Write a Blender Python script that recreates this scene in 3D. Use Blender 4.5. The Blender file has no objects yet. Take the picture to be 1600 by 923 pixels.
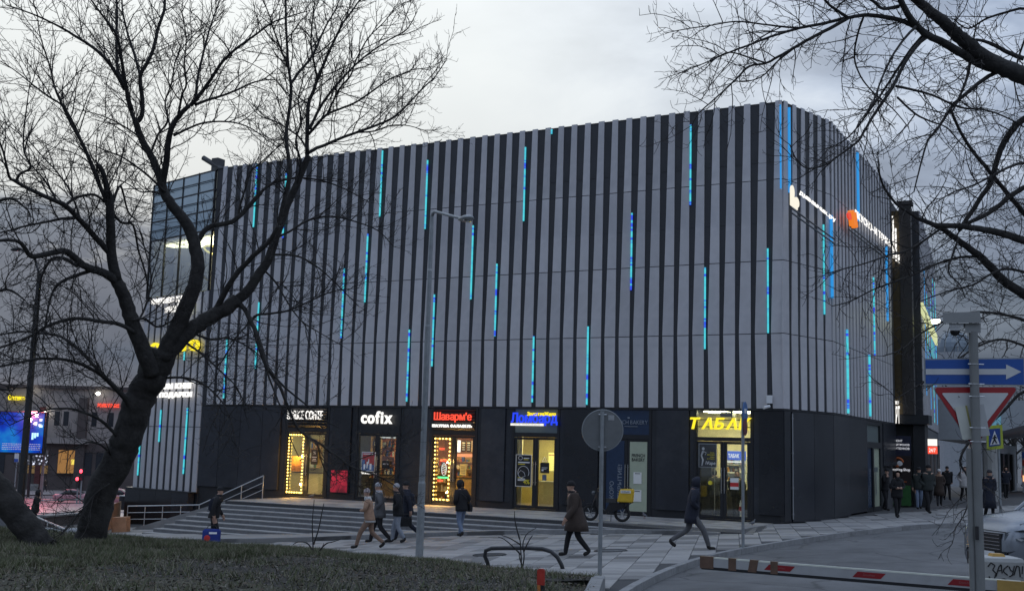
import bpy, bmesh, math, random
import numpy as np
from mathutils import Vector, Matrix, noise as mnoise
random.seed(7)
SC = bpy.context.scene
COL = SC.collection
PI = math.pi
R = math.radians

# ------------------------------------------------------------------ camera
CAM_F, CAM_PITCH, CAM_ROLL, CAM_YAW = 1748.7, R(7.8014), R(1.5531), R(27.614)
CAM_POS = Vector((0, 0, 2.3))
_cy, _sy, _cp, _sp = math.cos(CAM_YAW), math.sin(CAM_YAW), math.cos(CAM_PITCH), math.sin(CAM_PITCH)
FWD = Vector((-_sy * _cp, _cy * _cp, _sp))
_r = Vector((_cy, _sy, 0))
_u = _r.cross(FWD)
RGT = math.cos(CAM_ROLL) * _r + math.sin(CAM_ROLL) * _u
UPV = -math.sin(CAM_ROLL) * _r + math.cos(CAM_ROLL) * _u
cam = bpy.data.cameras.new('camera')
cam.sensor_width = 36.0
cam.lens = CAM_F / 1600 * 36
cam.clip_start = 0.1
cam.clip_end = 3000
cam_o = bpy.data.objects.new('camera', cam)
COL.objects.link(cam_o)
cam_o.matrix_world = Matrix(((RGT.x, UPV.x, -FWD.x, CAM_POS.x), (RGT.y, UPV.y, -FWD.y, CAM_POS.y),
                             (RGT.z, UPV.z, -FWD.z, CAM_POS.z), (0, 0, 0, 1)))
SC.camera = cam_o

def ray(px, py):
    return FWD + RGT * ((px - 800) / CAM_F) - UPV * ((py - 461.5) / CAM_F)
def at(px, py, d):                 # the point seen at a photo pixel, d metres along the view axis
    return CAM_POS + ray(px, py) * d
def onz(px, py, z):
    r = ray(px, py)
    return CAM_POS + r * ((z - CAM_POS.z) / r.z)
def ony(px, py, y):
    r = ray(px, py)
    return CAM_POS + r * ((y - CAM_POS.y) / r.y)
def onplane(px, py, p, n):
    r = ray(px, py)
    n = Vector((n[0], n[1], 0)); p = Vector((p[0], p[1], 0))
    return CAM_POS + r * ((p - CAM_POS).dot(n) / r.dot(n))

# the site falls towards the street on the far side and rises a little along the building
def h(x, y):
    return 0.055 * (max(min(x, -5), -105) + 9.75) + 0.01 * (min(y, 46) - 39.15)
def ong(px, py, dz=0.0):
    p = onz(px, py, 0)
    for _ in range(16):
        p = onz(px, py, h(p.x, p.y) + dz)
    return p

# ------------------------------------------------------------------ world: dusk, broken cloud
SUN_ELEV, SUN_AZ = R(4.0), R(30.0)      # azimuth counted from +Y towards -X
sundir = Vector((-math.sin(SUN_AZ + R(10)) * math.cos(SUN_ELEV), math.cos(SUN_AZ + R(10)) * math.cos(SUN_ELEV), math.sin(SUN_ELEV)))
W = bpy.data.worlds.new('World')
SC.world = W
W.use_nodes = True
nt = W.node_tree
nt.nodes.clear()
def N(tree, typ, **kw):
    n = tree.nodes.new(typ)
    for k, v in kw.items():
        if k == 'inp':
            for kk, vv in v.items():
                n.inputs[kk].default_value = vv
        else:
            setattr(n, k, v)
    return n
def Lk(tree, a, ao, b, bi):
    tree.links.new(a.outputs[ao], b.inputs[bi])
def math_n(tree, op, a=None, b=None, clamp=False):
    n = tree.nodes.new('ShaderNodeMath'); n.operation = op; n.use_clamp = clamp
    for i, v in enumerate((a, b)):
        if v is None: continue
        if isinstance(v, (int, float)): n.inputs[i].default_value = v
        else: tree.links.new(v, n.inputs[i])
    return n.outputs[0]
def ramp_n(tree, fac, stops, interp='LINEAR'):
    n = tree.nodes.new('ShaderNodeValToRGB')
    cr = n.color_ramp
    cr.interpolation = interp
    while len(cr.elements) < len(stops): cr.elements.new(0.5)
    for e, (p, c) in zip(cr.elements, stops):
        e.position = p; e.color = (c[0], c[1], c[2], 1)
    tree.links.new(fac, n.inputs[0])
    return n.outputs[0]
out = N(nt, 'ShaderNodeOutputWorld')
bg = N(nt, 'ShaderNodeBackground', inp={'Strength': 0.10})
sky = N(nt, 'ShaderNodeTexSky', sky_type='NISHITA', sun_disc=False, sun_elevation=SUN_ELEV,
        sun_rotation=-(SUN_AZ + R(10)), air_density=1.3, dust_density=2.0, ozone_density=2.0)
tc = N(nt, 'ShaderNodeTexCoord')
sep = N(nt, 'ShaderNodeSeparateXYZ')
Lk(nt, tc, 'Generated', sep, 0)
# clouds seen on a flat layer overhead: direction / (z + small)
zz = math_n(nt, 'ADD', math_n(nt, 'MAXIMUM', sep.outputs['Z'], 0.0), 0.16)
cx = math_n(nt, 'DIVIDE', sep.outputs['X'], zz)
cyy = math_n(nt, 'DIVIDE', sep.outputs['Y'], zz)
cmb = N(nt, 'ShaderNodeCombineXYZ')
nt.links.new(cx, cmb.inputs[0]); nt.links.new(cyy, cmb.inputs[1])
nz = N(nt, 'ShaderNodeTexNoise', inp={'Scale': 1.9, 'Detail': 8.0, 'Roughness': 0.55, 'Distortion': 0.25})
Lk(nt, cmb, 0, nz, 'Vector')
nz2 = N(nt, 'ShaderNodeTexNoise', inp={'Scale': 0.42, 'Detail': 3.0, 'Roughness': 0.5})
Lk(nt, cmb, 0, nz2, 'Vector')
# nearness to the afterglow in the west
dotn = N(nt, 'ShaderNodeVectorMath', operation='DOT_PRODUCT')
GLOW_AZ = R(44); GLOW_EL = R(11)
dotn.inputs[1].default_value = (-math.sin(GLOW_AZ) * math.cos(GLOW_EL), math.cos(GLOW_AZ) * math.cos(GLOW_EL), math.sin(GLOW_EL))
nrm = N(nt, 'ShaderNodeVectorMath', operation='NORMALIZE')
Lk(nt, tc, 'Generated', nrm, 0)
Lk(nt, nrm, 0, dotn, 0)
glow = ramp_n(nt, dotn.outputs['Value'], [(0.0, (0, 0, 0)), (0.70, (.05, .05, .05)), (0.84, (.22, .22, .22)), (0.91, (.58, .58, .58)), (0.96, (.90, .90, .90)), (0.99, (1, 1, 1))])
# veil of cloud: pale grey-blue, brighter and whiter near the afterglow
veil_dark = ramp_n(nt, nz.outputs['Fac'], [(0.38, (.100, .134, .205)), (0.48, (.178, .226, .320)), (0.56, (.29, .346, .446)), (0.66, (.45, .50, .575))])
mixv = N(nt, 'ShaderNodeMix', data_type='RGBA', blend_type='MIX')
nt.links.new(glow, mixv.inputs['Factor'])
nt.links.new(veil_dark, mixv.inputs[6])
mixv.inputs[7].default_value = (.545, .565, .56, 1)
# low bank of dark cloud along the horizon, ragged upper edge
el = math_n(nt, 'ARCSINE', sep.outputs['Z'])
edge = math_n(nt, 'ADD', math_n(nt, 'MULTIPLY', math_n(nt, 'SUBTRACT', R(11.3), el), 14.0),
              math_n(nt, 'MULTIPLY', math_n(nt, 'SUBTRACT', nz.outputs['Fac'], 0.5), 3.0))
bank = ramp_n(nt, edge, [(0.0, (0, 0, 0)), (0.6, (1, 1, 1))])
mixb = N(nt, 'ShaderNodeMix', data_type='RGBA', blend_type='MIX')
nt.links.new(bank, mixb.inputs['Factor'])
nt.links.new(mixv.outputs[2], mixb.inputs[6])
bankcol = ramp_n(nt, nz.outputs['Fac'], [(0.3, (.085, .108, .148)), (0.7, (.15, .18, .225))])
nt.links.new(bankcol, mixb.inputs[7])
# clear sky shows through where the veil is thin
thin = ramp_n(nt, nz2.outputs['Fac'], [(0.35, (1, 1, 1)), (0.75, (.97, .97, .97))])
mixs = N(nt, 'ShaderNodeMix', data_type='RGBA', blend_type='MIX')
nt.links.new(thin, mixs.inputs['Factor'])
sc10 = N(nt, 'ShaderNodeMix', data_type='RGBA', blend_type='MULTIPLY', inp={'Factor': 1.0})
SKYGAIN = 10.0
nt.links.new(mixb.outputs[2], sc10.inputs[6])
# overcast sky: the zenith is about three times as bright as the horizon
zg = math_n(nt, 'MULTIPLY', math_n(nt, 'ADD', math_n(nt, 'MULTIPLY', math_n(nt, 'MAXIMUM', sep.outputs['Z'], 0.0), 2.2), 1.0), SKYGAIN / 1.55)
zc_ = N(nt, 'ShaderNodeCombineXYZ')
for i_ in range(3): nt.links.new(zg, zc_.inputs[i_])
nt.links.new(zc_.outputs[0], sc10.inputs[7])
Lk(nt, sky, 0, mixs, 6)
nt.links.new(sc10.outputs[2], mixs.inputs[7])
nt.links.new(mixs.outputs[2], bg.inputs['Color'])
Lk(nt, bg, 0, out, 0)

sun = bpy.data.lights.new('sun', 'SUN')
sun.energy = 0.25
sun.angle = R(25)
sun.color = (1, .93, .84)
sun_o = bpy.data.objects.new('sun', sun)
COL.objects.link(sun_o)
sun_o.rotation_euler = (-sundir).to_track_quat('-Z', 'Y').to_euler()
SC.view_settings.view_transform = 'Standard'
SC.view_settings.look = 'None'
SC.view_settings.exposure = 0.6
SC.view_settings.gamma = 1.0
SC.cycles.max_bounces = 6
SC.cycles.transparent_max_bounces = 12
SC.cycles.sample_clamp_indirect = 4.0

# ------------------------------------------------------------------ helpers
MATS = {}
def mat(name, col, rough=0.6, metal=0.0, var=0.12, scale=6.0, bump=0.0, bscale=None, rnd=0.0, spec=None, dirt=None):
    """Principled surface: colour broken up by noise, optional bump, optional per-object variation."""
    if name in MATS: return MATS[name]
    m = bpy.data.materials.new(name); MATS[name] = m
    m.use_nodes = True
    t = m.node_tree
    b = t.nodes['Principled BSDF']
    b.inputs['Roughness'].default_value = rough
    b.inputs['Metallic'].default_value = metal
    if spec is not None: b.inputs['Specular IOR Level'].default_value = spec
    co = t.nodes.new('ShaderNodeTexCoord')
    n = N(t, 'ShaderNodeTexNoise', inp={'Scale': scale, 'Detail': 5.0, 'Roughness': 0.6})
    t.links.new(co.outputs['Object'], n.inputs['Vector'])
    lo = [c * (1 - var) for c in col]; hi = [min(1, c * (1 + var)) for c in col]
    c = ramp_n(t, n.outputs['Fac'], [(0.3, lo), (0.7, hi)])
    if dirt:
        n3 = N(t, 'ShaderNodeTexNoise', inp={'Scale': scale * 0.21, 'Detail': 6.0, 'Roughness': 0.7})
        t.links.new(co.outputs['Object'], n3.inputs['Vector'])
        f = ramp_n(t, n3.outputs['Fac'], [(0.5, (0, 0, 0)), (0.68, (dirt[3],) * 3)])
        mx = N(t, 'ShaderNodeMix', data_type='RGBA')
        t.links.new(f, mx.inputs['Factor']); t.links.new(c, mx.inputs[6]); mx.inputs[7].default_value = (*dirt[:3], 1)
        c = mx.outputs[2]
    if rnd:
        oi = t.nodes.new('ShaderNodeObjectInfo')
        v = math_n(t, 'ADD', math_n(t, 'MULTIPLY', oi.outputs['Random'], 2 * rnd), 1 - rnd)
        mx = N(t, 'ShaderNodeMix', data_type='RGBA', blend_type='MULTIPLY', inp={'Factor': 1.0})
        cc = t.nodes.new('ShaderNodeCombineXYZ')
        for i in range(3): t.links.new(v, cc.inputs[i])
        t.links.new(c, mx.inputs[6]); t.links.new(cc.outputs[0], mx.inputs[7])
        c = mx.outputs[2]
    t.links.new(c, b.inputs['Base Color'])
    if bump:
        n2 = N(t, 'ShaderNodeTexNoise', inp={'Scale': bscale or scale * 4, 'Detail': 4.0})
        t.links.new(co.outputs['Object'], n2.inputs['Vector'])
        bp = N(t, 'ShaderNodeBump', inp={'Strength': bump, 'Distance': 0.02})
        t.links.new(n2.outputs['Fac'], bp.inputs['Height'])
        t.links.new(bp.outputs[0], b.inputs['Normal'])
    return m
def emit(name, col, s, base=(.05, .05, .05)):
    if name in MATS: return MATS[name]
    m = bpy.data.materials.new(name); MATS[name] = m
    m.use_nodes = True
    b = m.node_tree.nodes['Principled BSDF']
    b.inputs['Base Color'].default_value = (*base, 1)
    b.inputs['Emission Color'].default_value = (*col, 1)
    b.inputs['Emission Strength'].default_value = s
    return m
def glass(name, tint=(.9, .95, .95), refl=0.12, rough=0.03):
    if name in MATS: return MATS[name]
    m = bpy.data.materials.new(name); MATS[name] = m
    m.use_nodes = True
    t = m.node_tree; t.nodes.clear()
    o = N(t, 'ShaderNodeOutputMaterial')
    tr = N(t, 'ShaderNodeBsdfTransparent', inp={'Color': (*tint, 1)})
    gl = N(t, 'ShaderNodeBsdfGlossy', inp={'Roughness': rough, 'Color': (.9, .9, .9, 1)})
    lw = N(t, 'ShaderNodeLayerWeight', inp={'Blend': 0.25})
    f = math_n(t, 'ADD', math_n(t, 'MULTIPLY', lw.outputs['Fresnel'], 0.6), refl, True)
    mx = N(t, 'ShaderNodeMixShader')
    t.links.new(f, mx.inputs[0]); t.links.new(tr.outputs[0], mx.inputs[1]); t.links.new(gl.outputs[0], mx.inputs[2])
    t.links.new(mx.outputs[0], o.inputs[0])
    return m

class MB:
    """Collects shapes; build() links them as ONE mesh object."""
    def __init__(s):
        s.v = []; s.f = []; s.m = []
    def add(s, vs, fs, mi=0):
        o = len(s.v)
        s.v.extend(tuple(v) for v in vs)
        s.f.extend(tuple(i + o for i in f) for f in fs)
        s.m.extend([mi] * len(fs))
        return s
    def box(s, x0, x1, y0, y1, z0, z1, mi=0):
        vs = [(x0, y0, z0), (x1, y0, z0), (x1, y1, z0), (x0, y1, z0), (x0, y0, z1), (x1, y0, z1), (x1, y1, z1), (x0, y1, z1)]
        return s.add(vs, [(0, 3, 2, 1), (4, 5, 6, 7), (0, 1, 5, 4), (1, 2, 6, 5), (2, 3, 7, 6), (3, 0, 4, 7)], mi)
    def obox(s, c, ax, ay, az, mi=0):       # centre and three half-axis vectors
        c = Vector(c); ax = Vector(ax); ay = Vector(ay); az = Vector(az)
        vs = [c + ax * i + ay * j + az * k for k in (-1, 1) for i, j in ((-1, -1), (1, -1), (1, 1), (-1, 1))]
        return s.add(vs, [(0, 3, 2, 1), (4, 5, 6, 7), (0, 1, 5, 4), (1, 2, 6, 5), (2, 3, 7, 6), (3, 0, 4, 7)], mi)
    def prism(s, poly, z0, z1, mi=0):       # poly: ccw (x, y)
        n = len(poly)
        f0 = z0 if callable(z0) else (lambda x, y: z0)
        f1 = z1 if callable(z1) else (lambda x, y: z1)
        vs = [(x, y, f0(x, y)) for x, y in poly] + [(x, y, f1(x, y)) for x, y in poly]
        fs = [tuple(range(n - 1, -1, -1)), tuple(range(n, 2 * n))] + [(i, (i + 1) % n, n + (i + 1) % n, n + i) for i in range(n)]
        return s.add(vs, fs, mi)
    def tube(s, pts, rad, n=8, mi=0, cap=True):
        pts = [Vector(p) for p in pts]
        if not hasattr(rad, '__len__'): rad = [rad] * len(pts)
        vs = []; fs = []
        u = None
        for i, p in enumerate(pts):
            t = (pts[min(i + 1, len(pts) - 1)] - pts[max(i - 1, 0)])
            if t.length < 1e-9: t = Vector((0, 0, 1))
            t.normalize()
            if u is None:
                u = t.orthogonal().normalized()
            else:
                u = (u - t * u.dot(t))
                u = u.normalized() if u.length > 1e-6 else t.orthogonal().normalized()
            w = t.cross(u)
            for k in range(n):
                a = 2 * PI * k / n
                vs.append(p + (u * math.cos(a) + w * math.sin(a)) * rad[i])
        for i in range(len(pts) - 1):
            for k in range(n):
                k2 = (k + 1) % n
                fs.append((i * n + k, i * n + k2, (i + 1) * n + k2, (i + 1) * n + k))
        if cap:
            fs.append(tuple(range(n - 1, -1, -1)))
            fs.append(tuple(range((len(pts) - 1) * n, len(pts) * n)))
        return s.add(vs, fs, mi)
    def loft(s, rings, mi=0, cap=True):
        n = len(rings[0]); vs = [p for r in rings for p in r]; fs = []
        for i in range(len(rings) - 1):
            for k in range(n):
                k2 = (k + 1) % n
                fs.append((i * n + k, i * n + k2, (i + 1) * n + k2, (i + 1) * n + k))
        if cap:
            fs.append(tuple(range(n - 1, -1, -1))); fs.append(tuple(range((len(rings) - 1) * n, len(rings) * n)))
        return s.add(vs, fs, mi)
    def ball(s, c, rx, ry=None, rz=None, nu=10, nv=6, mi=0):
        ry = ry or rx; rz = rz or rx; c = Vector(c)
        rings = []
        for j in range(nv + 1):
            a = -PI / 2 + PI * j / nv
            a = max(min(a, PI / 2 - .02), -PI / 2 + .02)
            rings.append([c + Vector((rx * math.cos(a) * math.cos(2 * PI * k / nu), ry * math.cos(a) * math.sin(2 * PI * k / nu), rz * math.sin(a))) for k in range(nu)])
        return s.loft(rings, mi)
    def disc(s, c, ax, ay, az, n=24, mi=0):   # closed disc: radius vectors ax, ay, thickness vector az
        c = Vector(c); ax = Vector(ax); ay = Vector(ay); az = Vector(az)
        r0 = [c + ax * math.cos(2 * PI * k / n) + ay * math.sin(2 * PI * k / n) for k in range(n)]
        return s.loft([r0, [p + az for p in r0]], mi)
    def mesh(s, name, mats, smooth=False):
        me = bpy.data.meshes.new(name)
        me.from_pydata(s.v, [], s.f)
        for m in (mats if isinstance(mats, (list, tuple)) else [mats]): me.materials.append(m)
        if len(me.materials) > 1: me.polygons.foreach_set('material_index', s.m)
        if smooth: me.polygons.foreach_set('use_smooth', [True] * len(me.polygons))
        me.update()
        return me
    def build(s, name, mats, parent=None, world=True, smooth=False, kind=None):
        return place(name, s.mesh(name, mats, smooth), parent, world, kind)
def place(name, me, parent=None, world=True, kind=None):
    o = bpy.data.objects.new(name, me)
    COL.objects.link(o)
    if parent is not None:
        o.parent = parent
        if world: o.matrix_parent_inverse = parent_inv(parent)
    if kind: o['kind'] = kind
    return o
def parent_inv(p):
    return WORLD_INV.get(p.name) or Matrix()
WORLD_INV = {}
def tag(o, label=None, cat=None, group=None, kind=None):
    if label: o['label'] = label
    if cat: o['category'] = cat
    if group: o['group'] = group
    if kind: o['kind'] = kind
    return o
def thing(name, label, cat, loc=(0, 0, 0), rz=0.0, group=None):
    o = bpy.data.objects.new(name, None)
    COL.objects.link(o)
    o.empty_display_size = 0.2
    o.location = loc
    o.rotation_euler = (0, 0, rz)
    WORLD_INV[o.name] = (Matrix.Translation(Vector(loc)) @ Matrix.Rotation(rz, 4, 'Z')).inverted()
    return tag(o, label, cat, group)
def copy_tree(root, loc=None, rz=None, label=None):
    c = root.copy(); COL.objects.link(c)
    if loc is not None: c.location = loc
    if rz is not None: c.rotation_euler = (0, 0, rz)
    if label: c['label'] = label
    for a in root.children:
        b = a.copy(); COL.objects.link(b); b.parent = c
        for g in a.children:
            d = g.copy(); COL.objects.link(d); d.parent = b
    return c
_tmp = bpy.data.scenes.new('workbench')      # small scene in which curves and modifiers are turned into meshes
def evaluated(o, data=None):
    _tmp.collection.objects.link(o)
    vl = _tmp.view_layers[0]; vl.update()
    me = bpy.data.meshes.new_from_object(o.evaluated_get(vl.depsgraph))
    bpy.data.objects.remove(o)
    if isinstance(data, bpy.types.Curve): bpy.data.curves.remove(data)
    elif data is not None: bpy.data.meshes.remove(data)
    return me
def text_mesh(body, depth=0.02, shear=0.0, bold=0.0, spacing=1.0):
    """mesh of a string, height of capitals about 0.7, base line at 0, in the XY plane"""
    cu = bpy.data.curves.new('lettering', 'FONT')
    cu.body = body; cu.extrude = depth; cu.shear = shear; cu.offset = bold; cu.space_character = spacing
    cu.resolution_u = 3
    o = bpy.data.objects.new('lettering', cu)
    return evaluated(o, cu)
def lettering(name, body, m, parent, o, ex, ez, w, hgt, depth=0.03, shear=0.0, bold=0.0, spacing=1.0, kind=None):
    """string fitted into a w x hgt rectangle whose lower corner is o, ex along the line, ez up"""
    me = text_mesh(body, 1.0, shear, bold, spacing)
    n = len(me.vertices)
    a = np.empty(n * 3); me.vertices.foreach_get('co', a); a = a.reshape(-1, 3)
    mn, mx = a.min(0), a.max(0)
    o = np.array(o); ex = np.array(Vector(ex).normalized()); ez = np.array(Vector(ez).normalized()); nn = np.cross(ex, ez)
    u = (a[:, 0] - mn[0]) / (mx[0] - mn[0]) * w; v = (a[:, 1] - mn[1]) / (mx[1] - mn[1]) * hgt
    d = (a[:, 2] + 1) / 2 * depth
    p = o + u[:, None] * ex + v[:, None] * ez + d[:, None] * nn
    me.vertices.foreach_set('co', p.ravel()); me.update()
    me.materials.clear(); me.materials.append(m)
    return place(name, me, parent, True, kind)
def letters(body, m, parent, o, ex, ez, w, hgt, **kw):
    """each letter a part of its own"""
    adv = []
    x = 0.0
    for ch in body:
        if ch == ' ':
            adv.append(None); x += .32; continue
        me = text_mesh(ch, 0.0, kw.get('shear', 0), kw.get('bold', 0))
        co = [v.co.copy() for v in me.vertices]
        bpy.data.meshes.remove(me)
        x0, x1 = min(c.x for c in co), max(c.x for c in co)
        y0, y1 = min(c.y for c in co), max(c.y for c in co)
        adv.append((x, x1 - x0, y0, y1)); x += (x1 - x0) + kw.get('gap', .09)
    tot = x - kw.get('gap', .09)
    ys = [a[2] for a in adv if a]; yt = [a[3] for a in adv if a]
    yb, yh = min(ys), max(yt) - min(ys)
    ex_ = Vector(ex).normalized(); ez_ = Vector(ez).normalized()
    for ch, a in zip(body, adv):
        if a is None: continue
        oo = Vector(o) + ex_ * (a[0] / tot * w) + ez_ * ((a[2] - yb) / yh * hgt)
        lettering('letter', ch, m, parent, oo, ex, ez, a[1] / tot * w, (a[3] - a[2]) / yh * hgt,
                  depth=kw.get('depth', .05), shear=kw.get('shear', 0), bold=kw.get('bold', 0))
# ------------------------------------------------------------------ materials of the place
M_asphalt = mat('asphalt', (.105, .106, .108), .7, var=.28, scale=1.2, bump=.6, bscale=60, dirt=(.16, .16, .162, .85))
_t = M_asphalt.node_tree; _b = _t.nodes['Principled BSDF']; _tc = _t.nodes.new('ShaderNodeTexCoord')
_nz = N(_t, 'ShaderNodeTexNoise', inp={'Scale': .8, 'Detail': 4.0}); _t.links.new(_tc.outputs['Object'], _nz.inputs['Vector'])
_wv = N(_t, 'ShaderNodeVectorMath', operation='ADD'); _ws = N(_t, 'ShaderNodeVectorMath', operation='SCALE'); _ws.inputs['Scale'].default_value = .9
_t.links.new(_nz.outputs['Color'], _ws.inputs[0]); _t.links.new(_tc.outputs['Object'], _wv.inputs[0]); _t.links.new(_ws.outputs[0], _wv.inputs[1])
_vo = N(_t, 'ShaderNodeTexVoronoi', feature='DISTANCE_TO_EDGE', inp={'Scale': .33}); _t.links.new(_wv.outputs[0], _vo.inputs['Vector'])
_cr = ramp_n(_t, _vo.outputs['Distance'], [(.0, (.5, .5, .5)), (.008, (.62, .62, .62)), (.018, (1, 1, 1))])
_mx = N(_t, 'ShaderNodeMix', data_type='RGBA', blend_type='MULTIPLY', inp={'Factor': 1.0})
_src = _b.inputs['Base Color'].links[0].from_socket; _t.links.new(_src, _mx.inputs[6]); _t.links.new(_cr, _mx.inputs[7]); _t.links.new(_mx.outputs[2], _b.inputs['Base Color'])
M_slab_l = mat('slab_light', (.32, .31, .30), .7, var=.12, scale=3, bump=.25, bscale=40, rnd=.10, dirt=(.19, .195, .21, .6))
M_slab_m = mat('slab_mid', (.24, .235, .228), .75, var=.10, scale=3, bump=.25, bscale=40, rnd=.12, dirt=(.15, .155, .165, .6))
M_slab_d = mat('slab_dark', (.155, .152, .15), .75, var=.12, scale=3, bump=.25, bscale=40, rnd=.12)
M_kerb = mat('kerb_granite', (.25, .25, .25), .8, var=.14, scale=9, bump=.4, bscale=50, rnd=.08, dirt=(.14, .14, .14, .6))
M_bed = mat('joint_sand', (.06, .06, .062), .95, var=.2, scale=20)
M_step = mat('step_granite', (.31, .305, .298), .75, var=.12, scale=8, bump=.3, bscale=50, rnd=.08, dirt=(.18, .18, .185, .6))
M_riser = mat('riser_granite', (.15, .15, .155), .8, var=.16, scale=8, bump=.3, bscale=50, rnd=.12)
M_soil = mat('soil', (.05, .046, .04), .95, var=.35, scale=14, bump=.9, bscale=50)
M_turf = mat('turf', (.060, .058, .036), .95, var=.45, scale=5, bump=.9, bscale=30, dirt=(.105, .095, .072, 1))
M_street = mat('street_asphalt_redlit', (.24, .175, .185), .45, var=.15, scale=.6, bump=.2, bscale=20)  # reddish base colour holds the red light falling on the street
M_white = mat('white_paint', (.72, .72, .72), .5, var=.06)
M_black = mat('black_metal', (.018, .018, .02), .45, var=.2, scale=12)
M_steel = mat('stainless_steel', (.48, .49, .50), .32, metal=.9, var=.08, scale=20)
M_galv = mat('galvanised_steel', (.30, .32, .33), .5, metal=.55, var=.14, scale=6, dirt=(.16, .17, .18, .5))

# ------------------------------------------------------------------ ground
def grid_mesh(xs, ys, f, m):
    vs = [(x, y, f(x, y)) for y in ys for x in xs]
    nx = len(xs)
    fs = [(j * nx + i, j * nx + i + 1, (j + 1) * nx + i + 1, (j + 1) * nx + i) for j in range(len(ys) - 1) for i in range(nx - 1)]
    me = bpy.data.meshes.new('sheet'); me.from_pydata(vs, [], fs); me.materials.append(m); me.update()
    return me
xs = [-1500, -600, -300, -140, -105, -80, -60, -40, -30, -20, -10, -5, 0, 10, 40, 100, 400, 1500]
ys = [-300, -60, -20, 0, 10, 20, 30, 40, 46, 60, 90, 150, 400, 1000, 2000]
tag(place('road', grid_mesh(xs, ys, lambda x, y: h(x, y) - .13, M_asphalt)), kind='structure')

def plane_hit(x, y): return h(x, y)
# paved plaza: bed of jointing sand and the slabs on it
KERB = [(-7.15, 18.0), (-7.45, 19.4), (-7.75, 21.2), (-7.95, 23.0), (-8.12, 25.2), (-8.05, 27.4), (-7.72, 29.7), (-7.30, 32.0), (-6.80, 34.2), (-6.15, 36.2), (-5.30, 38.2), (-4.55, 39.6), (-3.9, 41.2), (-2.6, 50), (-2.0, 60), (-1.5, 80), (-1, 110)]
def kerb_x(y):
    for (x0, y0), (x1, y1) in zip(KERB, KERB[1:]):
        if y0 <= y <= y1: return x0 + (x1 - x0) * (y - y0) / (y1 - y0)
    return KERB[0][0] if y < KERB[0][1] else KERB[-1][0]
kx, ky = [k[0] for k in KERB], [k[1] for k in KERB]
bed = MB()
prev = None
bys = [16, 18, 20, 22, 24, 26, 28, 30, 32, 34, 36, 38, 40, 42, 44, 46, 50, 60, 80, 110]
bxs = [-46, -40, -34, -28, -22, -16, -12, -9]
vs = []
for y in bys:
    for x in bxs: vs.append((x, y, h(x, y) - .022))
    vs.append((kerb_x(y) - .12, y, h(kerb_x(y) - .12, y) - .022))
nx = len(bxs) + 1
bed.add(vs, [(j * nx + i, j * nx + i + 1, (j + 1) * nx + i + 1, (j + 1) * nx + i) for j in range(len(bys) - 1) for i in range(nx - 1)])
plaza = tag(bed.build('pavement', M_bed), kind='structure')

# slabs: rows .58 m wide running away along SD, lengths staggered; the nearest 300 are single parts
SD = Vector((-.281, .960, 0)).normalized(); SN = Vector((SD.y, -SD.x, 0))
ROW = .58
def slab_mesh(ln, m):
    b = MB(); e = .007; c = .006
    x0, x1, y0, y1 = e, ROW - e, e, ln - e
    vs = [(x0, y0, -.03), (x1, y0, -.03), (x1, y1, -.03), (x0, y1, -.03),
          (x0, y0, -c), (x1, y0, -c), (x1, y1, -c), (x0, y1, -c),
          (x0 + c, y0 + c, 0), (x1 - c, y0 + c, 0), (x1 - c, y1 - c, 0), (x0 + c, y1 - c, 0)]
    fs = [(0, 1, 5, 4), (1, 2, 6, 5), (2, 3, 7, 6), (3, 0, 4, 7), (4, 5, 9, 8), (5, 6, 10, 9), (6, 7, 11, 10), (7, 4, 8, 11), (8, 9, 10, 11)]
    b.add(vs, fs)
    return b
SL = (.3, .6, .9)
SM = (M_slab_l, M_slab_m, M_slab_d)
slab_lib = {(l, i): slab_mesh(l, None).mesh('slab', SM[i]) for l in SL for i in range(3)}
def lawn_edge_y(x):      # lawn lies on the camera side of this line
    pts = [(-46, 12.6), (-30, 14.25), (-22, 16.15), (-18, 17.15), (-16.2, 18.15), (-14.5, 19.65), (-12.6, 20.4), (-11.1, 20.5), (-8.25, 19.5), (-7.5, 19.2)]
    for (x0, y0), (x1, y1) in zip(pts, pts[1:]):
        if x0 <= x <= x1: return y0 + (y1 - y0) * (x - x0) / (x1 - x0)
    return 13.0 if x < -46 else 15
STAIR_L, STAIR_Y0 = -30.5, 34.6
KLINE = [(-31.9, 30.6), (-28.5, 28.9), (-26.4, 28.5), (-24.15, 28.9), (-22.72, 29.67), (-21.57, 30.6), (-20.06, 31.6), (-18.72, 32.5), (-17.4, 33.25), (-16.0, 33.65), (-14.34, 33.85), (-12.7, 33.75), (-11.16, 33.55), (-10.3, 33.5)]
def kline_y(x):
    for (x0, y0), (x1, y1) in zip(KLINE, KLINE[1:]):
        if x0 <= x <= x1: return y0 + (y1 - y0) * (x - x0) / (x1 - x0)
    return None
def paved(x, y):
    if x > kerb_x(y) - .35 or y > 60 or y < lawn_edge_y(x) - .6: return False
    k = kline_y(x)
    if k is not None and y > k - .25: return False
    if y > 38.9 and x < -9.5: return False
    if x < -33 and y > 37: return False
    if y > 39 and x < -9.7 + (y - 39.15) * .33: return False
    if y > 42.2 and x < -8.75 + (y - 42.2) * .053: return False
    return True
slabs = []
rs = random.Random(3)
O = Vector((-8.34, 20.79, 0))
for r in range(-30, 62):
    t = -14 - rs.random() * .9
    base = O - SN * (ROW * (r + 1))
    while t < 44:
        ln = rs.choice((.3, .6, .6, .9))
        c = base + SD * (t + ln / 2) + SN * (ROW / 2)
        if paved(c.x, c.y) and c.x > -40:
            q = rs.random()
            mi = 0 if q < .58 else (1 if q < .84 else 2)
            if c.y > 42: mi = 1 if q < .75 else 0
            slabs.append((c.length, base + SD * t, ln, mi))
        t += ln
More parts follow.
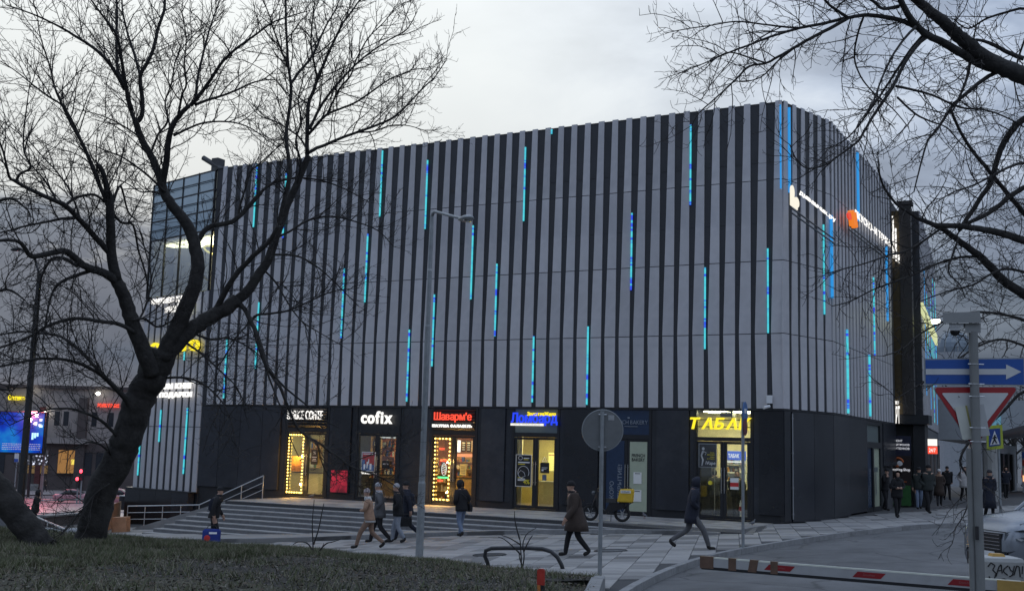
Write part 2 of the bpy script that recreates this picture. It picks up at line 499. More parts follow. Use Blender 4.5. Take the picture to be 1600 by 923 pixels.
slabs.sort(key=lambda s: s[0])
yaw_s = math.atan2(-SN.y, -SN.x) + PI
def slab_matrix(p):
    sx = .055 if p.x < -5 else 0; sy = .01 if p.y < 46 else 0
    n = Vector((-sx, -sy, 1)).normalized()
    ey = Vector((SD.x, SD.y, SD.x * sx + SD.y * sy)).normalized()
    ex = ey.cross(n)
    return Matrix(((ex.x, ey.x, n.x, p.x), (ex.y, ey.y, n.y, p.y), (ex.z, ey.z, n.z, h(p.x, p.y)), (0, 0, 0, 1)))
far = MB()
for i, (d, p, ln, mi) in enumerate(slabs):
    M = slab_matrix(p)
    M.translation.z += rs.uniform(-.003, .003)
    if i < 300:
        o = place('slab', slab_lib[(ln, mi)], plaza, False)
        o.matrix_basis = M
    else:
        src = slab_mesh(ln, None)
        far.add([M @ Vector(v) for v in src.v], src.f, mi)
far.build('slabs', list(SM), plaza, kind='stuff')

# kerb stones along the roadway
kerb = thing('kerb', 'pale granite kerb curving along the roadway in front of the building', 'kerb', (-7.5, 25, h(-7.5, 25)))
kp = []
for (x0, y0), (x1, y1) in zip(KERB[:-3], KERB[1:-3]):
    kp.append((Vector((x0, y0, 0)), Vector((x1, y1, 0))))
def resample(pts, step):
    pts = [Vector(p) for p in pts]; out = [pts[0]]; acc = 0
    for a, b in zip(pts, pts[1:]):
        L = (b - a).length; s = step - acc
        while s < L:
            out.append(a.lerp(b, s / L)); s += step
        acc = (acc + L) % step if L < s else L - (s - step)
    return out
def kerb_row(name, pts, parent, wid, top, bot, m, step, side=1):
    ps = resample([(x, y, 0) for x, y in pts], step)
    for a, b in zip(ps, ps[1:]):
        d = (b - a).normalized(); n = Vector((d.y, -d.x, 0)) * side
        q = [a + d * .006, b - d * .006, b - d * .006 - n * wid, a + d * .006 - n * wid]
        if side < 0: q = q[::-1]
        bm_ = MB()
        j = rs.uniform(-.004, .004)
        bm_.prism([(v.x, v.y) for v in q], lambda x, y: h(x, y) + bot, lambda x, y: h(x, y) + top + j)
        bm_.build(name, m, parent)
kerb_row('kerb_stone', KERB[:14], kerb, .17, .012, -.3, M_kerb, 1.0)
# dropped crossing by the car
# ------------------------------------------------------------------ stairs and terrace
terr = MB()
TER = [(-30.6, 34.6), (-14.6, 34.6), (-13.6, 34.35), (-12.6, 33.95), (-11.3, 33.75), (-9.45, 33.9), (-9.3, 36.5), (-9.4, 38.6), (-9.66, 39.2), (-31.2, 39.2), (-31.2, 37.0)]
terr.prism([(x, y) for x, y in TER], -.5, -.022)
terrace = tag(terr.build('terrace', M_bed), kind='structure')
# terrace slabs
for i in range(0, 37):
    x0 = -30.55 + i * .57
    y = 34.98
    k = 0
    while y < 39.0:
        ln = rs.choice((.6, .9, .6))
        y1 = min(y + ln, 39.08)
        if y1 - y > .12 and x0 + .57 < -9.6:
            b = MB().box(x0 + .005, x0 + .565, y + .005, y1 - .005, -.03, rs.uniform(-.001, .003))
            b.build('slab', rs.choice((M_slab_l, M_slab_l, M_slab_m)), terrace)
        y = y1
        if y >= 39.05: break
stairs = thing('entrance_stairs', 'wide flight of grey granite steps rising from the plaza to the shop doors', 'steps', (-22, 33, -.9))
RISE, TREAD = .14, .42
for k in range(0, 10):
    xl = -30.5 - .13 * k
    yf = STAIR_Y0 - TREAD * k
    z = -RISE * k
    # each step ends where the sloping plaza has climbed above it
    xr = min(-9.6, -9.75 + (z + .02) / .055 + 2.0) if k > 0 else -14.7
    if k == 1: xr = -12.6
    n = max(1, int(round((xr - xl) / 1.35)))
    off = rs.uniform(0, .4)
    xx = xl
    while xx < xr - .05:
        x1 = min(xr, xx + 1.35 + (off if xx == xl else 0))
        b = MB()
        g = .004
        yb = yf + TREAD + .06
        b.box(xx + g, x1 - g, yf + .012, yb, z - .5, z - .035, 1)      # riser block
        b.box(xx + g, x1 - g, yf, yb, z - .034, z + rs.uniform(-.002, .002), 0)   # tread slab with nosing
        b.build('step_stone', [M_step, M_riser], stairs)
        xx = x1
# wedge and kerb at the foot, following the plaza
foot = MB()
pl = KLINE
for (xa, ya), (xb, yb) in zip(pl, pl[1:]):
    foot.prism([(xa, ya), (xb, yb), (xb, yb + 2.2), (xa, yb + 2.2)], lambda x, y: h(x, y) - .6, lambda x, y: min(h(x, y) + .118, -.03))
foot.build('landing', M_slab_m, stairs)
kerb_row('foot_stone', KLINE, stairs, .34, .125, -.4, M_kerb, 1.25)
ek = MB()
# curved edge stones where terrace and plaza meet
kerb_row('edge_stone', [(-14.7, 34.56), (-13.6, 34.31), (-12.6, 33.91), (-11.3, 33.71), (-9.6, 33.86)], stairs, .3, .0, -.5, M_kerb, 1.1)
# ramp at the far end of the steps
rp = MB()
rp.prism([(-36.5, 35.6), (-31.2, 35.6), (-31.2, 39.1), (-36.5, 39.1)], -4, lambda x, y: -.02 - max(0, min(1.46, (-31.2 - x) * .44)))
tag(rp.build('ramp', M_slab_m), kind='structure')
# dropped slab / drain beside the corner
dr = MB()
for i in range(7):
    p = ong(1170 + i * 5.2, 829.5, .0)
g0, g1, g2, g3 = ong(1164, 834, .004), ong(1177, 834, .004), ong(1186, 821, .004), ong(1174, 821, .004)
dt = thing('tactile_strip', 'dark ribbed tactile strip in the paving by the corner door', 'paving strip', g0)
for i in range(6):
    a0, a1 = g0.lerp(g3, i / 6), g0.lerp(g3, (i + .8) / 6); b0, b1 = g1.lerp(g2, i / 6), g1.lerp(g2, (i + .8) / 6)
    b = MB(); up = Vector((0, 0, .03))
    b.add([a0 - up, b0 - up, b1 - up, a1 - up, a0 + up * .5, b0 + up * .5, b1 + up * .5, a1 + up * .5], [(0, 3, 2, 1), (4, 5, 6, 7), (0, 1, 5, 4), (1, 2, 6, 5), (2, 3, 7, 6), (3, 0, 4, 7)])
    b.build('rib', M_slab_d, dt)

# ------------------------------------------------------------------ lawn
LTOP = [(-46, 12.4, .9), (-30, 14.0, .62), (-22, 15.9, .40), (-18, 16.9, .30), (-16.2, 17.9, .20), (-14.5, 19.4, .05), (-12.6, 20.2, -.10), (-11.1, 20.3, -.10), (-8.25, 19.3, .0)]
def lawn_z(x, y):
    for (x0, y0, z0), (x1, y1, z1) in zip(LTOP, LTOP[1:]):
        if x0 <= x <= x1:
            t = (x - x0) / (x1 - x0); ye = y0 + (y1 - y0) * t; ze = z0 + (z1 - z0) * t
            break
    else:
        ye, ze = (LTOP[0][1:] if x < -46 else LTOP[-1][1:])
    d = ye - y                     # metres inside the edge, towards the camera
    if d < 0:
        return max(h(x, y) - .05, ze + d * 1.0 + .0)
    e = min(1, d / 10.0)
    n = mnoise.noise(Vector((x * .7, y * .7, 0))) * .05 * min(1, d * 2) + mnoise.noise(Vector((x * 2.3, y * 2.3, 4))) * .018
    return ze + (.66 - ze) * (e * (2 - e)) * .9 + n
def lawn_xmax(y):   # granite edge on the roadway side
    return -8.05 + (19.3 - y) * .40
def in_soil(x, y): return (x + 11.2) * .9 + (20 - y) * .10 + mnoise.noise(Vector((x * 1.2, y * 1.2, 9))) * .5 > 0
lv = []; lf = []; lm = []
LX = [-46 + i * .6 for i in range(0, 53)] + [-14.2 + i * .22 for i in range(0, 46)] + [-4 + i * .6 for i in range(0, 24)]
LY = [-6 + j * .6 for j in range(0, 27)] + [10.2 + j * .22 for j in range(0, 52)]
idx = {}
for i, x in enumerate(LX):
    for j in range(len(LY) + 1):
        y = LY[min(j, len(LY) - 1)]
        xx = min(x, lawn_xmax(min(y, 19.6)))
        e = lawn_edge_y(xx)
        yy = min(y, e)
        z = lawn_z(xx, yy)
        if j == len(LY): yy = e + .12; z = h(xx, yy) - .12     # turned down into the ground
        idx[i, j] = len(lv); lv.append((xx, yy, z))
for j in range(len(LY)):
    for i in range(len(LX) - 1):
        q = [idx[i, j], idx[i + 1, j], idx[i + 1, j + 1], idx[i, j + 1]]
        a = (Vector(lv[q[2]]) - Vector(lv[q[0]])).cross(Vector(lv[q[3]]) - Vector(lv[q[1]])).length
        if a > 1e-4:
            lf.append(q); c = lv[q[0]]; lm.append(1 if in_soil(c[0], c[1]) and c[0] > -12.5 and c[1] > 11 else 0)
me = bpy.data.meshes.new('lawn'); me.from_pydata(lv, [], lf); me.materials.append(M_turf); me.materials.append(M_soil)
me.polygons.foreach_set('material_index', lm)
me.polygons.foreach_set('use_smooth', [True] * len(me.polygons)); me.update()
lawn = tag(place('lawn', me), kind='structure')
ledge = thing('lawn_edging', 'pale granite edging at the corner of the lawn beside the roadway', 'kerb', (-7.6, 18, 0))
pts = [(-9.0, 19.78), (-8.35, 19.62), (-8.0, 19.3), (-7.7, 18.5), (-7.3, 17.5), (-6.9, 16.5), (-6.1, 14.5), (-5.3, 12.5)]
ps = resample([(x, y, 0) for x, y in pts], .95)
for a, b in zip(ps, ps[1:]):
    d = (b - a).normalized(); n = Vector((d.y, -d.x, 0))
    q = [a + d * .006 + n * .19, b - d * .006 + n * .19, b - d * .006, a + d * .006][::-1]
    bm_ = MB(); bm_.prism([(v.x, v.y) for v in q][::1], lambda x, y: h(x, y) - .4, lambda x, y: max(h(x, y) + .1, lawn_z(x - .1, y) + .05))
    bm_.build('edging_stone', M_kerb, ledge)

# grass blades, fallen leaves and chips: one mesh each
def blades(name, n, f, m, seed):
    g = np.random.RandomState(seed)
    V = []; k = 0
    vs = np.empty((n * 3, 3)); c = 0
    tries = 0
    while c < n and tries < n * 8:
        tries += 1
        # density falls with distance, as blades shrink in view
        r = 8 + 18 * g.rand() ** .8; a = R(2 + 62 * g.rand())
        x, y = -math.sin(a) * r, math.cos(a) * r
        t = f(x, y, g)
        if t is None: continue
        vs[c * 3:c * 3 + 3] = t; c += 1
    vs = vs[:c * 3]
    me = bpy.data.meshes.new(name)
    me.vertices.add(c * 3); me.vertices.foreach_set('co', vs.ravel())
    me.loops.add(c * 3); me.loops.foreach_set('vertex_index', np.arange(c * 3, dtype=np.int32))
    me.polygons.add(c); me.polygons.foreach_set('loop_start', np.arange(0, c * 3, 3, dtype=np.int32))
    for mm in m: me.materials.append(mm)
    me.polygons.foreach_set('material_index', g.choice(len(m), c, p=[.42, .32, .26] if len(m) == 3 else None).astype(np.int32))
    me.update(calc_edges=True); me.validate()
    return tag(place(name, me), kind='stuff')
def tuft(x, y): return mnoise.noise(Vector((x * 1.1, y * 1.1, 2)))
def blade(x, y, g):
    if x > lawn_xmax(y) - .1 or y > lawn_edge_y(x) + .1: return None
    d = tuft(x, y)
    if g.rand() > .55 + d * 1.3: return None
    if in_soil(x, y) and g.rand() > .1: return None
    z = lawn_z(x, y)
    hh = (.05 + .07 * g.rand()) * (1 + .5 * d); a = g.rand() * 2 * PI; w = .006 + .006 * g.rand()
    dx, dy = math.cos(a) * w, math.sin(a) * w; l = hh * (.3 + .9 * g.rand()); b = g.rand() * 2 * PI
    return ((x - dx, y - dy, z - .01), (x + dx, y + dy, z - .01), (x + math.cos(b) * l, y + math.sin(b) * l, z + hh))
G1 = mat('grass_green', (.082, .100, .042), .8, var=.3, scale=3)
G2 = mat('grass_pale', (.135, .13, .075), .8, var=.3, scale=3)
G3 = mat('grass_straw', (.21, .19, .14), .85, var=.3, scale=3)
blades('grass', 150000, blade, [G1, G2, G3], 1)
def leaf(x, y, g):
    if x > lawn_xmax(y) - .05 or y > lawn_edge_y(x): return None
    s_ = in_soil(x, y)
    if not s_ and g.rand() > .24 + .5 * max(0, -tuft(x, y)): return None
    z = lawn_z(x, y) + .015 + .02 * g.rand(); s = .012 + .024 * g.rand(); a = g.rand() * 6.28
    return tuple((x + math.cos(a + k) * s * e, y + math.sin(a + k) * s * e, z + (g.rand() - .3) * s) for k, e in ((0, 1), (2.1, .7), (4.0, .8)))
L1 = mat('leaf_litter_brown', (.085, .06, .04), .85, var=.3)
L2 = mat('leaf_litter_grey', (.135, .122, .098), .85, var=.4)
L3 = mat('leaf_litter_dark', (.03, .026, .022), .85, var=.3)
blades('leaf_litter', 34000, leaf, [L3, L1, L2], 2)
# ------------------------------------------------------------------ the shopping centre
M_panel = mat('panel_light_grey', (.51, .498, .512), .45, metal=.1, var=.08, scale=1.5, rnd=.09, dirt=(.40, .40, .425, .8))
M_dpanel = mat('panel_charcoal', (.028, .030, .036), .5, var=.15, scale=2, rnd=.15)
M_clad = mat('cladding_dark', (.020, .022, .028), .26, var=.2, scale=1.2, rnd=.35, spec=.6, dirt=(.045, .047, .052, .75))
M_frame = mat('door_frame_black', (.014, .015, .018), .4, var=.15, rnd=.1)
M_plinth = mat('plinth_black', (.017, .018, .021), .6, var=.2)
M_roof = mat('roof_felt', (.08, .08, .085), .9, var=.2)
G_clear = glass('clear_glass')
G_blue = glass('blue_glass', (.10, .17, .24), .35, .02)
def led_material():
    m = bpy.data.materials.new('led_tube'); m.use_nodes = True; MATS['led_tube'] = m
    t = m.node_tree; b = t.nodes['Principled BSDF']
    co = t.nodes.new('ShaderNodeTexCoord'); oi = t.nodes.new('ShaderNodeObjectInfo')
    sp = N(t, 'ShaderNodeSeparateXYZ'); t.links.new(co.outputs['Object'], sp.inputs[0])
    cm = N(t, 'ShaderNodeCombineXYZ'); t.links.new(sp.outputs['Z'], cm.inputs[2])
    t.links.new(math_n(t, 'MULTIPLY', oi.outputs['Random'], 80.0), cm.inputs[0])
    n = N(t, 'ShaderNodeTexNoise', inp={'Scale': 2.6, 'Detail': 3.0, 'Roughness': .75})
    t.links.new(cm.outputs[0], n.inputs['Vector'])
    c = ramp_n(t, n.outputs['Fac'], [(0, (.008, .015, .50)), (.43, (.01, .03, .62)), (.455, (.035, .40, .50)), (.60, (.05, .52, .56)), (.72, (.04, .30, .60))])
    t.links.new(c, b.inputs['Emission Color'])
    b.inputs['Emission Strength'].default_value = .8
    b.inputs['Base Color'].default_value = (.1, .2, .25, 1)
    return m
M_led = led_material()
def led_blue():
    return emit('led_tube_blue', (.015, .25, .62), .7, (.05, .1, .2))
M_ledb = led_blue()

mall = thing('shopping_centre', 'large dark shopping centre striped with vertical pale panels and blue light tubes', 'building', (-20, 46, 0))
PITCH, CX, FY = .578, -9.66, 39.15
ROWS = [(3.95, 6.57), (6.60, 9.18), (9.21, 12.13), (12.16, 15.06)]
def pw(z):
    pts = [(-2, .35), (3.95, .375), (6.6, .43), (9.2, .365), (12.15, .302), (15.08, .235)]
    for (a, wa), (b, wb) in zip(pts, pts[1:]):
        if z <= b: return wa + (wb - wa) * (z - a) / (b - a)
    return pts[-1][1]
def panel_me(z0, z1, th=.05):
    b = MB(); w0, w1 = pw(z0), pw(z1)
    e = .008
    front = [(-w0, -th, z0), (0, -th, z0), (0, -th, z1), (-w1, -th, z1)]
    back = [(x, 0, z) for x, y, z in front]
    b.add(front + back, [(0, 1, 2, 3), (1, 5, 6, 2), (4, 0, 3, 7), (3, 2, 6, 7), (4, 5, 1, 0)])
    return b.mesh('light_panel', M_panel)
def dpanel_me(z0, z1):
    b = MB()
    zs = [z0 + (z1 - z0) * i / 5 for i in range(6)]
    for a, c in zip(zs, zs[1:]):
        b.box(.004, PITCH - .004, -.02, .0, a + .006, c - .006)
    return b.mesh('dark_panel', M_dpanel)
panel_lib = {r: panel_me(*r) for r in ROWS}
LW_ROWS = [(-.02, 2.9), (2.93, 6.1), (6.13, 9.2)]
for r in LW_ROWS: panel_lib[r] = panel_me(*r)
dp_full, dp_left = dpanel_me(3.95, 15.0), dpanel_me(-.02, 9.2)
SEGS = {}
def facade(key, p0, p1, rows, s0, n, dp):
    p0, p1 = Vector((*p0, 0)), Vector((*p1, 0)); d = (p1 - p0).normalized(); L = (p1 - p0).length
    SEGS[key] = (p0, d, L, s0)
    rot = Matrix(((d.x, -d.y, 0, 0), (d.y, d.x, 0, 0), (0, 0, 1, 0), (0, 0, 0, 1)))
    for i in range(n):
        s = s0 + PITCH * i
        for r in rows:
            o = place('light_panel', panel_lib[r], mall)
            o.matrix_basis = Matrix.Translation(p0 + d * s) @ rot
        if s + PITCH < L + .05:
            o = place('dark_panel', dp, mall)
            o.matrix_basis = Matrix.Translation(p0 + d * s) @ rot
A_, C_, B_, E_ = (-36.3, FY), (CX, FY), (-8.62, 42.3), (-8.25, 54.3)
D_ = (-41.75, 40.6)
NF = 46
facade('front', A_, C_, ROWS, (CX - A_[0]) - PITCH * (NF - 1), NF, dp_full)
L1_ = math.hypot(B_[0] - C_[0], B_[1] - C_[1])
facade('corner', C_, B_, ROWS, .30, 6, dp_full)
facade('side', B_, E_, ROWS, .32, 20, dp_full)
LL = math.hypot(A_[0] - D_[0], A_[1] - D_[1])
facade('wing', D_, A_, LW_ROWS, LL - PITCH * 9 - .06, 10, dp_left)
# backing walls, body and roof
b = MB()
def wall_strip(b, p0, p1, z0, z1, th=.3, off=0.0):
    p0, p1 = Vector((*p0, 0)), Vector((*p1, 0)); d = (p1 - p0).normalized(); n = Vector((d.y, -d.x, 0))
    q = [p0 + n * off, p1 + n * off, p1 - n * (th - off), p0 - n * (th - off)]
    b.prism([(v.x, v.y) for v in q], z0, z1)
for a, c in ((A_, C_), (C_, B_), (B_, E_)): wall_strip(b, a, c, 3.88, 14.97)
wall_strip(b, D_, A_, -3, 9.22)
b.build('wall', M_dpanel, mall)
b = MB()
b.prism([(-36.0, 43.2), (-12.9, 43.2), (-9.6, 44.5), (-8.5, 54.3), (-9, 75), (-39, 75), (-41, 41.5)], -6, 14.85)
b.prism([(-36.2, 39.45), (-9.8, 39.45), (-8.85, 42.3), (-8.3, 54.3), (-12, 54.3), (-36.2, 44)], 3.9, 14.85)
b.build('core', M_roof, mall)
b = MB()
for a, c in ((A_, C_), (C_, B_), (B_, E_)): wall_strip(b, a, c, 14.975, 15.02, .45, .03)
b.build('parapet_cap', M_dpanel, mall)
# roof frame at the far end of the front
b = MB()
pa, pb = onplane(318, 247, (-38, 40.5), (0, 1)), onplane(352, 268, (-38, 40.5), (0, 1))
b.tube([pa + Vector((0, 0, 0)), pa.lerp(pb, 1.0)], .14, 6)
b.box(-37.9, -37.5, 40.4, 40.9, 14.9, pa.z - .1)
b.build('roof_frame', M_roof, mall)
# glazed upper corner of the wing
wd = (Vector((*A_, 0)) - Vector((*D_, 0))).normalized(); wn = Vector((wd.y, -wd.x, 0)); wp0 = Vector((*D_, 0))
def on_wing(s, z, off=0.0): return wp0 + wd * s + wn * off + Vector((0, 0, z))
def wing_box(b, s0, s1, z0, z1, o0, o1, mi=0):
    vs = [on_wing(s, z, o) for z in (z0, z1) for s, o in ((s0, o0), (s1, o0), (s1, o1), (s0, o1))]
    b.add(vs, [(0, 3, 2, 1), (4, 5, 6, 7), (0, 1, 5, 4), (1, 2, 6, 5), (2, 3, 7, 6), (3, 0, 4, 7)], mi)
zt = [12.1, 13.05, 14.0, 14.95]
for i in range(4):
    for z0, z1 in zip(zt, zt[1:]):
        b = MB(); wing_box(b, .05 + i * 1.38, 1.40 + i * 1.38, z0 + .03, z1 - .03, .0, .04)
        b.build('glass_pane', mat('spandrel_glass', (.36, .45, .51), .12, metal=.45, var=.1, scale=.6, rnd=.08), mall)
b = MB()
for z in zt: wing_box(b, 0, LL, z - .03, z + .03, -.02, .07)
for k, z in enumerate((12.55, 13.5, 14.45)):
    wing_box(b, 0, LL, z, z + .03, .10, .16)
for i in range(5): wing_box(b, i * 1.38, i * 1.38 + .05, 9.2, 15, -.02, .08)
b.build('glazing_frame', M_frame, mall)
for i in range(4):
    b = MB(); wing_box(b, .06 + i * 1.38, 1.37 + i * 1.38, 9.25, 12.05, .01, .03); b.build('glass_pane', G_clear, mall)
M_hall = mat('hall_wall', (.55, .52, .40), .7, var=.15, scale=2)
b = MB(); wing_box(b, .1, LL - .1, 9.24, 9.3, -2.6, -.05); wing_box(b, .1, LL - .1, 9.3, 12.05, -2.65, -2.6); wing_box(b, .1, LL - .1, 12.0, 12.05, -2.6, -.05); wing_box(b, .1, LL, 12.1, 14.9, -.5, -.02)
b.build('hall', M_hall, mall)
b = MB(); ring = [on_wing(4.35 + .55 * math.cos(a), 11.35 + .16 * math.sin(a), -.9 + .45 * math.sin(a)) for a in [2 * PI * i / 24 for i in range(25)]]
b.tube(ring, .045, 6); b.build('ring_lamp', emit('ring_lamp', (1, .86, .25), 1.6), mall)
for s, k in ((.9, .5), (2.2, .7), (3.4, .8), (4.5, 1.0)):
    b = MB(); wing_box(b, s - .5, s + .5, 11.9, 11.95, -1.8, -.5); b.build('ceiling_light', emit('hall_light_%d' % int(k * 10), (1, .93, .62), 8.0 * k), mall)
# dark base of the wing and long plinth
for i in range(4):
    b = MB(); wing_box(b, i * 1.395 - .1, i * 1.395 + 1.28, -4, -.04, .05, .36); b.build('base_panel', M_clad, mall)
b = MB(); wing_box(b, -.12, LL + .05, -.04, -.01, -.05, .39); b.build('base_cap', M_frame, mall)
# end wall of the wing
b = MB(); b.prism([(-41.75, 40.6), (-41.45, 40.55), (-39.0, 60), (-39.4, 60)], -5, 14.95); b.build('end_wall', M_dpanel, mall)

# light tubes: pixel column, top and bottom in the photograph, put into the nearest gap between panels
def led(key, px, y0, y1, m=None, wid=.036):
    p0, d, L, s0 = SEGS[key]
    nrm_ = Vector((d.y, -d.x, 0))
    a = onplane(px, y0, p0 + nrm_ * .06, nrm_); c = onplane(px, y1, p0 + nrm_ * .06, nrm_)
    s = ((a + c) / 2 - p0).dot(d)
    s = s0 + PITCH * round((s - s0 - .05) / PITCH) + .05
    b = MB()
    b.tube([(0, 0, c.z), (0, 0, (a.z + c.z) / 2), (0, 0, a.z)], wid, 6)
    me = b.mesh('light_tube', m or M_led)
    o = place('light_tube', me, mall)
    q = p0 + d * s + nrm_ * .07
    o.matrix_basis = Matrix.Translation((q.x, q.y, 0))
for L_ in [(393, 258, 355), (439, 272, 372), (409, 472, 575), (358, 530, 622), (527, 420, 528), (581, 365, 472), (602, 235, 338), (642, 515, 627), (673, 250, 357), (683, 460, 572), (744, 352, 467), (780, 412, 525), (823, 230, 345), (833, 525, 628), (865, 202, 209), (918, 510, 632), (988, 333, 453), (1082, 195, 320), (1102, 418, 545), (1204, 388, 520)]:
    led('front', *L_)
led('corner', 1221, 165, 295, M_ledb); led('corner', 1231, 168, 300, M_ledb, .06)
for L_ in [(1340, 240, 345, M_ledb, .08), (1283, 350, 490), (1299, 337, 465, M_ledb, .06), (1323, 515, 645, None, .06), (1360, 555, 650, None, .06), (1367, 435, 555), (1384, 385, 500, M_ledb, .07)]:
    led('corner' if L_[0] < 1297 else 'side', *L_)
for L_ in [(214, 655, 742), (254, 640, 690), (290, 637, 740), (290, 545, 562)]:
    led('wing', *L_)

# ------------------------------------------------------------------ ground floor
DOORS = [(-31.45, -29.15), (-27.78, -25.52), (-24.05, -21.88), (-20.32, -18.28), (-16.45, -14.55), (-12.92, -10.76)]
def clad(x0, x1, splits):
    xs_ = [x0] + splits + [x1]
    for a, c in zip(xs_, xs_[1:]):
        b = MB(); y = FY - .02 if c - a > .4 else FY + .05
        b.box(a + .008, c - .008, y, FY + .3, .27, 3.86)
        b.build('cladding_panel', M_clad, mall)
    b = MB(); b.box(x0, x1, FY + .06, FY + .3, -.5, .262); b.build('plinth', M_plinth, mall)
    b = MB(); b.box(x0, x1, FY + .02, FY + .3, 3.868, 3.945); b.build('plinth', M_plinth, mall)
b = MB(); b.box(-36.3, -31.2, FY + .04, FY + .3, -3, -.02); b.build('plinth', M_plinth, mall)
clad(-36.3, DOORS[0][0], [-35.2, -34.0, -32.75, -31.75])
clad(DOORS[0][1], DOORS[1][0], [-28.95, -27.98])
clad(DOORS[1][1], DOORS[2][0], [-25.3, -24.3])
clad(DOORS[2][1], DOORS[3][0], [-21.7, -20.62])
clad(DOORS[3][1], DOORS[4][0], [-18.1, -16.65])
clad(DOORS[4][1], DOORS[5][0], [-14.35, -13.1])
clad(DOORS[5][1], CX, [-10.55])
def clad_seg(key, s0, s1, z0=.05, z1=3.86, off=.02, m=None):
    p0, d, L, _ = SEGS[key]; n = Vector((d.y, -d.x, 0))
    b = MB(); a, c = p0 + d * (s0 + .008), p0 + d * (s1 - .008)
    q = [a + n * off, c + n * off, c - n * .3, a - n * .3]
    b.prism([(v.x, v.y) for v in q], z0, z1)
    return b.build('cladding_panel', m or M_clad, mall)
def plinth_seg(key, s0, s1):
    p0, d, L, _ = SEGS[key]; n = Vector((d.y, -d.x, 0))
    for z0, z1, o in ((-.6, .06, -.03), (3.868, 3.945, -.01)):
        b = MB(); a, c = p0 + d * s0, p0 + d * s1
        q = [a + n * o, c + n * o, c - n * .3, a - n * .3]
        b.prism([(v.x, v.y) for v in q], z0, z1); b.build('plinth', M_plinth, mall)
plinth_seg('corner', 0, L1_)
clad_seg('corner', -.01, .42); clad_seg('corner', .50, 1.95); clad_seg('corner', 1.95, L1_ - .01)
p0, d, _, _ = SEGS['corner']; nn = Vector((d.y, -d.x, 0)); q = p0 + d * .46 + nn * .05
b = MB(); b.tube([(q.x, q.y, .15), (q.x, q.y, 3.8)], .025, 8)
for z in (.3, 1.2, 2.4, 3.6): b.tube([(q.x, q.y, z), (q.x, q.y, z + .05)], .04, 8)
b.build('downpipe', M_steel, mall)
SD0, SD1 = 5.75, 9.1
clad_seg('side', .0, 2.6, .12); clad_seg('side', 2.6, SD0, .18)
clad_seg('side', SD1, 11.98, 2.0)
plinth_seg('side', 0, 11.98)
clad_seg('side', SD1, 10.2, .2, 2.0, -.25, M_plinth)
b = MB(); b.prism([(-12.5, 49.5), (-8.9, 49.5), (-8.45, 54.3), (-12.5, 54.3)], -.5, 3.9); b.build('core', M_roof, mall)

G_dim = glass('dim_glass', (.55, .6, .6), .2)
def room(x0, x1, z1, wall, floor, depth=2.6, y0=FY + .2):
    b = MB(); t = .05; y1 = y0 + depth; x0 -= .95
    b.box(x0 - t, x1 + t, y1, y1 + t, 0, z1)
    b.box(x0 - t, x0, y0, y1, 0, z1); b.box(x1, x1 + t, y0, y1, 0, z1)
    b.box(x0 - t, x1 + t, y0, y1, z1, z1 + t)
    b.box(x0 - t, x1 + t, y0, y1 + t, -.05, .0, 1)
    b.build('shop_interior', [wall, floor], mall)
def lamp(x0, x1, y0, y1, z, m):
    b = MB(); b.box(x0, x1, y0, y1, z - .04, z - .005); b.build('ceiling_light', m, mall)
def entrance(x0, x1, sign_mat=None, gl=(None, None), top=2.95, transom=None):
    xc = (x0 + x1) / 2; y0, y1 = FY + .03, FY + .17
    f = MB()
    f.box(x0, x0 + .10, y0, y1, 0, 3.93); f.box(x1 - .10, x1, y0, y1, 0, 3.93)
    f.box(x0 + .10, x1 - .10, y0, y1, 2.78, top); f.box(x0 + .10, x1 - .10, y0, y1, 3.86, 3.93)
    f.box(x0 + .10, x1 - .10, y0, y1 + .02, 0, .05)
    fr = f.build('door_frame', M_frame, mall)
    tm = MB(); tm.box(x0 + .10, x1 - .10, y0 + .03, y1 - .03, top, 3.86); tm.build('transom_panel', transom or M_frame, mall)
    for k, (a, c) in enumerate(((x0 + .11, xc - .005), (xc + .005, x1 - .11))):
        dl = MB(); e = .11
        dl.box(a, a + e, y0 + .03, y1 - .02, .06, 2.77); dl.box(c - e, c, y0 + .03, y1 - .02, .06, 2.77)
        dl.box(a + e, c - e, y0 + .03, y1 - .02, 2.68, 2.77); dl.box(a + e, c - e, y0 + .03, y1 - .02, .06, .17)
        leaf_ = dl.build('door', M_frame, mall)
        g = MB(); g.box(a + e, c - e, y0 + .06, y0 + .075, .17, 2.68); g.build('glass_pane', gl[k] or G_clear, leaf_)
        hx = (c - .05) if k == 0 else (a + .05)
        hd = MB(); hd.tube([(hx, y0 - .05, .95), (hx, y0 - .05, 1.85)], .014, 8)
        for z in (1.05, 1.75): hd.tube([(hx, y0 - .05, z), (hx, y0 + .04, z)], .011, 6)
        hd.build('handle', M_steel, leaf_)
    return xc
# ------------------------------------------------------------------ shops: lit rooms, doors, signs, posters
E_white = emit('lit_white', (1, .97, .92), .8)
E_whites = emit('lit_white_soft', (1, .97, .9), .7)
E_red = emit('lit_red', (1, .07, .03), .85)
E_yel = emit('lit_yellow', (1, .80, .01), .75)
E_blue = emit('lit_blue', (.01, .05, .95), .7)
E_bulb = emit('bulb_warm', (1, .62, .12), 4.5)
E_warm = emit('ceiling_warm', (1, .66, .24), 16)
E_cool = emit('ceiling_cool', (1, .93, .78), 7.0)
E_cream = emit('ceiling_cream', (1, .87, .42), 12)
M_wood = mat('light_wood', (.42, .26, .10), .6, var=.25, scale=5)
M_yellow_wall = mat('yellow_wall', (.62, .52, .20), .7, var=.08)
M_cream = mat('cream_wall', (.62, .56, .36), .7, var=.08)
M_grey_wall = mat('grey_wall', (.32, .31, .29), .7, var=.12)
M_dark = mat('dark_fitting', (.03, .028, .026), .5, var=.2)
M_paper = mat('paper', (.75, .74, .70), .7, var=.05)
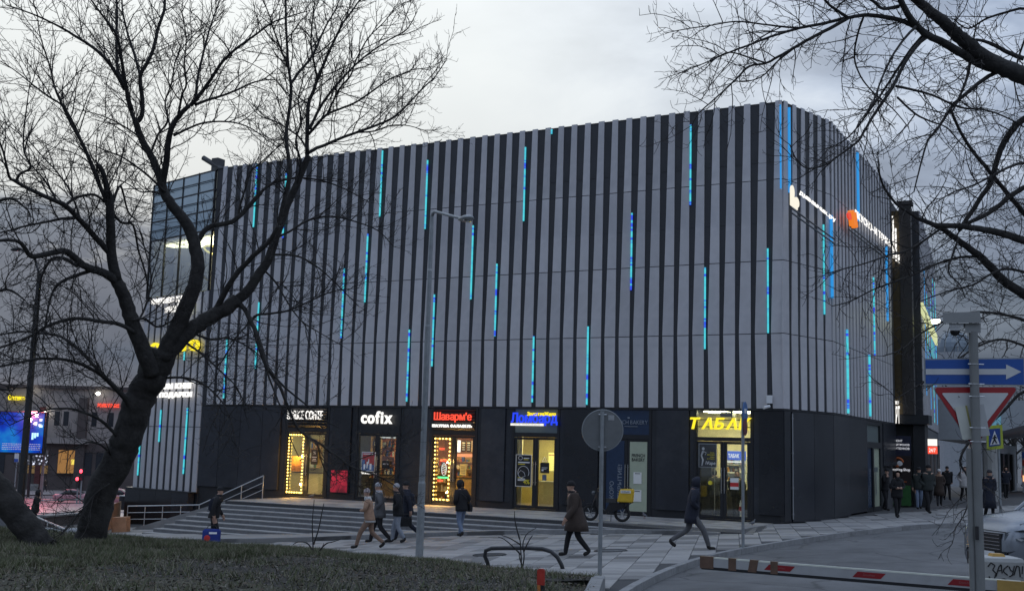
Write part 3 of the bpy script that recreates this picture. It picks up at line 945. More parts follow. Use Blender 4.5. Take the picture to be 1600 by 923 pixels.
M_poster_black = mat('poster_black', (.016, .016, .016), .4, var=.2)
M_ink = mat('ink_black', (.012, .012, .012), .5)
M_inkw = mat('ink_white', (.8, .8, .8), .5)
M_inky = mat('ink_yellow', (.75, .62, .03), .5)
M_inkr = mat('ink_red', (.55, .03, .03), .5)
M_inkb = mat('ink_blue', (.03, .09, .42), .5)
M_film_blue = mat('film_blue', (.016, .034, .075), .35, var=.12)
M_film_green = mat('film_pale_green', (.40, .44, .32), .5, var=.05)
M_bottle = [mat('goods_%s' % n, c, .4, var=.2) for n, c in (('red', (.45, .05, .03)), ('amber', (.45, .22, .04)), ('cream', (.6, .52, .38)), ('green', (.08, .22, .06)), ('brown', (.13, .06, .03)), ('white', (.7, .7, .68)), ('blue', (.05, .12, .4)))]
EX, EZ = (1, 0, 0), (0, 0, 1)
YS = FY - .01

def shelf(label, x0, x1, y0, y1, z0, z1, n, seed, body=None, cat='shelf', group=None, per=9):
    g = random.Random(seed); dx = x0 / FY * (y0 - FY); x0 += dx; x1 += dx      # stands deep in the room, in line with the door
    t = thing('shop_shelf', label, cat, (x0, y0, z0), 0, group)
    b = MB(); b.box(x0, x0 + .03, y0, y1, z0, z1); b.box(x1 - .03, x1, y0, y1, z0, z1); b.box(x0, x1, y1 - .02, y1 + .01, z0, z1)
    b.build('side_panel', body or M_wood, t)
    for k in range(n):
        z = z0 + (z1 - z0) * k / n
        b = MB(); b.box(x0 + .03, x1 - .03, y0, y1 - .02, z, z + .025); b.build('shelf_board', body or M_wood, t)
        x = x0 + .06
        while x < x1 - .1:
            w = g.uniform(.05, .10); hh = g.uniform(.3, .75) * (z1 - z0) / n
            if g.random() < .85:
                b = MB()
                if g.random() < .5: b.box(x, x + w, y0 + .04, y0 + .16, z + .026, z + .026 + hh)
                else: b.tube([(x + w / 2, y0 + .1, z + .026), (x + w / 2, y0 + .1, z + .026 + hh * .7), (x + w / 2, y0 + .1, z + .026 + hh)], [w / 2, w / 2, w / 4], 8)
                b.build('packet', g.choice(M_bottle), t)
            x += w + .02
    return t
def counter(label, x0, x1, y0, y1, hgt, m, top=None):
    dx = x0 / FY * (y0 - FY); x0 += dx; x1 += dx
    t = thing('shop_counter', label, 'counter', (x0, y0, 0))
    b = MB(); b.box(x0, x1, y0, y1, 0, hgt); b.build('front_panel', m, t)
    b = MB(); b.box(x0 - .03, x1 + .03, y0 - .03, y1, hgt + .002, hgt + .04); b.build('counter_top', top or M_dark, t)
    return t
def garland(label, pts, m=E_bulb, r=.032):
    t = thing('light_garland', label, 'string lights', pts[0], 0, 'bulb garlands framing the shop doors')
    b = MB(); b.tube(pts, .006, 4); b.build('wire', M_black, t)
    c_ = sum(pts, Vector()) / len(pts)
    for dz in (-.9, .3):          # the light the bulbs throw on the terrace
        L_ = bpy.data.lights.new('garland_light', 'POINT'); L_.energy = 34; L_.color = (1, .52, .12); L_.shadow_soft_size = .03
        o_ = place('garland_light', L_, t); o_.matrix_basis = Matrix.Translation(c_ + Vector((0, -.25, dz)))
    me = MB().ball((0, 0, 0), r, nu=8, nv=5).mesh('bulb', m, True)
    for p in pts:
        o = place('bulb', me, t); o.matrix_basis = Matrix.Translation(p)
def frame_pts(x0, x1, z0, z1, y, step=.135):
    P = []
    z = z1
    while z > z0: P.append(Vector((x0 + random.uniform(-.008, .008), y, z))); z -= step
    x = x0
    while x < x1: P.append(Vector((x, y, z0))); x += step
    z = z0
    while z < z1: P.append(Vector((x1 + random.uniform(-.008, .008), y, z))); z += step
    x = x1
    while x > x0 + .05: P.append(Vector((x, y, z1))); x -= step
    return P
def poster(label, x0, x1, z0, z1, m, y=YS + .0, cat='poster', border=None):
    t = thing('poster', label, cat, (x0, y, z0))
    b = MB(); b.box(x0, x1, y, y + .008, z0, z1); b.build('sheet', m, t)
    if border:
        b = MB(); e = .025
        for a in ((x0 - e, x1 + e, z1, z1 + e), (x0 - e, x1 + e, z0 - e, z0), (x0 - e, x0, z0, z1), (x1, x1 + e, z0, z1)):
            b.box(a[0], a[1], y - .004, y + .02, a[2], a[3])
        b.build('frame', border, t)
    return t
def write(t, s, m, x, z, w, hgt, y=YS - .003, **k):
    return lettering('print', s, m, t, (x, y, z), EX, EZ, w, hgt, depth=.002, **k)
def bars(t, m, rows, y=YS - .003):
    b = MB()
    for x, z, w, hh in rows: b.box(x, x + w, y, y + .002, z, z + hh)
    b.build('print', m, t)

# -- 1: coffee -----------------------------------------------------------------
x0, x1 = DOORS[0]
room(x0, x1, 2.85, M_cream, M_wood)
lamp(x0 + .2, x1 - .2, FY + .7, FY + 1.2, 2.84, E_cream)
M_louver = mat('louver_black', (.014, .014, .016), .45, var=.2)
entrance(x0, x1)
def louver(x0, x1):
    for i in range(7):
        b = MB(); z = 3.0 + i * .12
        b.obox(((x0 + x1) / 2, FY + .03, z + .05), ((x1 - x0) / 2 - .12, 0, 0), (0, .02, .02), (0, -.03, .045)); b.build('louver', M_louver, mall)
louver(x0, x1)
sg = thing('shop_sign', 'white lit sign reading ONE PRICE COFFEE over the garland door beside the red glow', 'sign', (x0, FY, 3.3), 0, 'lit shop signs')
letters('PRICE COFFEE', E_white, sg, (-31.12, FY - .06, 3.33), EX, EZ, 1.68, .38, bold=.0, gap=.12)
lettering('letter', 'ONE', E_white, sg, (-31.2, FY - .06, 3.33), (0, 0, 1), (-1, 0, 0), .38, .14, depth=.05)
garland('warm bulb garland round the glass of the coffee shop door', frame_pts(-31.22, -30.45, .2, 2.66, FY - .0))
t = poster('orange and yellow window print on the door of the coffee shop', -31.12, -30.58, 1.1, 1.75, mat('print_orange', (.55, .25, .05), .5, var=.5, scale=9), FY + .10)
t = poster('small black notice with white lines on the coffee shop door', -30.02, -29.66, 1.42, 2.05, M_poster_black, FY + .02)
write(t, '%', M_inkw, -29.90, 1.85, .12, .13, FY + .017); bars(t, M_inkw, [(-29.96, 1.72, .24, .025), (-29.93, 1.64, .18, .02), (-29.96, 1.57, .24, .02)], FY + .017)
counter('pale coffee counter with glass top inside the first shop', -31.2, -29.5, FY + 1.4, FY + 2.0, 1.0, M_cream)
shelf('wooden shelf of cups behind the coffee counter', -31.1, -29.6, FY + 2.3, FY + 2.7, 1.2, 2.5, 3, 5)
t = poster('red reflection as a glowing sheet low on the dark wall between two coffee shops', -28.88, -28.03, .30, 1.22, None or emit('red_reflection', (.85, .02, .07), .24, (.3, .02, .03)), FY - .035)  # glowing sheet painted for a red screen reflected in the cladding
tree_ = MATS['red_reflection'].node_tree
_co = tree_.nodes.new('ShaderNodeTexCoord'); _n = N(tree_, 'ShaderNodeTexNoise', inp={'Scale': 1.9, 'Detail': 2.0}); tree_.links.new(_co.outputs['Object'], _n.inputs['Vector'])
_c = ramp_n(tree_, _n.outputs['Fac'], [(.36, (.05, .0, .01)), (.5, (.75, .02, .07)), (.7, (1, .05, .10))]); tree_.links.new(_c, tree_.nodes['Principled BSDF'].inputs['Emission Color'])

# -- 2: cofix ------------------------------------------------------------------
x0, x1 = DOORS[1]
room(x0, x1, 2.85, M_grey_wall, M_wood)
lamp(x0 + .9, x1 - .2, FY + .6, FY + 1.0, 2.84, emit('ceiling_amber', (1, .72, .30), 18))
entrance(x0, x1)
sg = thing('shop_sign', 'round white lit letters reading cofix on a black board', 'sign', (x0, FY, 3.2), 0, 'lit shop signs')
letters('cofix', E_white, sg, (-27.42, FY - .07, 3.19), EX, EZ, 1.56, .53, bold=.03, gap=.07)
b = MB(); b.box(-26.62, -26.585, FY + .11, FY + .14, .6, 2.66); b.box(-26.58, -25.78, FY + .11, FY + .14, 2.62, 2.65); b.build('light_strip', E_white, mall)
t = poster('red and blue framed drinks poster with a pale foot on the cofix door', -27.36, -26.72, 1.25, 2.0, mat('print_drinks', (.10, .17, .34), .5, var=.6, scale=5), FY + .02, border=M_paper)
M_pr = mat('print_red', (.42, .06, .06), .5, var=.3, scale=8)
bars(t, M_pr, [(-27.34, 1.70, .60, .28), (-27.2, 1.50, .45, .2)], FY + .015)
bars(t, M_inkw, [(-27.30, 1.92, .52, .035), (-27.27, 1.30, .09, .22), (-27.12, 1.34, .08, .28), (-26.97, 1.30, .10, .24), (-27.05, 1.55, .05, .18)], FY + .011)
b = MB(); b.box(-27.36, -26.72, FY + .015, FY + .04, 1.11, 1.2); b.build('foot_light', E_whites, t)
shelf('amber lit shelf with paper bags at the back of the cofix room', -26.95, -26.55, FY + 1.2, FY + 1.5, .9, 2.7, 4, 8)
shelf('dark shelf with orange boards and jars behind the cofix counter', -26.5, -25.7, FY + 1.9, FY + 2.2, 1.05, 2.6, 4, 9, mat('orange_board', (.5, .16, .04), .5))
counter('orange wooden counter inside the cofix shop', -26.5, -25.7, FY + .9, FY + 1.5, 1.05, M_wood)
t = poster('small black notice with white letters inside the cofix door', -26.36, -25.98, 1.38, 1.68, M_poster_black, FY + .02)
write(t, 'кофе', M_inkw, -26.3, 1.5, .26, .1, FY + .016)

# -- 3: shawarma -----------------------------------------------------------------
x0, x1 = DOORS[2]
room(x0, x1, 2.85, mat('orange_wall', (.50, .27, .10), .6, var=.2), M_wood)
lamp(x0 + .2, x1 - .2, FY + .7, FY + 1.2, 2.84, E_warm)
entrance(x0, x1)
louver(x0, x1)
sg = thing('shop_sign', "red lit letters reading Шаварм'е above white letters ШАУРМА ФАЛАФЕЛЬ", 'sign', (x0, FY, 3.1), 0, 'lit shop signs')
letters("Шаварм'е", E_red, sg, (-23.85, FY - .06, 3.30), EX, EZ, 1.74, .40, bold=.01, gap=.09)
letters('ШАУРМА ФАЛАФЕЛЬ', E_white, sg, (-23.92, FY - .06, 3.09), EX, EZ, 1.84, .135, bold=.03, gap=.08)
garland('warm bulb garland round the glass of the shawarma door', frame_pts(-23.80, -23.12, .22, 2.64, FY - .0, .16))
nsg = thing('neon_sign', 'white and green neon kebab sign inside the shawarma door', 'neon sign', (-23.5, FY + .1, 1.2))
b = MB(); zc = 1.42
b.tube([Vector((-23.42 + .11 * math.cos(a), FY + .12, zc + .24 * math.sin(a))) for a in [2 * PI * i / 20 for i in range(21)]], .014, 6)
for k in range(4): b.tube([(-23.50, FY + .12, zc - .15 + k * .09), (-23.34, FY + .12, zc - .07 + k * .09)], .012, 6)
b.build('tube', E_white, nsg)
lettering('letter', 'ШАВАРМА', emit('neon_green', (.1, .9, .25), 2.0), nsg, (-23.68, FY + .11, 1.06), EX, EZ, .5, .07, depth=.02)
for k, (z, xx) in enumerate(((2.18, -23.66), (1.72, -23.58), (.92, -23.70))):
    t = thing('neon_sign', ('small red neon sign high inside the shawarma door', 'small red neon sign above the kebab neon', 'small red neon sign low inside the shawarma door')[k], 'neon sign', (xx, FY + .1, z))
    lettering('letter', ('HOT', 'ШАУРМА', 'OPEN')[k], E_red, t, (xx, FY + .11, z), EX, EZ, .26 + .14 * (k == 1), .1, depth=.03, bold=.04)
t = poster('white lit menu panel hanging in the shawarma shop', -23.38, -23.14, 2.12, 2.6, emit('menu_light', (1, .95, .8), 1.5), FY + .9)
for k in range(3):
    t = poster(('black menu board with white prices beside the lit menu', 'black menu board with a red corner in the middle of the row', 'pale menu board at the end of the row')[k], -23.08 + k * .24, -22.88 + k * .24, 2.15, 2.58, (M_poster_black, M_poster_black, M_paper)[k], FY + .88)
    bars(t, (M_inkw, M_inkw, M_inkr)[k], [(-23.05 + k * .24, 2.2 + j * .09, .13, .05) for j in range(4)], FY + .875)
b = MB(); b.box(-23.45, -22.45, FY + .86, FY + .9, 1.93, 2.06); b.build('light_strip', emit('awning_light', (1, .32, .12), 1.0), mall)
counter('wooden service counter inside the shawarma shop', -22.9, -22.0, FY + .9, FY + 1.5, 1.05, M_wood)
shelf('crowded shelf of sauces and tins behind the shawarma counter', -22.9, -22.0, FY + 2.1, FY + 2.4, 1.1, 2.0, 3, 12)
shelf('low shelf of drinks behind the garland door', -23.75, -23.1, FY + 1.6, FY + 1.9, .1, 1.9, 5, 13)
t = poster('yellow paper notice taped to the shawarma door', -22.62, -22.33, 1.22, 1.66, mat('paper_yellow', (.68, .56, .18), .6, var=.06), FY + .02)
bars(t, M_ink, [(-22.58, 1.3 + j * .06, .2, .015) for j in range(5)], FY + .016)

# -- 4: pawn shop ------------------------------------------------------------------
x0, x1 = DOORS[3]
room(x0, x1, 2.85, M_yellow_wall, M_wood, 1.9)
lamp(x0 + .2, x1 - .2, FY + .6, FY + 1.1, 2.84, E_cream)
M_tgrey = mat('translucent_panel', (.13, .16, .155), .35, var=.08)
entrance(x0, x1, transom=M_tgrey)
sg = thing('shop_sign', 'blue lit letters reading Ломбард below small yellow ЗолотаяЖила', 'sign', (x0, FY, 3.2), 0, 'lit shop signs')
letters('Ломбард', E_blue, sg, (-20.32, FY - .07, 3.22), EX, EZ, 2.0, .50, bold=.02, gap=.07)
letters('ЗолотаяЖила', E_yel, sg, (-19.62, FY - .07, 3.60), EX, EZ, 1.22, .15, bold=.015, gap=.08)
b = MB(); b.box(-20.34, -18.93, FY - .1, FY - .04, 3.215, 3.30); b.build('light_bar', E_whites, sg)
lettering('letter', 'СЕТЬ ЛОМБАРДОВ', M_ink, sg, (-20.2, FY - .103, 3.235), EX, EZ, 1.15, .04, depth=.002)
t = poster('tall black poster with a white ring and yellow 4% on the pawn shop door', -20.10, -19.46, .90, 2.08, M_poster_black, FY + .02, border=M_paper)
write(t, '4%', M_inky, -19.78, .98, .28, .17, FY + .015, bold=.02)
b = MB(); b.tube([Vector((-19.78 + .24 * math.cos(a), FY + .014, 1.42 + .24 * math.sin(a))) for a in [2 * PI * i / 24 * .86 - .5 for i in range(25)]], .009, 5)
b.tube([Vector((-19.92 + .09 * math.cos(a), FY + .014, 1.97 + .07 * math.sin(a))) for a in [2 * PI * i / 16 for i in range(17)]], .008, 5)
b.tube([(-20.0, FY + .014, 1.38), (-19.9, FY + .014, 1.5), (-19.75, FY + .014, 1.42), (-19.7, FY + .014, 1.28), (-19.85, FY + .014, 1.22)], .007, 5)
b.build('print', M_inkw, t)
bars(t, M_inkw, [(-20.02, 1.78, .5, .045), (-20.02, 1.15, .32, .03), (-20.02, 1.10, .38, .03), (-19.78, 1.95, .24, .03)], FY + .015)
bars(t, M_inky, [(-20.02, 1.72, .3, .03), (-20.02, 1.20, .2, .03), (-19.78, 1.90, .2, .025)], FY + .015)
t = poster('small black notice on the second leaf of the pawn shop door', -19.06, -18.68, 1.42, 1.82, M_poster_black, FY + .02)
bars(t, M_inkw, [(-19.0, 1.62, .25, .015), (-19.0, 1.57, .2, .015), (-19.0, 1.5, .08, .05)], FY + .015)
t = poster('grey blue sticker below the black notice on the pawn shop door', -18.97, -18.79, 1.14, 1.36, mat('print_greyblue', (.08, .12, .20), .5, var=.4, scale=20), FY + .02)
t = poster('yellow lit leaflet panel inside the pawn shop', -19.14, -18.84, 1.5, 2.2, emit('leaflet', (1, .8, .2), .9, (.6, .5, .1)), FY + .9)
bars(t, M_inkr, [(-19.12, 2.1, .25, .03)], FY + .89)
t = thing('warning_sign', 'small pale triangle sticker on the glass above the black notice', 'sticker', (-18.9, FY, 1.9)); b = MB(); b.tube([(-18.98, FY + .02, 1.86), (-18.80, FY + .02, 1.86), (-18.89, FY + .02, 2.04), (-18.98, FY + .02, 1.86)], .012, 5); b.build('sheet', M_inkw, t)
counter('pale pawn shop counter behind the glass', -19.1, -18.4, FY + 1.1, FY + 1.5, 1.05, M_cream, M_paper)
t = thing('shop_partition', 'pale partition standing inside the pawn shop door', 'partition', (-20.2, FY + .6, 0)); b = MB(); b.box(-20.55, -20.15, FY + .6, FY + .66, 0, 2.8); b.build('board', M_cream, t)

# -- 5: bakery, not open yet ----------------------------------------------------------
x0, x1 = DOORS[4]
entrance(x0, x1, transom=M_film_blue)
sg = thing('shop_sign', 'pale lettering FRENCH BAKERY on dark blue film over the closed door', 'sign', (x0, FY, 3.3), 0, 'lettered films on the closed shop')
M_ltr = mat('lettering_pale', (.22, .25, .29), .5, var=.05)
letters('FRENCH BAKERY', M_ltr, sg, (-16.12, FY + .03, 3.33), EX, EZ, 1.42, .15, depth=.012, gap=.08)
b = MB(); b.box(-15.5, -15.42, FY + .03, FY + .045, 3.54, 3.60); b.box(-15.62, -15.1, FY + .03, FY + .045, 3.24, 3.26); b.build('print', M_ltr, sg)
f1 = thing('window_film', 'dark blue film lettered СКОРО ОТКРЫТИЕ behind the delivery scooter', 'window film', (-16.3, FY, .2))
b = MB(); b.box(-16.34, -15.62, FY + .05, FY + .062, .12, 2.72); b.build('sheet', M_film_blue, f1)
lettering('print', 'СКОРО', M_ltr, f1, (-16.02, FY + .045, .42), EZ, (-1, 0, 0), .80, .17, depth=.003, bold=.01)
lettering('print', 'ОТКРЫТИЕ!', M_ltr, f1, (-15.70, FY + .045, .42), EZ, (-1, 0, 0), 1.42, .17, depth=.003, bold=.01)
f2 = thing('window_film', 'pale green film lettered FRENCH BAKERY on the second leaf of the closed door', 'window film', (-15.4, FY, .2))
b = MB(); b.box(-15.40, -14.72, FY + .05, FY + .062, .16, 2.69); b.build('sheet', M_film_green, f2)
write(f2, 'FRENCH', M_ink, -15.32, 2.13, .52, .12, FY + .045, bold=.02); write(f2, 'BAKERY', M_ink, -15.32, 1.98, .52, .12, FY + .045, bold=.02)
for k, z in enumerate((1.16, .52)):
    t = poster(('pale square sticker higher on the green film', 'pale square sticker lower on the green film')[k], -15.24, -14.92, z, z + .42, M_paper, FY + .03, 'sticker')
    bars(t, M_ink, [(-15.18, z + .36, .2, .025)], FY + .026)

# -- 6: tobacco -------------------------------------------------------------------------
x0, x1 = DOORS[5]
room(x0, x1, 3.9, M_cream, M_grey_wall, 2.9)
for k in range(2):
    b = MB(); b.box(x0 + .2 + k * 1.1, x0 + .95 + k * 1.1, FY + .5, FY + 1.6, 3.83, 3.86); b.build('ceiling_light', emit('ceiling_neutral', (1, .89, .52), 19), mall)
entrance(x0, x1, top=2.92, transom=None)
for o in list(bpy.data.objects):     # the panel over this door is a window
    if o.name.startswith('transom_panel') and abs(o.data.vertices[0].co.x - (x0 + .10)) < .01:
        o.data.materials.clear(); o.data.materials.append(G_clear); o.name = 'glass_pane'
sg = thing('shop_sign', 'yellow slanted neon letters reading ТАБАК across the lit window by the corner', 'neon sign', (x0, FY, 3.2), 0, 'lit shop signs')
letters('ТАБАК', E_yel, sg, (-13.02, FY - .1, 3.19), EX, EZ, 2.25, .42, shear=.22, bold=.03, gap=.06, depth=.06)
b = MB(); 
for z in (3.27, 3.52): b.box(x0 + .1, x1 - .1, FY - .02, FY + .02, z, z + .03)
b.build('sign_rail', M_frame, sg)
t = thing('ceiling_unit', 'dark air unit under the ceiling of the tobacco shop', 'air unit', (-11.9, FY + .5, 3.7)); b = MB(); b.box(-12.05, -11.6, FY + .35, FY + .75, 3.66, 3.82); b.build('case', M_dark, t)
t = poster('grey poster with a pale figure and the word iVape on the tobacco shop door', -12.72, -12.10, 1.86, 2.66, mat('print_grey', (.055, .057, .06), .5, var=.35, scale=3), FY + .02, border=M_galv)
lettering('print', 'iVape', M_inkw, t, (-12.48, FY + .015, 1.90), EX, EZ, .36, .16, depth=.002)
for k, s_ in enumerate(('Сеть', 'магазинов', 'табака', 'и пара')): write(t, s_, M_inky, -12.42 + .1 * (k % 2 == 0), 2.34 - k * .075, .26 - .1 * (k % 2 == 0), .05, FY + .015)
b = MB(); b.tube([(-12.62, FY + .016, 1.9), (-12.58, FY + .016, 2.1), (-12.64, FY + .016, 2.25), (-12.58, FY + .016, 2.4)], [.02, .035, .03, .045], 6); b.ball((-12.57, FY + .012, 2.5), .05, .004, .055); b.tube([(-12.6, FY + .016, 2.42), (-12.46, FY + .016, 2.36), (-12.5, FY + .016, 2.28)], .012, 5); b.build('print', mat('ink_grey', (.45, .46, .47), .5), t)
for k in range(4):
    shelf(('top', 'second', 'third', 'lowest')[k] + ' row of the lit white cigarette shelf', -11.75, -10.98, FY + 2.3, FY + 2.6, 1.05 + (3 - k) * .3, 1.33 + (3 - k) * .3, 1, 20 + k, mat('shelf_white_lit', (.7, .74, .8), .5))
t = thing('shelf_header', 'blue header board lettered ТАБАК above the cigarette shelf', 'sign', (-12.4, FY + 2.2, 2.3)); b = MB(); b.box(-12.40, -11.64, FY + 2.2, FY + 2.26, 2.12, 2.45); b.build('board', emit('blue_board', (.02, .06, .35), .9, (.03, .06, .3)), t)
lettering('letter', 'ТАБАК', E_whites, t, (-12.30, FY + 2.19, 2.2), EX, EZ, .42, .15, depth=.01, bold=.03)
b = MB(); b.box(-12.38, -11.66, FY + 2.2, FY + 2.23, 2.02, 2.08); b.build('light_bar', E_whites, t)
counter('dark tobacco counter standing across the shop', -12.3, -10.9, FY + 1.5, FY + 1.9, 1.0, M_dark)
t = thing('display_cabinet', 'tall black cabinet inside the tobacco shop door', 'cabinet', (-12.7, FY + .9, 0)); b = MB(); b.box(-13.05, -12.55, FY + .9, FY + 1.4, 0, 1.84); b.build('case', M_dark, t); b = MB(); b.tube([(-12.3, FY + .5, .3), (-12.3, FY + .5, 1.86)], .018, 6); b.build('post', M_galv, t)
t = thing('door_sticker', 'yellow round sticker on the glass of the tobacco shop door', 'sticker', (-12.32, FY, 1.3)); b = MB(); b.disc((-12.32, FY + .03, 1.30), (.075, 0, 0), (0, 0, .075), (0, .006, 0)); b.build('sheet', M_inky, t)
t = poster('pale notice with a red band on the tobacco shop door', -11.58, -11.28, 1.10, 1.50, M_paper, FY + .02); bars(t, M_inkr, [(-11.58, 1.20, .3, .14)], FY + .015)
t = thing('traffic_cone', 'small red and white cone on the floor of the tobacco shop', 'cone', (-11.35, FY + .5, 0)); b = MB(); b.tube([(-11.35, FY + .5, .35), (-11.35, FY + .5, .5)], [.07, .05], 10); b.build('cone_body', M_inkr, t); b = MB(); b.tube([(-11.35, FY + .5, .502), (-11.35, FY + .5, .6), (-11.35, FY + .5, .72)], [.045, .035, .01], 10); b.build('stripe', M_inkw, t); b = MB(); b.tube([(-11.35, FY + .5, 0), (-11.35, FY + .5, .345)], .03, 8); b.build('foot', M_inkw, t)
# small camera on the wall near the corner
t = thing('security_camera', 'white security camera under the striped panels beside the corner', 'camera', (-10.1, FY - .1, 4.1)); b = MB(); b.box(-10.22, -10.02, FY - .22, FY - .13, 4.12, 4.40); b.build('mount', M_white, t)
b = MB(); b.tube([(-10.12, FY - .2, 4.02), (-10.26, FY - .42, 3.96)], .055, 10); b.build('body', M_white, t)

# -- side door -----------------------------------------------------------------------
p0, d, L, _ = SEGS['side']; nS = Vector((d.y, -d.x, 0))
def side_box(b, s0, s1, z0, z1, o0, o1, mi=0):
    vs = [p0 + d * s + nS * o + Vector((0, 0, z)) for z in (z0, z1) for s, o in ((s0, o0), (s1, o0), (s1, o1), (s0, o1))]
    b.add(vs, [(0, 3, 2, 1), (4, 5, 6, 7), (0, 1, 5, 4), (1, 2, 6, 5), (2, 3, 7, 6), (3, 0, 4, 7)], mi)
f = MB(); zb = .12
side_box(f, SD0, SD0 + .2, zb, 3.86, -.15, -.02); side_box(f, SD1 - .5, SD1, zb, 3.86, -.15, -.02); side_box(f, SD0 + .2, SD1 - .5, 2.75, 3.0, -.15, -.02); side_box(f, SD0 + .2, SD1 - .5, 3.72, 3.86, -.15, -.02); side_box(f, 7.0, 7.25, zb, 2.75, -.15, -.02); side_box(f, SD0 + .2, SD1 - .5, zb, .3, -.15, -.03)
f.build('door_frame', M_frame, mall)
b = MB(); side_box(b, SD0 + .2, SD1 - .5, 3.0, 3.72, -.12, -.10); b.build('transom_panel', M_tgrey, mall)
t = thing('window_film', 'dark film lettered СКОРО ОТКРЫТИЕ on the door round the corner', 'window film', p0 + d * 6, 0, 'lettered films on the closed shop'); b = MB(); side_box(b, SD0 + .2, 7.0, .3, 2.75, -.11, -.09); b.build('sheet', M_film_blue, t)
for k, (s_, s0_, w) in enumerate((('СКОРО', 6.15, .8), ('ОТКРЫТИЕ', 6.55, 1.5))):
    q = p0 + d * (s0_ + .3) + nS * (-.088) + Vector((0, 0, .4)); lettering('print', s_, M_ltr, t, q, EZ, -d, w, .3, depth=.003)
t = thing('window_film', 'pale green film on the second leaf of the door round the corner', 'window film', p0 + d * 7.6); b = MB(); side_box(b, 7.25, SD1 - .5, .3, 2.75, -.11, -.09); b.build('sheet', M_film_green, t)
b = MB(); side_box(b, 7.4, 8.3, 1.75, 1.95, -.088, -.085); b.build('print', M_tgrey, t)
b = MB(); q = p0 + d * 7.2 + nS * .05; b.tube([(q.x, q.y, .8), (q.x, q.y, 1.75)], .02, 8); b.build('door_handle', M_steel, mall)

# ------------------------------------------------------------------ signs on the upper walls
def wall_sign(key, name, label, parts, group='lit signs on the upper walls'):
    p0, d, L, _ = SEGS[key]; n = Vector((d.y, -d.x, 0))
    q0 = None; t = None
    for s_, m, (xa, ya), (xb, yb), hpx, kw in parts:      # lower corners of the line in the photograph
        pa, pb = onplane(xa, ya, p0 + n * .22, n), onplane(xb, yb, p0 + n * .22, n)
        if t is None: t = thing(name, label, 'sign', pa, 0, group)
        up = onplane(xa, ya - hpx, p0 + n * .3, n).z - pa.z
        letters(s_, m, t, (pa.x, pa.y, (pa.z + pb.z) / 2), d, EZ, (pb - pa).dot(d), up, **kw)
    return t, p0, d, n
pS, dS, LS, _ = SEGS['side']
t, p0_, d_, n_ = wall_sign('side', 'wall_sign', 'white lit letters диванчик.ру with a sofa emblem near the roof corner', [('диванчик.ру', E_white, (1249, 322), (1305, 334), 11, dict(bold=.01, gap=.09, depth=.02))])
# rebuild its emblem: rounded white shape
pc, dc, _, _ = SEGS['corner']; nc = Vector((dc.y, -dc.x, 0))
q = onplane(1234, 318, pS + nS * .3, nS); q2 = onplane(1246, 312, pS + nS * .3, nS)
ww = abs((q2 - q).dot(dS)); b = MB()
zc = onplane(1240, 308, pS + nS * .3, nS).z
b.disc(q + dS * ww * .25 + Vector((0, 0, zc - q.z + .12)), dS * ww * .24, Vector((0, 0, .22)), nS * .04, 16)
b.disc(q + dS * ww * .80 + Vector((0, 0, zc - q.z - .12)), dS * ww * .30, Vector((0, 0, .17)), nS * .04, 16)
vs = [q + dS * s + Vector((0, 0, z - q.z)) + nS * o for o in (.004, .036) for s, z in ((0, zc - .36), (ww * .9, zc - .36), (ww * .9, zc - .1), (0, zc + .1))]
b.add(vs, [(0, 1, 2, 3), (7, 6, 5, 4), (0, 4, 5, 1), (1, 5, 6, 2), (2, 6, 7, 3), (3, 7, 4, 0)])
b.build('emblem', emit('lit_cream', (1, .93, .76), .62), t)
t2, _, _, _ = wall_sign('side', 'wall_sign', 'lit letters ВКУСНО–И ТОЧКА with an orange and red emblem', [('ВКУСНО–И ТОЧКА', E_white, (1336, 349), (1391, 378), 15, dict(bold=.01, gap=.09, depth=.02))])
E_or = emit('lit_orange', (1, .25, .02), .55)
qa = onplane(1323, 343, pS + nS * .3, nS); qb = onplane(1334, 347, pS + nS * .3, nS); ww = (qb - qa).dot(dS)
zt_ = onplane(1328, 327, pS + nS * .3, nS).z - qa.z
b = MB(); b.disc(qa + dS * ww * .22 + Vector((0, 0, zt_ * .35)), dS * ww * .26, Vector((0, 0, zt_ * .26)), nS * .08, 16); b.build('emblem_dot', emit('emblem_red', (1, .07, .03), .5), t2)
b = MB()
for k in (.42, .75): b.tube([qa + dS * ww * k + nS * .05 + Vector((0, 0, zt_ * .85)), qa + dS * ww * (k + .2) + nS * .05 + Vector((0, 0, -.1))], .13, 8)
b.build('emblem_bar', E_or, t2)
b = MB()
for tt, (xa, ya), (xb, yb) in ((t, (1238, 326), (1303, 338)), (t2, (1326, 352), (1389, 384))):
    bb = MB(); pa, pb = onplane(xa, ya, pS + nS * .2, nS), onplane(xb, yb, pS + nS * .2, nS)
    for dz in (0, -.16): bb.tube([pa + Vector((0, 0, dz)), Vector((pb.x, pb.y, pa.z + dz))], .03, 5)
    bb.build('sign_rail', M_black, tt)
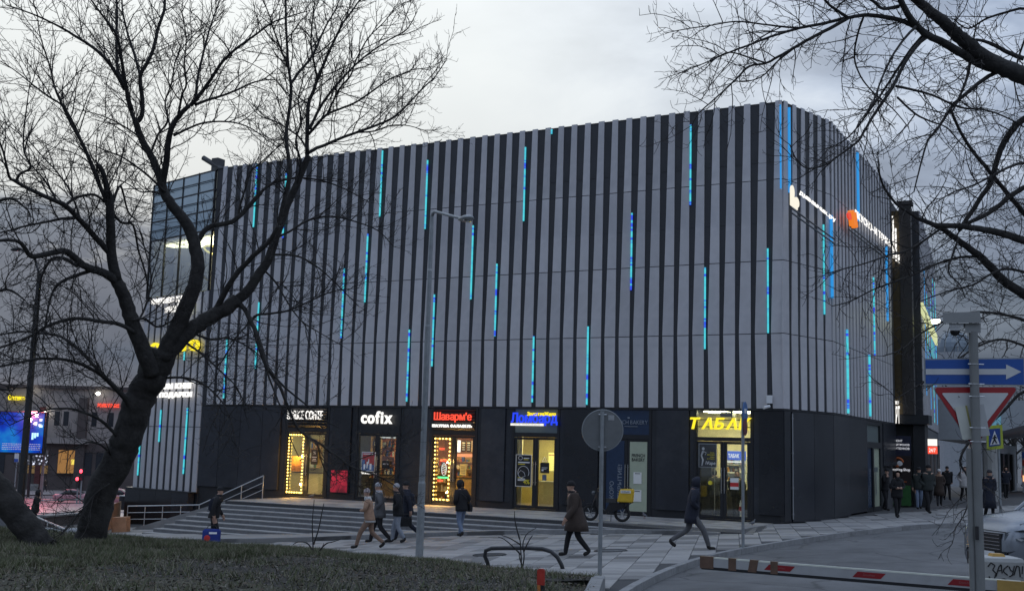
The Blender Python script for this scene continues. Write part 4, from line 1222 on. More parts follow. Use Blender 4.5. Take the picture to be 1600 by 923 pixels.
# wing signs, half hidden by the tree
t3, _, _, _ = wall_sign('wing', 'wall_sign', 'two white lit lines with a round emblem high on the wing behind the tree', [('ФИТНЕС КЛУБ', E_white, (237, 478), (300, 468), 10, dict(bold=.03)), ('24 ЧАСА', E_white, (258, 490), (276, 486), 10, dict(bold=.03))])
pw0, dw, _, _ = SEGS['wing']; nw = Vector((dw.y, -dw.x, 0))
q = onplane(286, 479, pw0 + nw * .3, nw); b = MB(); b.tube([q + dw * .38 * math.cos(a) + Vector((0, 0, .38 * math.sin(a))) for a in [2 * PI * i / 20 for i in range(21)]], .07, 6); b.build('emblem', E_white, t3)
b = MB(); b.disc(q - nw * .02, dw * .24, Vector((0, 0, .24)), nw * .06, 16); b.build('emblem_dot', emit('lit_lime', (.7, .8, .1), 1.0), t3)
wall_sign('wing', 'wall_sign', 'big yellow lit letters on the wing behind the tree fork', [('ЗОЛОТО', E_yel, (224, 556), (312, 545), 17, dict(bold=.05, depth=.1))])
wall_sign('wing', 'wall_sign', 'two lines of white lit letters low on the wing beside the trunk', [('ДОМ КНИГ', E_white, (246, 612), (302, 606), 11, dict(bold=.05)), ('И ПОДАРКИ', E_white, (240, 624), (300, 620), 10, dict(bold=.05))])
# ------------------------------------------------------------------ entrance tower, second wing and houses beyond
M_brown = mat('tower_bronze', (.035, .030, .027), .55, var=.2, scale=2)
M_gold = mat('tower_side_gold', (.09, .065, .03), .5, metal=.3, var=.15)
tower = thing('entrance_tower', 'tall dark bronze slab tower over the side entrance with a white lit sign', 'tower', (-8, 56, 0))
b = MB(); b.box(-8.02, -7.50, 55.05, 55.5, 4.4, 14.35); b.build('slab', M_brown, tower)
b = MB(); b.box(-8.75, -8.03, 55.1, 55.5, 4.4, 14.1); b.build('side_panel', M_gold, tower)
b = MB(); b.box(-8.1, -7.42, 55.0, 55.6, 14.36, 14.55); b.build('cap', M_brown, tower)
b = MB(); b.box(-8.76, -6.9, 55.1, 56.3, 3.95, 4.38); b.build('canopy', M_frame, tower)
b = MB(); b.box(-9.6, -9.4, 54.5, 60, -.5, 4.0); b.box(-9.4, -7.35, 58.2, 58.4, -.5, 4.0); b.build('porch_wall', M_plinth, tower)
b = MB(); b.box(-7.62, -7.1, 55.3, 56.2, -.5, 3.94); b.build('pier', M_plinth, tower)
sg = thing('tower_sign', 'tall narrow white lit letters on the bronze tower beside the roof of the striped side', 'sign', (-8.4, 54.9, 11), 0, 'lit signs on the upper walls')
qa = ony(1391, 415, 54.93); qb = ony(1405, 315, 54.93)
g = random.Random(4)
for k in range(4):
    b = MB(); x = qa.x + (qb.x - qa.x) * (k + .1) / 4; w = (qb.x - qa.x) / 4 * .62
    zz0 = qa.z + (0, .35, .2, .1)[k]; zz1 = qb.z - (1.9, .7, 1.3, 2.6)[k]
    b.box(x, x + w, 54.84, 54.93, zz0, zz1); b.build('letter', E_white, sg)
sg = thing('tower_sign', 'white lit letters МАРТ above the porch of the side entrance', 'sign', (-8.5, 54.9, 4), 0, 'lit signs on the upper walls')
qa, qb = ony(1392, 661, 54.9), ony(1406, 634, 54.9)
letters('МАРТ', E_white, sg, (qa.x, 54.85, qa.z), EX, EZ, qb.x - qa.x, qb.z - qa.z, bold=.02, gap=.12)
lettering('letter', 'ГИПЕР', E_white, sg, (qa.x, 54.85, qb.z + .08), EX, EZ, qb.x - qa.x, .17, depth=.04, bold=.03)
# porch posters
b = MB()
def porch_poster(label, y0px, y1px, m, lines):
    qa, qb = ony(1391, y1px, 54.98), ony(1423, y0px, 54.98)
    t = thing('porch_poster', label, 'poster', (qa.x, 54.98, qa.z))
    b = MB(); b.box(qa.x, qb.x, 54.98, 55.03, qa.z, qb.z); b.build('sheet', m, t)
    for s_, mm, fx, fz, fw, fh in lines:
        lettering('print', s_, mm, t, (qa.x + (qb.x - qa.x) * fx, 54.975, qa.z + (qb.z - qa.z) * fz), EX, EZ, (qb.x - qa.x) * fw, (qb.z - qa.z) * fh, depth=.003, bold=.015)
    return t, qa, qb
P_white = emit('print_white_lit', (.9, .9, .95), .35, (.7, .7, .7))
porch_poster('dark blue board about phone and notebook repair beside the side entrance', 681, 711, mat('board_navy', (.018, .020, .045), .5), [('РЕМОНТ', P_white, .05, .70, .55, .11), ('СМАРТФОНОВ', P_white, .03, .50, .90, .11), ('НОУТБУКОВ', P_white, .03, .31, .90, .11)])
t, qa, qb = porch_poster('black board lettered Smoking-Shop with an orange emblem below the blue board', 712, 757, mat('board_brown', (.022, .012, .010), .5), [('Smoking-Shop', P_white, .04, .46, .92, .12), ('табак', mat('ink_orange', (.5, .12, .03), .5), .4, .10, .4, .06)])
b = MB(); c = (qa + qb) / 2; b.tube([Vector((c.x - .1 + .22 * math.cos(a), 54.97, qa.z + (qb.z - qa.z) * .78 + .19 * math.sin(a))) for a in [2 * PI * i / 18 for i in range(15)]], .045, 6); b.build('emblem', MATS['ink_orange'], t)
b = MB(); b.ball((c.x - .02, 54.97, qa.z + (qb.z - qa.z) * .74), .13, .02, .12); b.build('emblem_core', M_inkw, t)
qa, qb = ony(1391, 782, 54.98), ony(1423, 758, 54.98)
t = thing('porch_board', 'plain green board at the foot of the porch posters', 'board', (qa.x, 54.98, 0)); b = MB(); b.box(qa.x, qb.x, 54.98, 55.03, .2, qb.z); b.build('sheet', mat('board_green', (.03, .12, .03), .5), t)

wing2 = thing('second_wing', 'farther striped wing of the centre behind the bronze tower', 'building', (-7.5, 57, 0))
W0, W1 = Vector((-7.3, 56.4, 0)), Vector((-8.55, 72.5, 0))
_d = (W1 - W0).normalized(); _n = Vector((_d.y, -_d.x, 0)); rot = Matrix(((_d.x, -_d.y, 0, 0), (_d.y, _d.x, 0, 0), (0, 0, 1, 0), (0, 0, 0, 1)))
b = MB(); q = [W0, W1, W1 - _n * 6, W0 - _n * 1.5]; b.prism([(v.x, v.y) for v in q], 3.9, 14.3); b.build('wall', M_dpanel, wing2)
b = MB(); b.prism([(v.x, v.y) for v in [W0, W1, W1 - _n * 6, W0 - _n * 1.5]], -.5, 3.88); b.build('base_wall', mat('base_grey', (.10, .105, .11), .6, var=.12), wing2)
wl = {}
for r in ROWS:
    z1 = min(r[1], 14.35); z0 = r[0]
    wl[r] = panel_me(z0, z1)
nW = int((W1 - W0).length / .72)
for i in range(nW):
    for r in ROWS:
        o = place('light_panel', wl[r], wing2); o.matrix_basis = Matrix.Translation(W0 + _d * (.45 + i * .72)) @ rot
for i, z0, z1 in ((3, 5.5, 11.8), (6, 6.5, 11.0), (9, 5.0, 10.5), (12, 7.5, 11.4), (14, 4.4, 10.0), (16, 6.5, 12.8), (19, 4.4, 9.8), (20, 8, 13)):
    q = W0 + _d * (.55 + i * .72) + _n * .04
    b = MB(); b.tube([(q.x, q.y, z0), (q.x, q.y, z1)], .035, 6); b.build('light_tube', M_ledb if i % 2 else M_led, wing2)
for k, (s0_, s1_) in enumerate(((1.5, 3.2), (5.2, 7.4), (9.5, 12), (14, 17))):
    a, c = W0 + _d * s0_ + _n * .03, W0 + _d * s1_ + _n * .03
    b = MB(); b.prism([(v.x, v.y) for v in [a, c, c - _n * .05, a - _n * .05]], .3, 3.2); b.build('shop_door', M_frame, wing2)
t = thing('projecting_sign', 'small sign box, white above and red below, jutting from the farther wing', 'sign', (-6.9, 58, 3.4))
for z0, z1, m, nm in ((3.0, 3.32, E_whites, 'white_box'), (2.62, 2.97, E_red, 'red_box')):
    b = MB(); b.box(-7.25, -6.85, 57.4, 57.65, z0, z1); b.build(nm, m, t)
lettering('letter', '24/7', E_white, t, (-7.20, 57.39, 2.70), EX, EZ, .30, .18, depth=.01)
q = onplane(1441, 490, W0 + _n * .6, _n)
t = thing('wing_sign', 'pale yellow lit sign board high on the farther wing, seen at a grazing angle', 'sign', q, 0, 'lit signs on the upper walls')
qa, qb = onplane(1439, 492, W0 + _n * .3, _n), onplane(1461, 503, W0 + _n * .3, _n)
b = MB(); b.prism([(v.x, v.y) for v in [qa + _n * .1, qb + _n * .1, qb, qa]], qa.z, qa.z + .55); b.build('panel', emit('sign_pale_yellow', (.75, .8, .40), .55), t)
t = thing('floodlight', 'bright white floodlight on a bracket at the end of the farther wing', 'lamp', qb + _n * .5)
q = at(1462, 502, 62); b = MB(); b.box(q.x - .22, q.x + .22, q.y - .14, q.y + .1, q.z - .12, q.z + .1); b.build('lens', emit('floodlight_lens', (1, 1, .85), 5.0), t)
b = MB(); b.tube([q + Vector((-.9, .3, .1)), q + Vector((0, .15, .1))], .05, 6); b.build('bracket', M_black, t)
# pale wedge of the next building, lit blue by the tubes, over the pavement
M_soffit = mat('render_pale', (.36, .38, .40), .7, var=.06)
ann = thing('corner_building', 'pale grey building with a sloping overhang beyond the striped wing', 'building', (-6, 78, 0))
pA, pB, pC = at(1476, 640, 76), at(1545, 692, 80), at(1476, 716, 76)
def yz_wedge(b, prof, x0, x1, mi=0):
    n = len(prof); b.add([(x0, y, z) for y, z in prof] + [(x1, y, z) for y, z in prof], [tuple(range(n)), tuple(range(2 * n - 1, n - 1, -1))] + [(i, i + n, (i + 1) % n + n, (i + 1) % n) for i in range(n)], mi)
b = MB()
top = [(-7.0, 74.6), (-3.9, 75.6), (-3.3, 79), (-3.2, 95), (-9, 95), (-9, 74.6)]
b.prism([(x, y) for x, y in top], lambda x, y: 3.6 if x < -6 else 4.6, 6.1); b.build('overhang', M_soffit, ann)
b = MB(); b.prism([(-7.0, 76), (-6.2, 77), (-5.6, 95), (-9, 95)], -.5, 3.55); b.build('wall', M_soffit, ann)
b = MB(); q = Vector((-6.9, 74.9, 0)); b.tube([(-4.6, 75.5, 5.0), (-4.6, 75.5, 6.0)], .05, 6); b.build('light_tube', M_ledb, ann)
b = MB(); b.box(-6.5, -5.2, 74.85, 74.92, 4.3, 5.9); b.build('cyan_glow_sheet', emit('cyan_cast_light', (.10, .42, .62), .22, (.3, .35, .38)), ann)  # weak emission paints the tubes' cyan light onto the overhang
for k in range(5):
    b = MB(); b.box(-6.18 + .12 * k, -6.02 + .12 * k, 78 + k * 3, 79.6 + k * 3, .3, 2.9); b.build('window', M_frame, ann)
# dome on a round tower far behind
q = at(1490, 552, 118)
dome = thing('domed_tower', 'ribbed glass dome on a round tower far behind the street sign', 'tower', (q.x, q.y, 0))
b = MB(); nsec = 20; r0 = 2.1
rings = [[Vector((q.x + r0 * math.cos(a) * math.cos(2 * PI * k / nsec), q.y + r0 * math.cos(a) * math.sin(2 * PI * k / nsec), q.z + 2.4 * math.sin(a))) for k in range(nsec)] for a in [PI / 2 * j / 7 * .985 for j in range(8)]]
b.loft(rings); b.build('dome', mat('dome_glass', (.14, .17, .20), .25, metal=.4, var=.2, scale=1), dome)
b = MB()
for k in range(10): b.tube([rings[j][k * 2] for j in range(8)], .06, 5)
b.build('rib', M_galv, dome)
b = MB(); b.tube([(q.x, q.y, -1), (q.x, q.y, q.z - .01)], 2.15, 20); b.build('wall', M_soffit, dome)
# old stone house along the street beyond
stone = mat('stone_pale', (.30, .30, .29), .8, var=.12, scale=1.5, rnd=.10)
hs = thing('stone_house', 'old pale stone house with deep joints and tall windows beyond the crossing sign', 'building', (4, 96, 0))
H0, H1 = Vector((-4.6, 98, 0)), Vector((9.5, 92, 0))
hd = (H1 - H0).normalized(); hn = Vector((hd.y, -hd.x, 0)); HL = (H1 - H0).length
hrot = Matrix(((hd.x, -hd.y, 0, 0), (hd.y, hd.x, 0, 0), (0, 0, 1, 0), (0, 0, 0, 1)))
b = MB(); q = [H0, H1, H1 - hn * 12, H0 - hn * 12]; b.prism([(v.x, v.y) for v in q], -.5, 7.3); b.build('wall', mat('stone_joint', (.16, .16, .155), .9), hs)
wins = [(1.6 + k * 2.3) for k in range(6)]
cnt = 0
for r in range(14):
    z0 = .3 + r * .5; x = -.6 * (r % 2)
    while x < HL:
        x1 = min(x + 1.2, HL); xa = max(x, 0)
        if not (any(w - .5 < (xa + x1) / 2 < w + .5 for w in wins) and (1.1 < z0 < 3.1 or 4.4 < z0 < 6.2)) and x1 - xa > .1:
            bb = MB(); bb.box(xa + .02, x1 - .02, -.06, 0, z0 + .02, z0 + .48); o = bb.build('stone_block', stone, hs); o.matrix_basis = Matrix.Translation(H0) @ hrot
        x += 1.2
for w in wins:
    for z0, z1 in ((1.2, 3.2), (4.5, 6.3)):
        bb = MB(); bb.box(w - .45, w + .45, -.04, -.01, z0, z1); o = bb.build('window', M_frame, hs); o.matrix_basis = Matrix.Translation(H0) @ hrot
bb = MB(); bb.box(-.2, HL + .2, -.35, .3, 7.3, 7.6); o = bb.build('cornice', stone, hs); o.matrix_basis = Matrix.Translation(H0) @ hrot
bb = MB(); bb.box(-.1, HL + .1, 0, 12, 7.6, 8.0); o = bb.build('roof', M_roof, hs); o.matrix_basis = Matrix.Translation(H0) @ hrot
# lit kiosk at the edge of view and a column
t = thing('street_kiosk', 'brightly lit kiosk with red and orange goods beyond the parked car', 'kiosk', at(1600, 740, 80))
q = at(1601, 742, 80); b = MB(); b.box(q.x - .15, q.x + 2.2, q.y, q.y + 1.5, -.2, 3.4); b.build('case', M_soffit, t)
for k in range(4): 
    b = MB(); b.box(q.x - .12 + .0, q.x + 1.9, q.y - .06, q.y - .01, 1.0 + k * .55, 1.42 + k * .55); b.build('lit_shelf', emit(('goods_orange', 'goods_cream', 'goods_red', 'goods_blue')[k], ((1, .45, .2), (1, .85, .7), (1, .25, .2), (.3, .4, .9))[k], .9), t)
t = thing('stone_column', 'plain pale column beside the crossing sign pole', 'column', at(1548, 780, 60)); q = at(1548, 745, 60)
b = MB(); b.tube([(q.x, q.y, .0), (q.x, q.y, 3.4)], [.42, .38], 12); b.build('shaft', stone, t); b = MB(); b.box(q.x - .55, q.x + .55, q.y - .55, q.y + .55, 3.41, 3.7); b.build('capital', stone, t)

# ------------------------------------------------------------------ the street and houses down the slope
cw = MB()
def qsheet(name, pts, m, dz):
    b = MB(); b.add([(x, y, h(x, y) + dz) for x, y in pts], [tuple(range(len(pts)))]); return tag(b.build(name, m), kind='structure')
# carriageway with the red sign light put into its colour, far pavement
def gridsheet(name, c4, m, dz, n=16):
    V_ = []
    for j in range(n + 1):
        for i in range(n + 1):
            p = c4[0].lerp(c4[1], i / n).lerp(c4[3].lerp(c4[2], i / n), j / n); V_.append((p.x, p.y, h(p.x, p.y) + dz))
    b = MB(); w_ = n + 1; b.add(V_, [(j * w_ + i, j * w_ + i + 1, (j + 1) * w_ + i + 1, (j + 1) * w_ + i) for j in range(n) for i in range(n)])
    return tag(b.build(name, m), kind='structure')
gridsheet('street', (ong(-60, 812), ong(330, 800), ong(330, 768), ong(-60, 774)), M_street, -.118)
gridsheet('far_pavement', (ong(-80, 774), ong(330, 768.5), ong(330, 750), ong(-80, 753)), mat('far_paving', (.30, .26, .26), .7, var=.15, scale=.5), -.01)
M_stucco = mat('stucco_grey_beige', (.30, .27, .255), .85, var=.1, scale=.5, dirt=(.22, .2, .19, .5))
M_stucd = mat('stucco_dark', (.085, .07, .068), .85, var=.15, scale=.5)
M_pane = mat('window_dark', (.03, .033, .04), .15, var=.2)
DB = 160.0
lb = thing('street_building', 'long grey beige building with lit signs across the street', 'building', at(60, 745, DB))
def LBp(px, py, d=DB): return at(px, py, d)
vx = (LBp(200, 600) - LBp(0, 600)); vx.z = 0; vx.normalize(); vy = Vector((-vx.y, vx.x, 0))
o0 = LBp(0, 605)
zt0 = LBp(60, 606).z; zb0 = h(o0.x, o0.y) - 1
def lx(px): return (LBp(px, 650) - o0).dot(vx)
def lz(py, px=80): return LBp(px, py).z
def lbox(name, x0, x1, z0, z1, f0, f1, m, par=lb, **k):
    b = MB(); vs = [o0 + vx * x + vy * f + Vector((0, 0, z - o0.z)) for z in (z0, z1) for x, f in ((x0, f0), (x1, f0), (x1, f1), (x0, f1))]
    b.add(vs, [(0, 3, 2, 1), (4, 5, 6, 7), (0, 1, 5, 4), (1, 2, 6, 5), (2, 3, 7, 6), (3, 0, 4, 7)]); return b.build(name, m, par)
lbox('wall', lx(-160), lx(330), zb0, zt0, 0, 14, M_stucco)
lbox('cornice', lx(-160), lx(330), zt0, zt0 + .45, -.5, 14, M_stucd)
lbox('ground_floor', lx(-160), lx(330), zb0, lz(690), -.12, 0, M_stucd)
lbox('ledge', lx(78), lx(145), lz(692), lz(683), -1.2, -.12, M_stucco)
lbox('pier', lx(126), lx(140), zb0, lz(620), -.5, 0, M_stucd)
lbox('pier', lx(66), lx(74), zb0, lz(636), -.5, 0, mat('pier_red', (.10, .03, .03), .8))
for k in range(6):
    lbox('baluster', lx(96 + k * 4.2), lx(98 + k * 4.2), lz(683), lz(672), -1.15, -1.0, M_stucco)
lbox('balustrade_rail', lx(94), lx(122), lz(672), lz(670.5), -1.2, -.95, M_stucco)
for px in (92, 106, 150, 176, 200):
    f = lbox('window', lx(px - 4), lx(px + 4), lz(664), lz(642), -.05, 0.02, M_pane)
for px, c in ((48, 0), (84, 0), (98, 0)):
    pass
lbox('shop_window', lx(100), lx(131), lz(738), lz(702), -.3, -.12, emit('window_amber', (.62, .30, .08), .30, (.1, .06, .03)))
lbox('window_bar', lx(114), lx(115.4), lz(738), lz(702), -.36, -.3, M_frame)
lbox('window_bar', lx(100), lx(131), lz(739.5), lz(737.5), -.45, -.3, M_frame)
lbox('shop_window', lx(121), lx(129), lz(724), lz(716), -.4, -.31, emit('window_yellow', (.9, .7, .1), .7))
lbox('shop_window', lx(54), lx(84), lz(739), lz(727), -.3, -.12, emit('window_ochre', (.35, .22, .08), .25, (.1, .06, .03)))
for px in (-30, 10, 145, 165, 185): lbox('shop_window', lx(px - 7), lx(px + 7), lz(740), lz(705), -.2, -.12, M_pane)
M_scr = bpy.data.materials.new('pixel_screen'); M_scr.use_nodes = True
_t = M_scr.node_tree; _b = _t.nodes['Principled BSDF']; _c = _t.nodes.new('ShaderNodeTexCoord'); _v = N(_t, 'ShaderNodeTexVoronoi', inp={'Scale': 2.6}); _t.links.new(_c.outputs['Object'], _v.inputs['Vector'])
_r = ramp_n(_t, _v.outputs['Distance'], [(.30, (.75, .8, 1)), (.45, (.03, .03, .04))]); _t.links.new(_r, _b.inputs['Emission Color']); _b.inputs['Emission Strength'].default_value = .8; _b.inputs['Base Color'].default_value = (.02, .02, .02, 1)
lbox('light_curtain', lx(54), lx(84), lz(726), lz(703), -.5, -.31, M_scr)
for (label, s_, m, px, py, w, hp) in (('yellow lit letters on the far building beside the street post', 'Оптика', E_yel, 16, 625, 26, 8), ('red lit letters on the far building by the leaning trunk', 'ЗОЛОТО 585', E_red, 155, 636, 34, 6), ('small white lit letters low on the far building by the leaning trunk', 'АПТЕКА', E_white, 147, 706, 18, 6)):
    q = LBp(px, py) - vy * .7
    t = thing('far_sign', label, 'sign', q, 0, 'lit signs across the street')
    letters(s_, m, t, q, vx, EZ, w * DB / CAM_F, hp * DB / CAM_F, bold=.05, depth=.12, gap=.06)
q = LBp(161, 690) - vy * .4; t = thing('far_sign', 'tall red lit outline on the far building by the leaning trunk', 'sign', q, 0, 'lit signs across the street')
for k in (0, 1): 
    b = MB(); b.tube([q + vx * k * .75, q + vx * k * .75 + Vector((0, 0, 60 * DB / CAM_F))], .10, 5); b.build('light_tube', emit('red_faint', (.9, .05, .08), .8), t)
for k_, (px_, en_) in enumerate(((150, 3400), )):     # added point light in mid-air, carrying the far signs' red to the street
    q = LBp(px_, 655) - vy * 22
    L_ = bpy.data.lights.new('neon_fill', 'POINT'); L_.energy = en_; L_.color = (1, .22, .27); L_.shadow_soft_size = .3
    o_ = place('neon_fill', L_); o_.location = q
for px, py, e in ((53, 607, 7), (158, 615, 10), (76, 646, 6)):
    q = LBp(px, py) - vy * 1.2; t = thing('wall_floodlight', {53: 'white floodlight on the cornice near the street post', 158: 'large white floodlight on the cornice above the red letters', 76: 'small white floodlight beside the big blue screen'}[px], 'lamp', q); b = MB(); b.ball(q, .32, .25, .28); b.build('lens', emit('far_flood', (1, .97, .85), 7.0), t)
    b = MB(); b.tube([q + Vector((0, 0, .1)), q + vy * 1.2 + Vector((0, 0, .1))], .06, 5); b.build('bracket', M_black, t)
# big LED screen
sd = 138.0
M_led_scr = bpy.data.materials.new('led_screen'); M_led_scr.use_nodes = True
_t = M_led_scr.node_tree; _b = _t.nodes['Principled BSDF']; _c = _t.nodes.new('ShaderNodeTexCoord')
_n = N(_t, 'ShaderNodeTexNoise', inp={'Scale': .35, 'Detail': 3.0}); _t.links.new(_c.outputs['Object'], _n.inputs['Vector'])
_r = ramp_n(_t, _n.outputs['Fac'], [(.3, (.002, .015, .30)), (.5, (.004, .06, .52)), (.68, (.01, .22, .62))]); _t.links.new(_r, _b.inputs['Emission Color']); _b.inputs['Emission Strength'].default_value = .62; _b.inputs['Base Color'].default_value = (.004, .004, .006, 1); _b.inputs['Roughness'].default_value = .6; _b.inputs['Specular IOR Level'].default_value = .02
q0 = at(-60, 704, sd); q1 = at(65, 704, sd); sx_ = (q1 - q0); sx_.z = 0; SWid = sx_.length; sx_.normalize(); sy_ = Vector((-sx_.y, sx_.x, 0)); shh = 62 * sd / CAM_F
scr = thing('led_screen', 'huge blue video screen showing white text across the street', 'screen', q0)
def sbox(name, u0, u1, v0, v1, f0, f1, m):
    b = MB(); vs = [q0 + sx_ * u * SWid + sy_ * f + Vector((0, 0, v * shh)) for v in (v0, v1) for u, f in ((u0, f0), (u1, f0), (u1, f1), (u0, f1))]
    b.add(vs, [(0, 3, 2, 1), (4, 5, 6, 7), (0, 1, 5, 4), (1, 2, 6, 5), (2, 3, 7, 6), (3, 0, 4, 7)]); return b.build(name, m, scr)
sbox('case', -.02, 1.02, -.06, 1.03, .05, .8, M_black)
sbox('screen', 0, 1, 0, 1, 0, .05, M_led_scr)
emit('screen_text', (.6, .7, .95), .35, (.1, .1, .15))
for r in range(4):
    u = .5; g = random.Random(r)
    while u < .96: 
        w = g.uniform(.008, .03); sbox('print', u, min(u + w, .98), .07 + r * .045, .085 + r * .045, -.03, -.005, MATS['screen_text']); u += w + .008
M_cyan = emit('screen_pale', (.35, .75, .95), .9)
for k in range(9):
    g = random.Random(k + 50); u = g.uniform(.78, .95); v = g.uniform(.62, .93); sbox('print', u, u + g.uniform(.02, .05), v, v + g.uniform(.03, .09), -.03, -.005, P_white if k % 2 else M_cyan)
for k in range(3): sbox('print', .86 + k * .03, .885 + k * .03, .33 + k * .04, .50, -.03, -.005, M_cyan)
for u in (.15, .85): sbox('leg', u, u + .02, -1.1, -.06, .2, .6, M_black)
# ------------------------------------------------------------------ street furniture
def post_pts(px0, py0, px1, py1, d):    # foot and head of an upright post seen between two pixels
    a = at(px0, py0, d); b_ = at(px1, py1, d)
    return a, b_
# street lamp on the lawn edge
lp = ong(654.5, 884, -.05)
dl = (lp - CAM_POS).dot(FWD)
top = at(677, 319, dl); top = Vector((lp.x, lp.y, top.z))
t = thing('street_lamp', 'tall grey street lamp with a curved arm standing at the lawn edge', 'street lamp', lp)
b = MB(); b.tube([lp - Vector((0, 0, .3)), lp + Vector((0, 0, 1.9)), lp + Vector((0, 0, 1.95)), lp + Vector((0, 0, 5.6)), lp + Vector((0, 0, 5.65)), Vector((lp.x, lp.y, top.z - .15))], [.095, .088, .075, .066, .055, .05], 14)
b.build('pole', M_galv, t)
q = at(722, 344, dl - .1); dv = Vector((q.x - lp.x, q.y - lp.y, 0)).normalized(); ln = math.hypot(q.x - lp.x, q.y - lp.y)
b = MB(); b.tube([Vector((lp.x, lp.y, top.z - .3)), Vector((lp.x, lp.y, top.z - .05)), Vector((lp.x, lp.y, top.z + .02)) + dv * .05, Vector((lp.x, lp.y, top.z + .04)) + dv * .15, Vector((q.x, q.y, q.z + .05)) - dv * .05], [.048, .045, .042, .038, .034], 10); b.build('arm', M_galv, t)
q = Vector((q.x, q.y, q.z + .03)); sl = Vector((0, 0, -.03))
b = MB(); up = Vector((0, 0, 1)); sd_ = dv.cross(up)
rings = []
for u, w, hh in ((-.12, .05, .04), (0, .075, .06), (.15, .12, .07), (.32, .13, .07), (.42, .06, .03)):
    c = q + dv * u + up * (-.06 * u)
    rings.append([c + sd_ * (w * math.cos(a)) + up * (hh * math.sin(a)) for a in [2 * PI * k / 12 for k in range(12)]])
b.loft(rings); b.build('lamp_head', M_galv, t, smooth=True)
b = MB(); c = q + dv * .22 + up * -.075; b.ball(c, .13, .11, .045, 12, 6); b.build('lens', glass('lamp_glass', (.7, .72, .72), .3), t)
b = MB(); zz = top.z - 1.4; b.tube([(lp.x, lp.y, zz), (lp.x, lp.y, zz + .06)], .062, 12); b.build('clamp', M_steel, t)

# traffic sign seen from behind, round plate
sp = ong(937, 902, -.02); dd = (sp - CAM_POS).dot(FWD)
t = thing('road_sign', 'round road sign seen from its grey back on a thin pole', 'road sign', sp)
c = at(941, 671, dd - .05); r_ = 32.5 * dd / CAM_F
view = Vector((c.x - CAM_POS.x, c.y - CAM_POS.y, 0)).normalized(); side = Vector((view.y, -view.x, 0))
b = MB(); ztop = at(939, 641, dd).z; b.tube([sp - Vector((0, 0, .3)), Vector((sp.x, sp.y, ztop))], .042, 12); b.build('pole', M_galv, t)
c = Vector((sp.x, sp.y, c.z)) + view * .06 + side * .01
b = MB(); b.disc(c, side * r_, Vector((0, 0, r_)), view * .02, 36); b.build('plate', mat('sign_back_grey', (.17, .178, .18), .55, metal=.2, var=.12, scale=4), t)
b = MB(); b.tube([c + view * .005 + side * (r_ * math.cos(a)) + Vector((0, 0, r_ * math.sin(a))) for a in [2 * PI * k / 36 for k in range(37)]], .012, 5); b.build('rim', M_galv, t)
b = MB()
for z in (-.33, .3): b.tube([c + Vector((0, 0, z * r_ / .4)) - side * .08 - view * .05, c + Vector((0, 0, z * r_ / .4)) + side * .08 - view * .05], .014, 6)
b.build('clamp', M_steel, t)
b = MB(); b.obox(c + side * .17 + Vector((0, 0, r_ * .62)) - view * .004, side * .06, view * .002, Vector((0, 0, .05))); b.build('sticker', M_steel, t)

# thin post with an edge-on sign
sp = ong(1161, 856, 0); dd = (sp - CAM_POS).dot(FWD)
t = thing('road_sign', 'blue and red round sign seen nearly edge-on atop a grey post by the walking man', 'road sign', sp)
ztop = at(1160, 626, dd).z; b = MB(); b.tube([sp - Vector((0, 0, .2)), Vector((sp.x, sp.y, ztop))], .04, 10); b.tube([sp, sp + Vector((0, 0, .03))], .11, 12); b.build('pole', M_galv, t)
view = Vector((sp.x, sp.y, 0)).normalized(); side = Vector((view.y, -view.x, 0)); pdir = (view * .97 + side * .22).normalized(); pn = Vector((-pdir.y, pdir.x, 0))
if pn.dot(view) > 0: pn = -pn
c = Vector((sp.x, sp.y, at(1160, 652, dd).z)) + pn * .05
c0 = c
b = MB(); b.disc(c + Vector((0, 0, .14)), pdir * .27, Vector((0, 0, .28)), pn * .015, 24); b.build('plate', mat('sign_blue', (.04, .13, .33), .45, var=.1), t)
b = MB(); b.disc(c - Vector((0, 0, .22)), pdir * .22, Vector((0, 0, .22)), pn * .02, 24); b.build('plate', mat('sign_darkred', (.13, .02, .025), .5), t)
b = MB(); b.obox(c + Vector((0, 0, .18)) + pn * .018, pdir * .12, pn * .003, Vector((0, 0, .06))); b.build('print', M_white, t)

# bent tube cycle rack
ra, rb = ong(766, 884, 0), ong(883, 892, 0)
t = thing('cycle_rack', 'bent black steel hoop with worn paint at the edge of the wood chips', 'cycle rack', (ra + rb) / 2)
dd = ((ra + rb) / 2 - CAM_POS).dot(FWD)
pts = [ra - Vector((0, 0, .2))] + [at(x, y, dd + (x - 824) * -.004) for x, y in ((762, 879), (757.5, 868), (759, 859.5), (768, 856), (790, 855.5), (824, 855.5), (848, 857), (861, 861), (871, 870), (877, 881), (881, 893))]
b = MB(); b.tube(pts, .045, 10); b.build('hoop', mat('black_worn', (.016, .017, .02), .35, var=.3, scale=3, dirt=(.10, .10, .10, .6)), t, smooth=True)
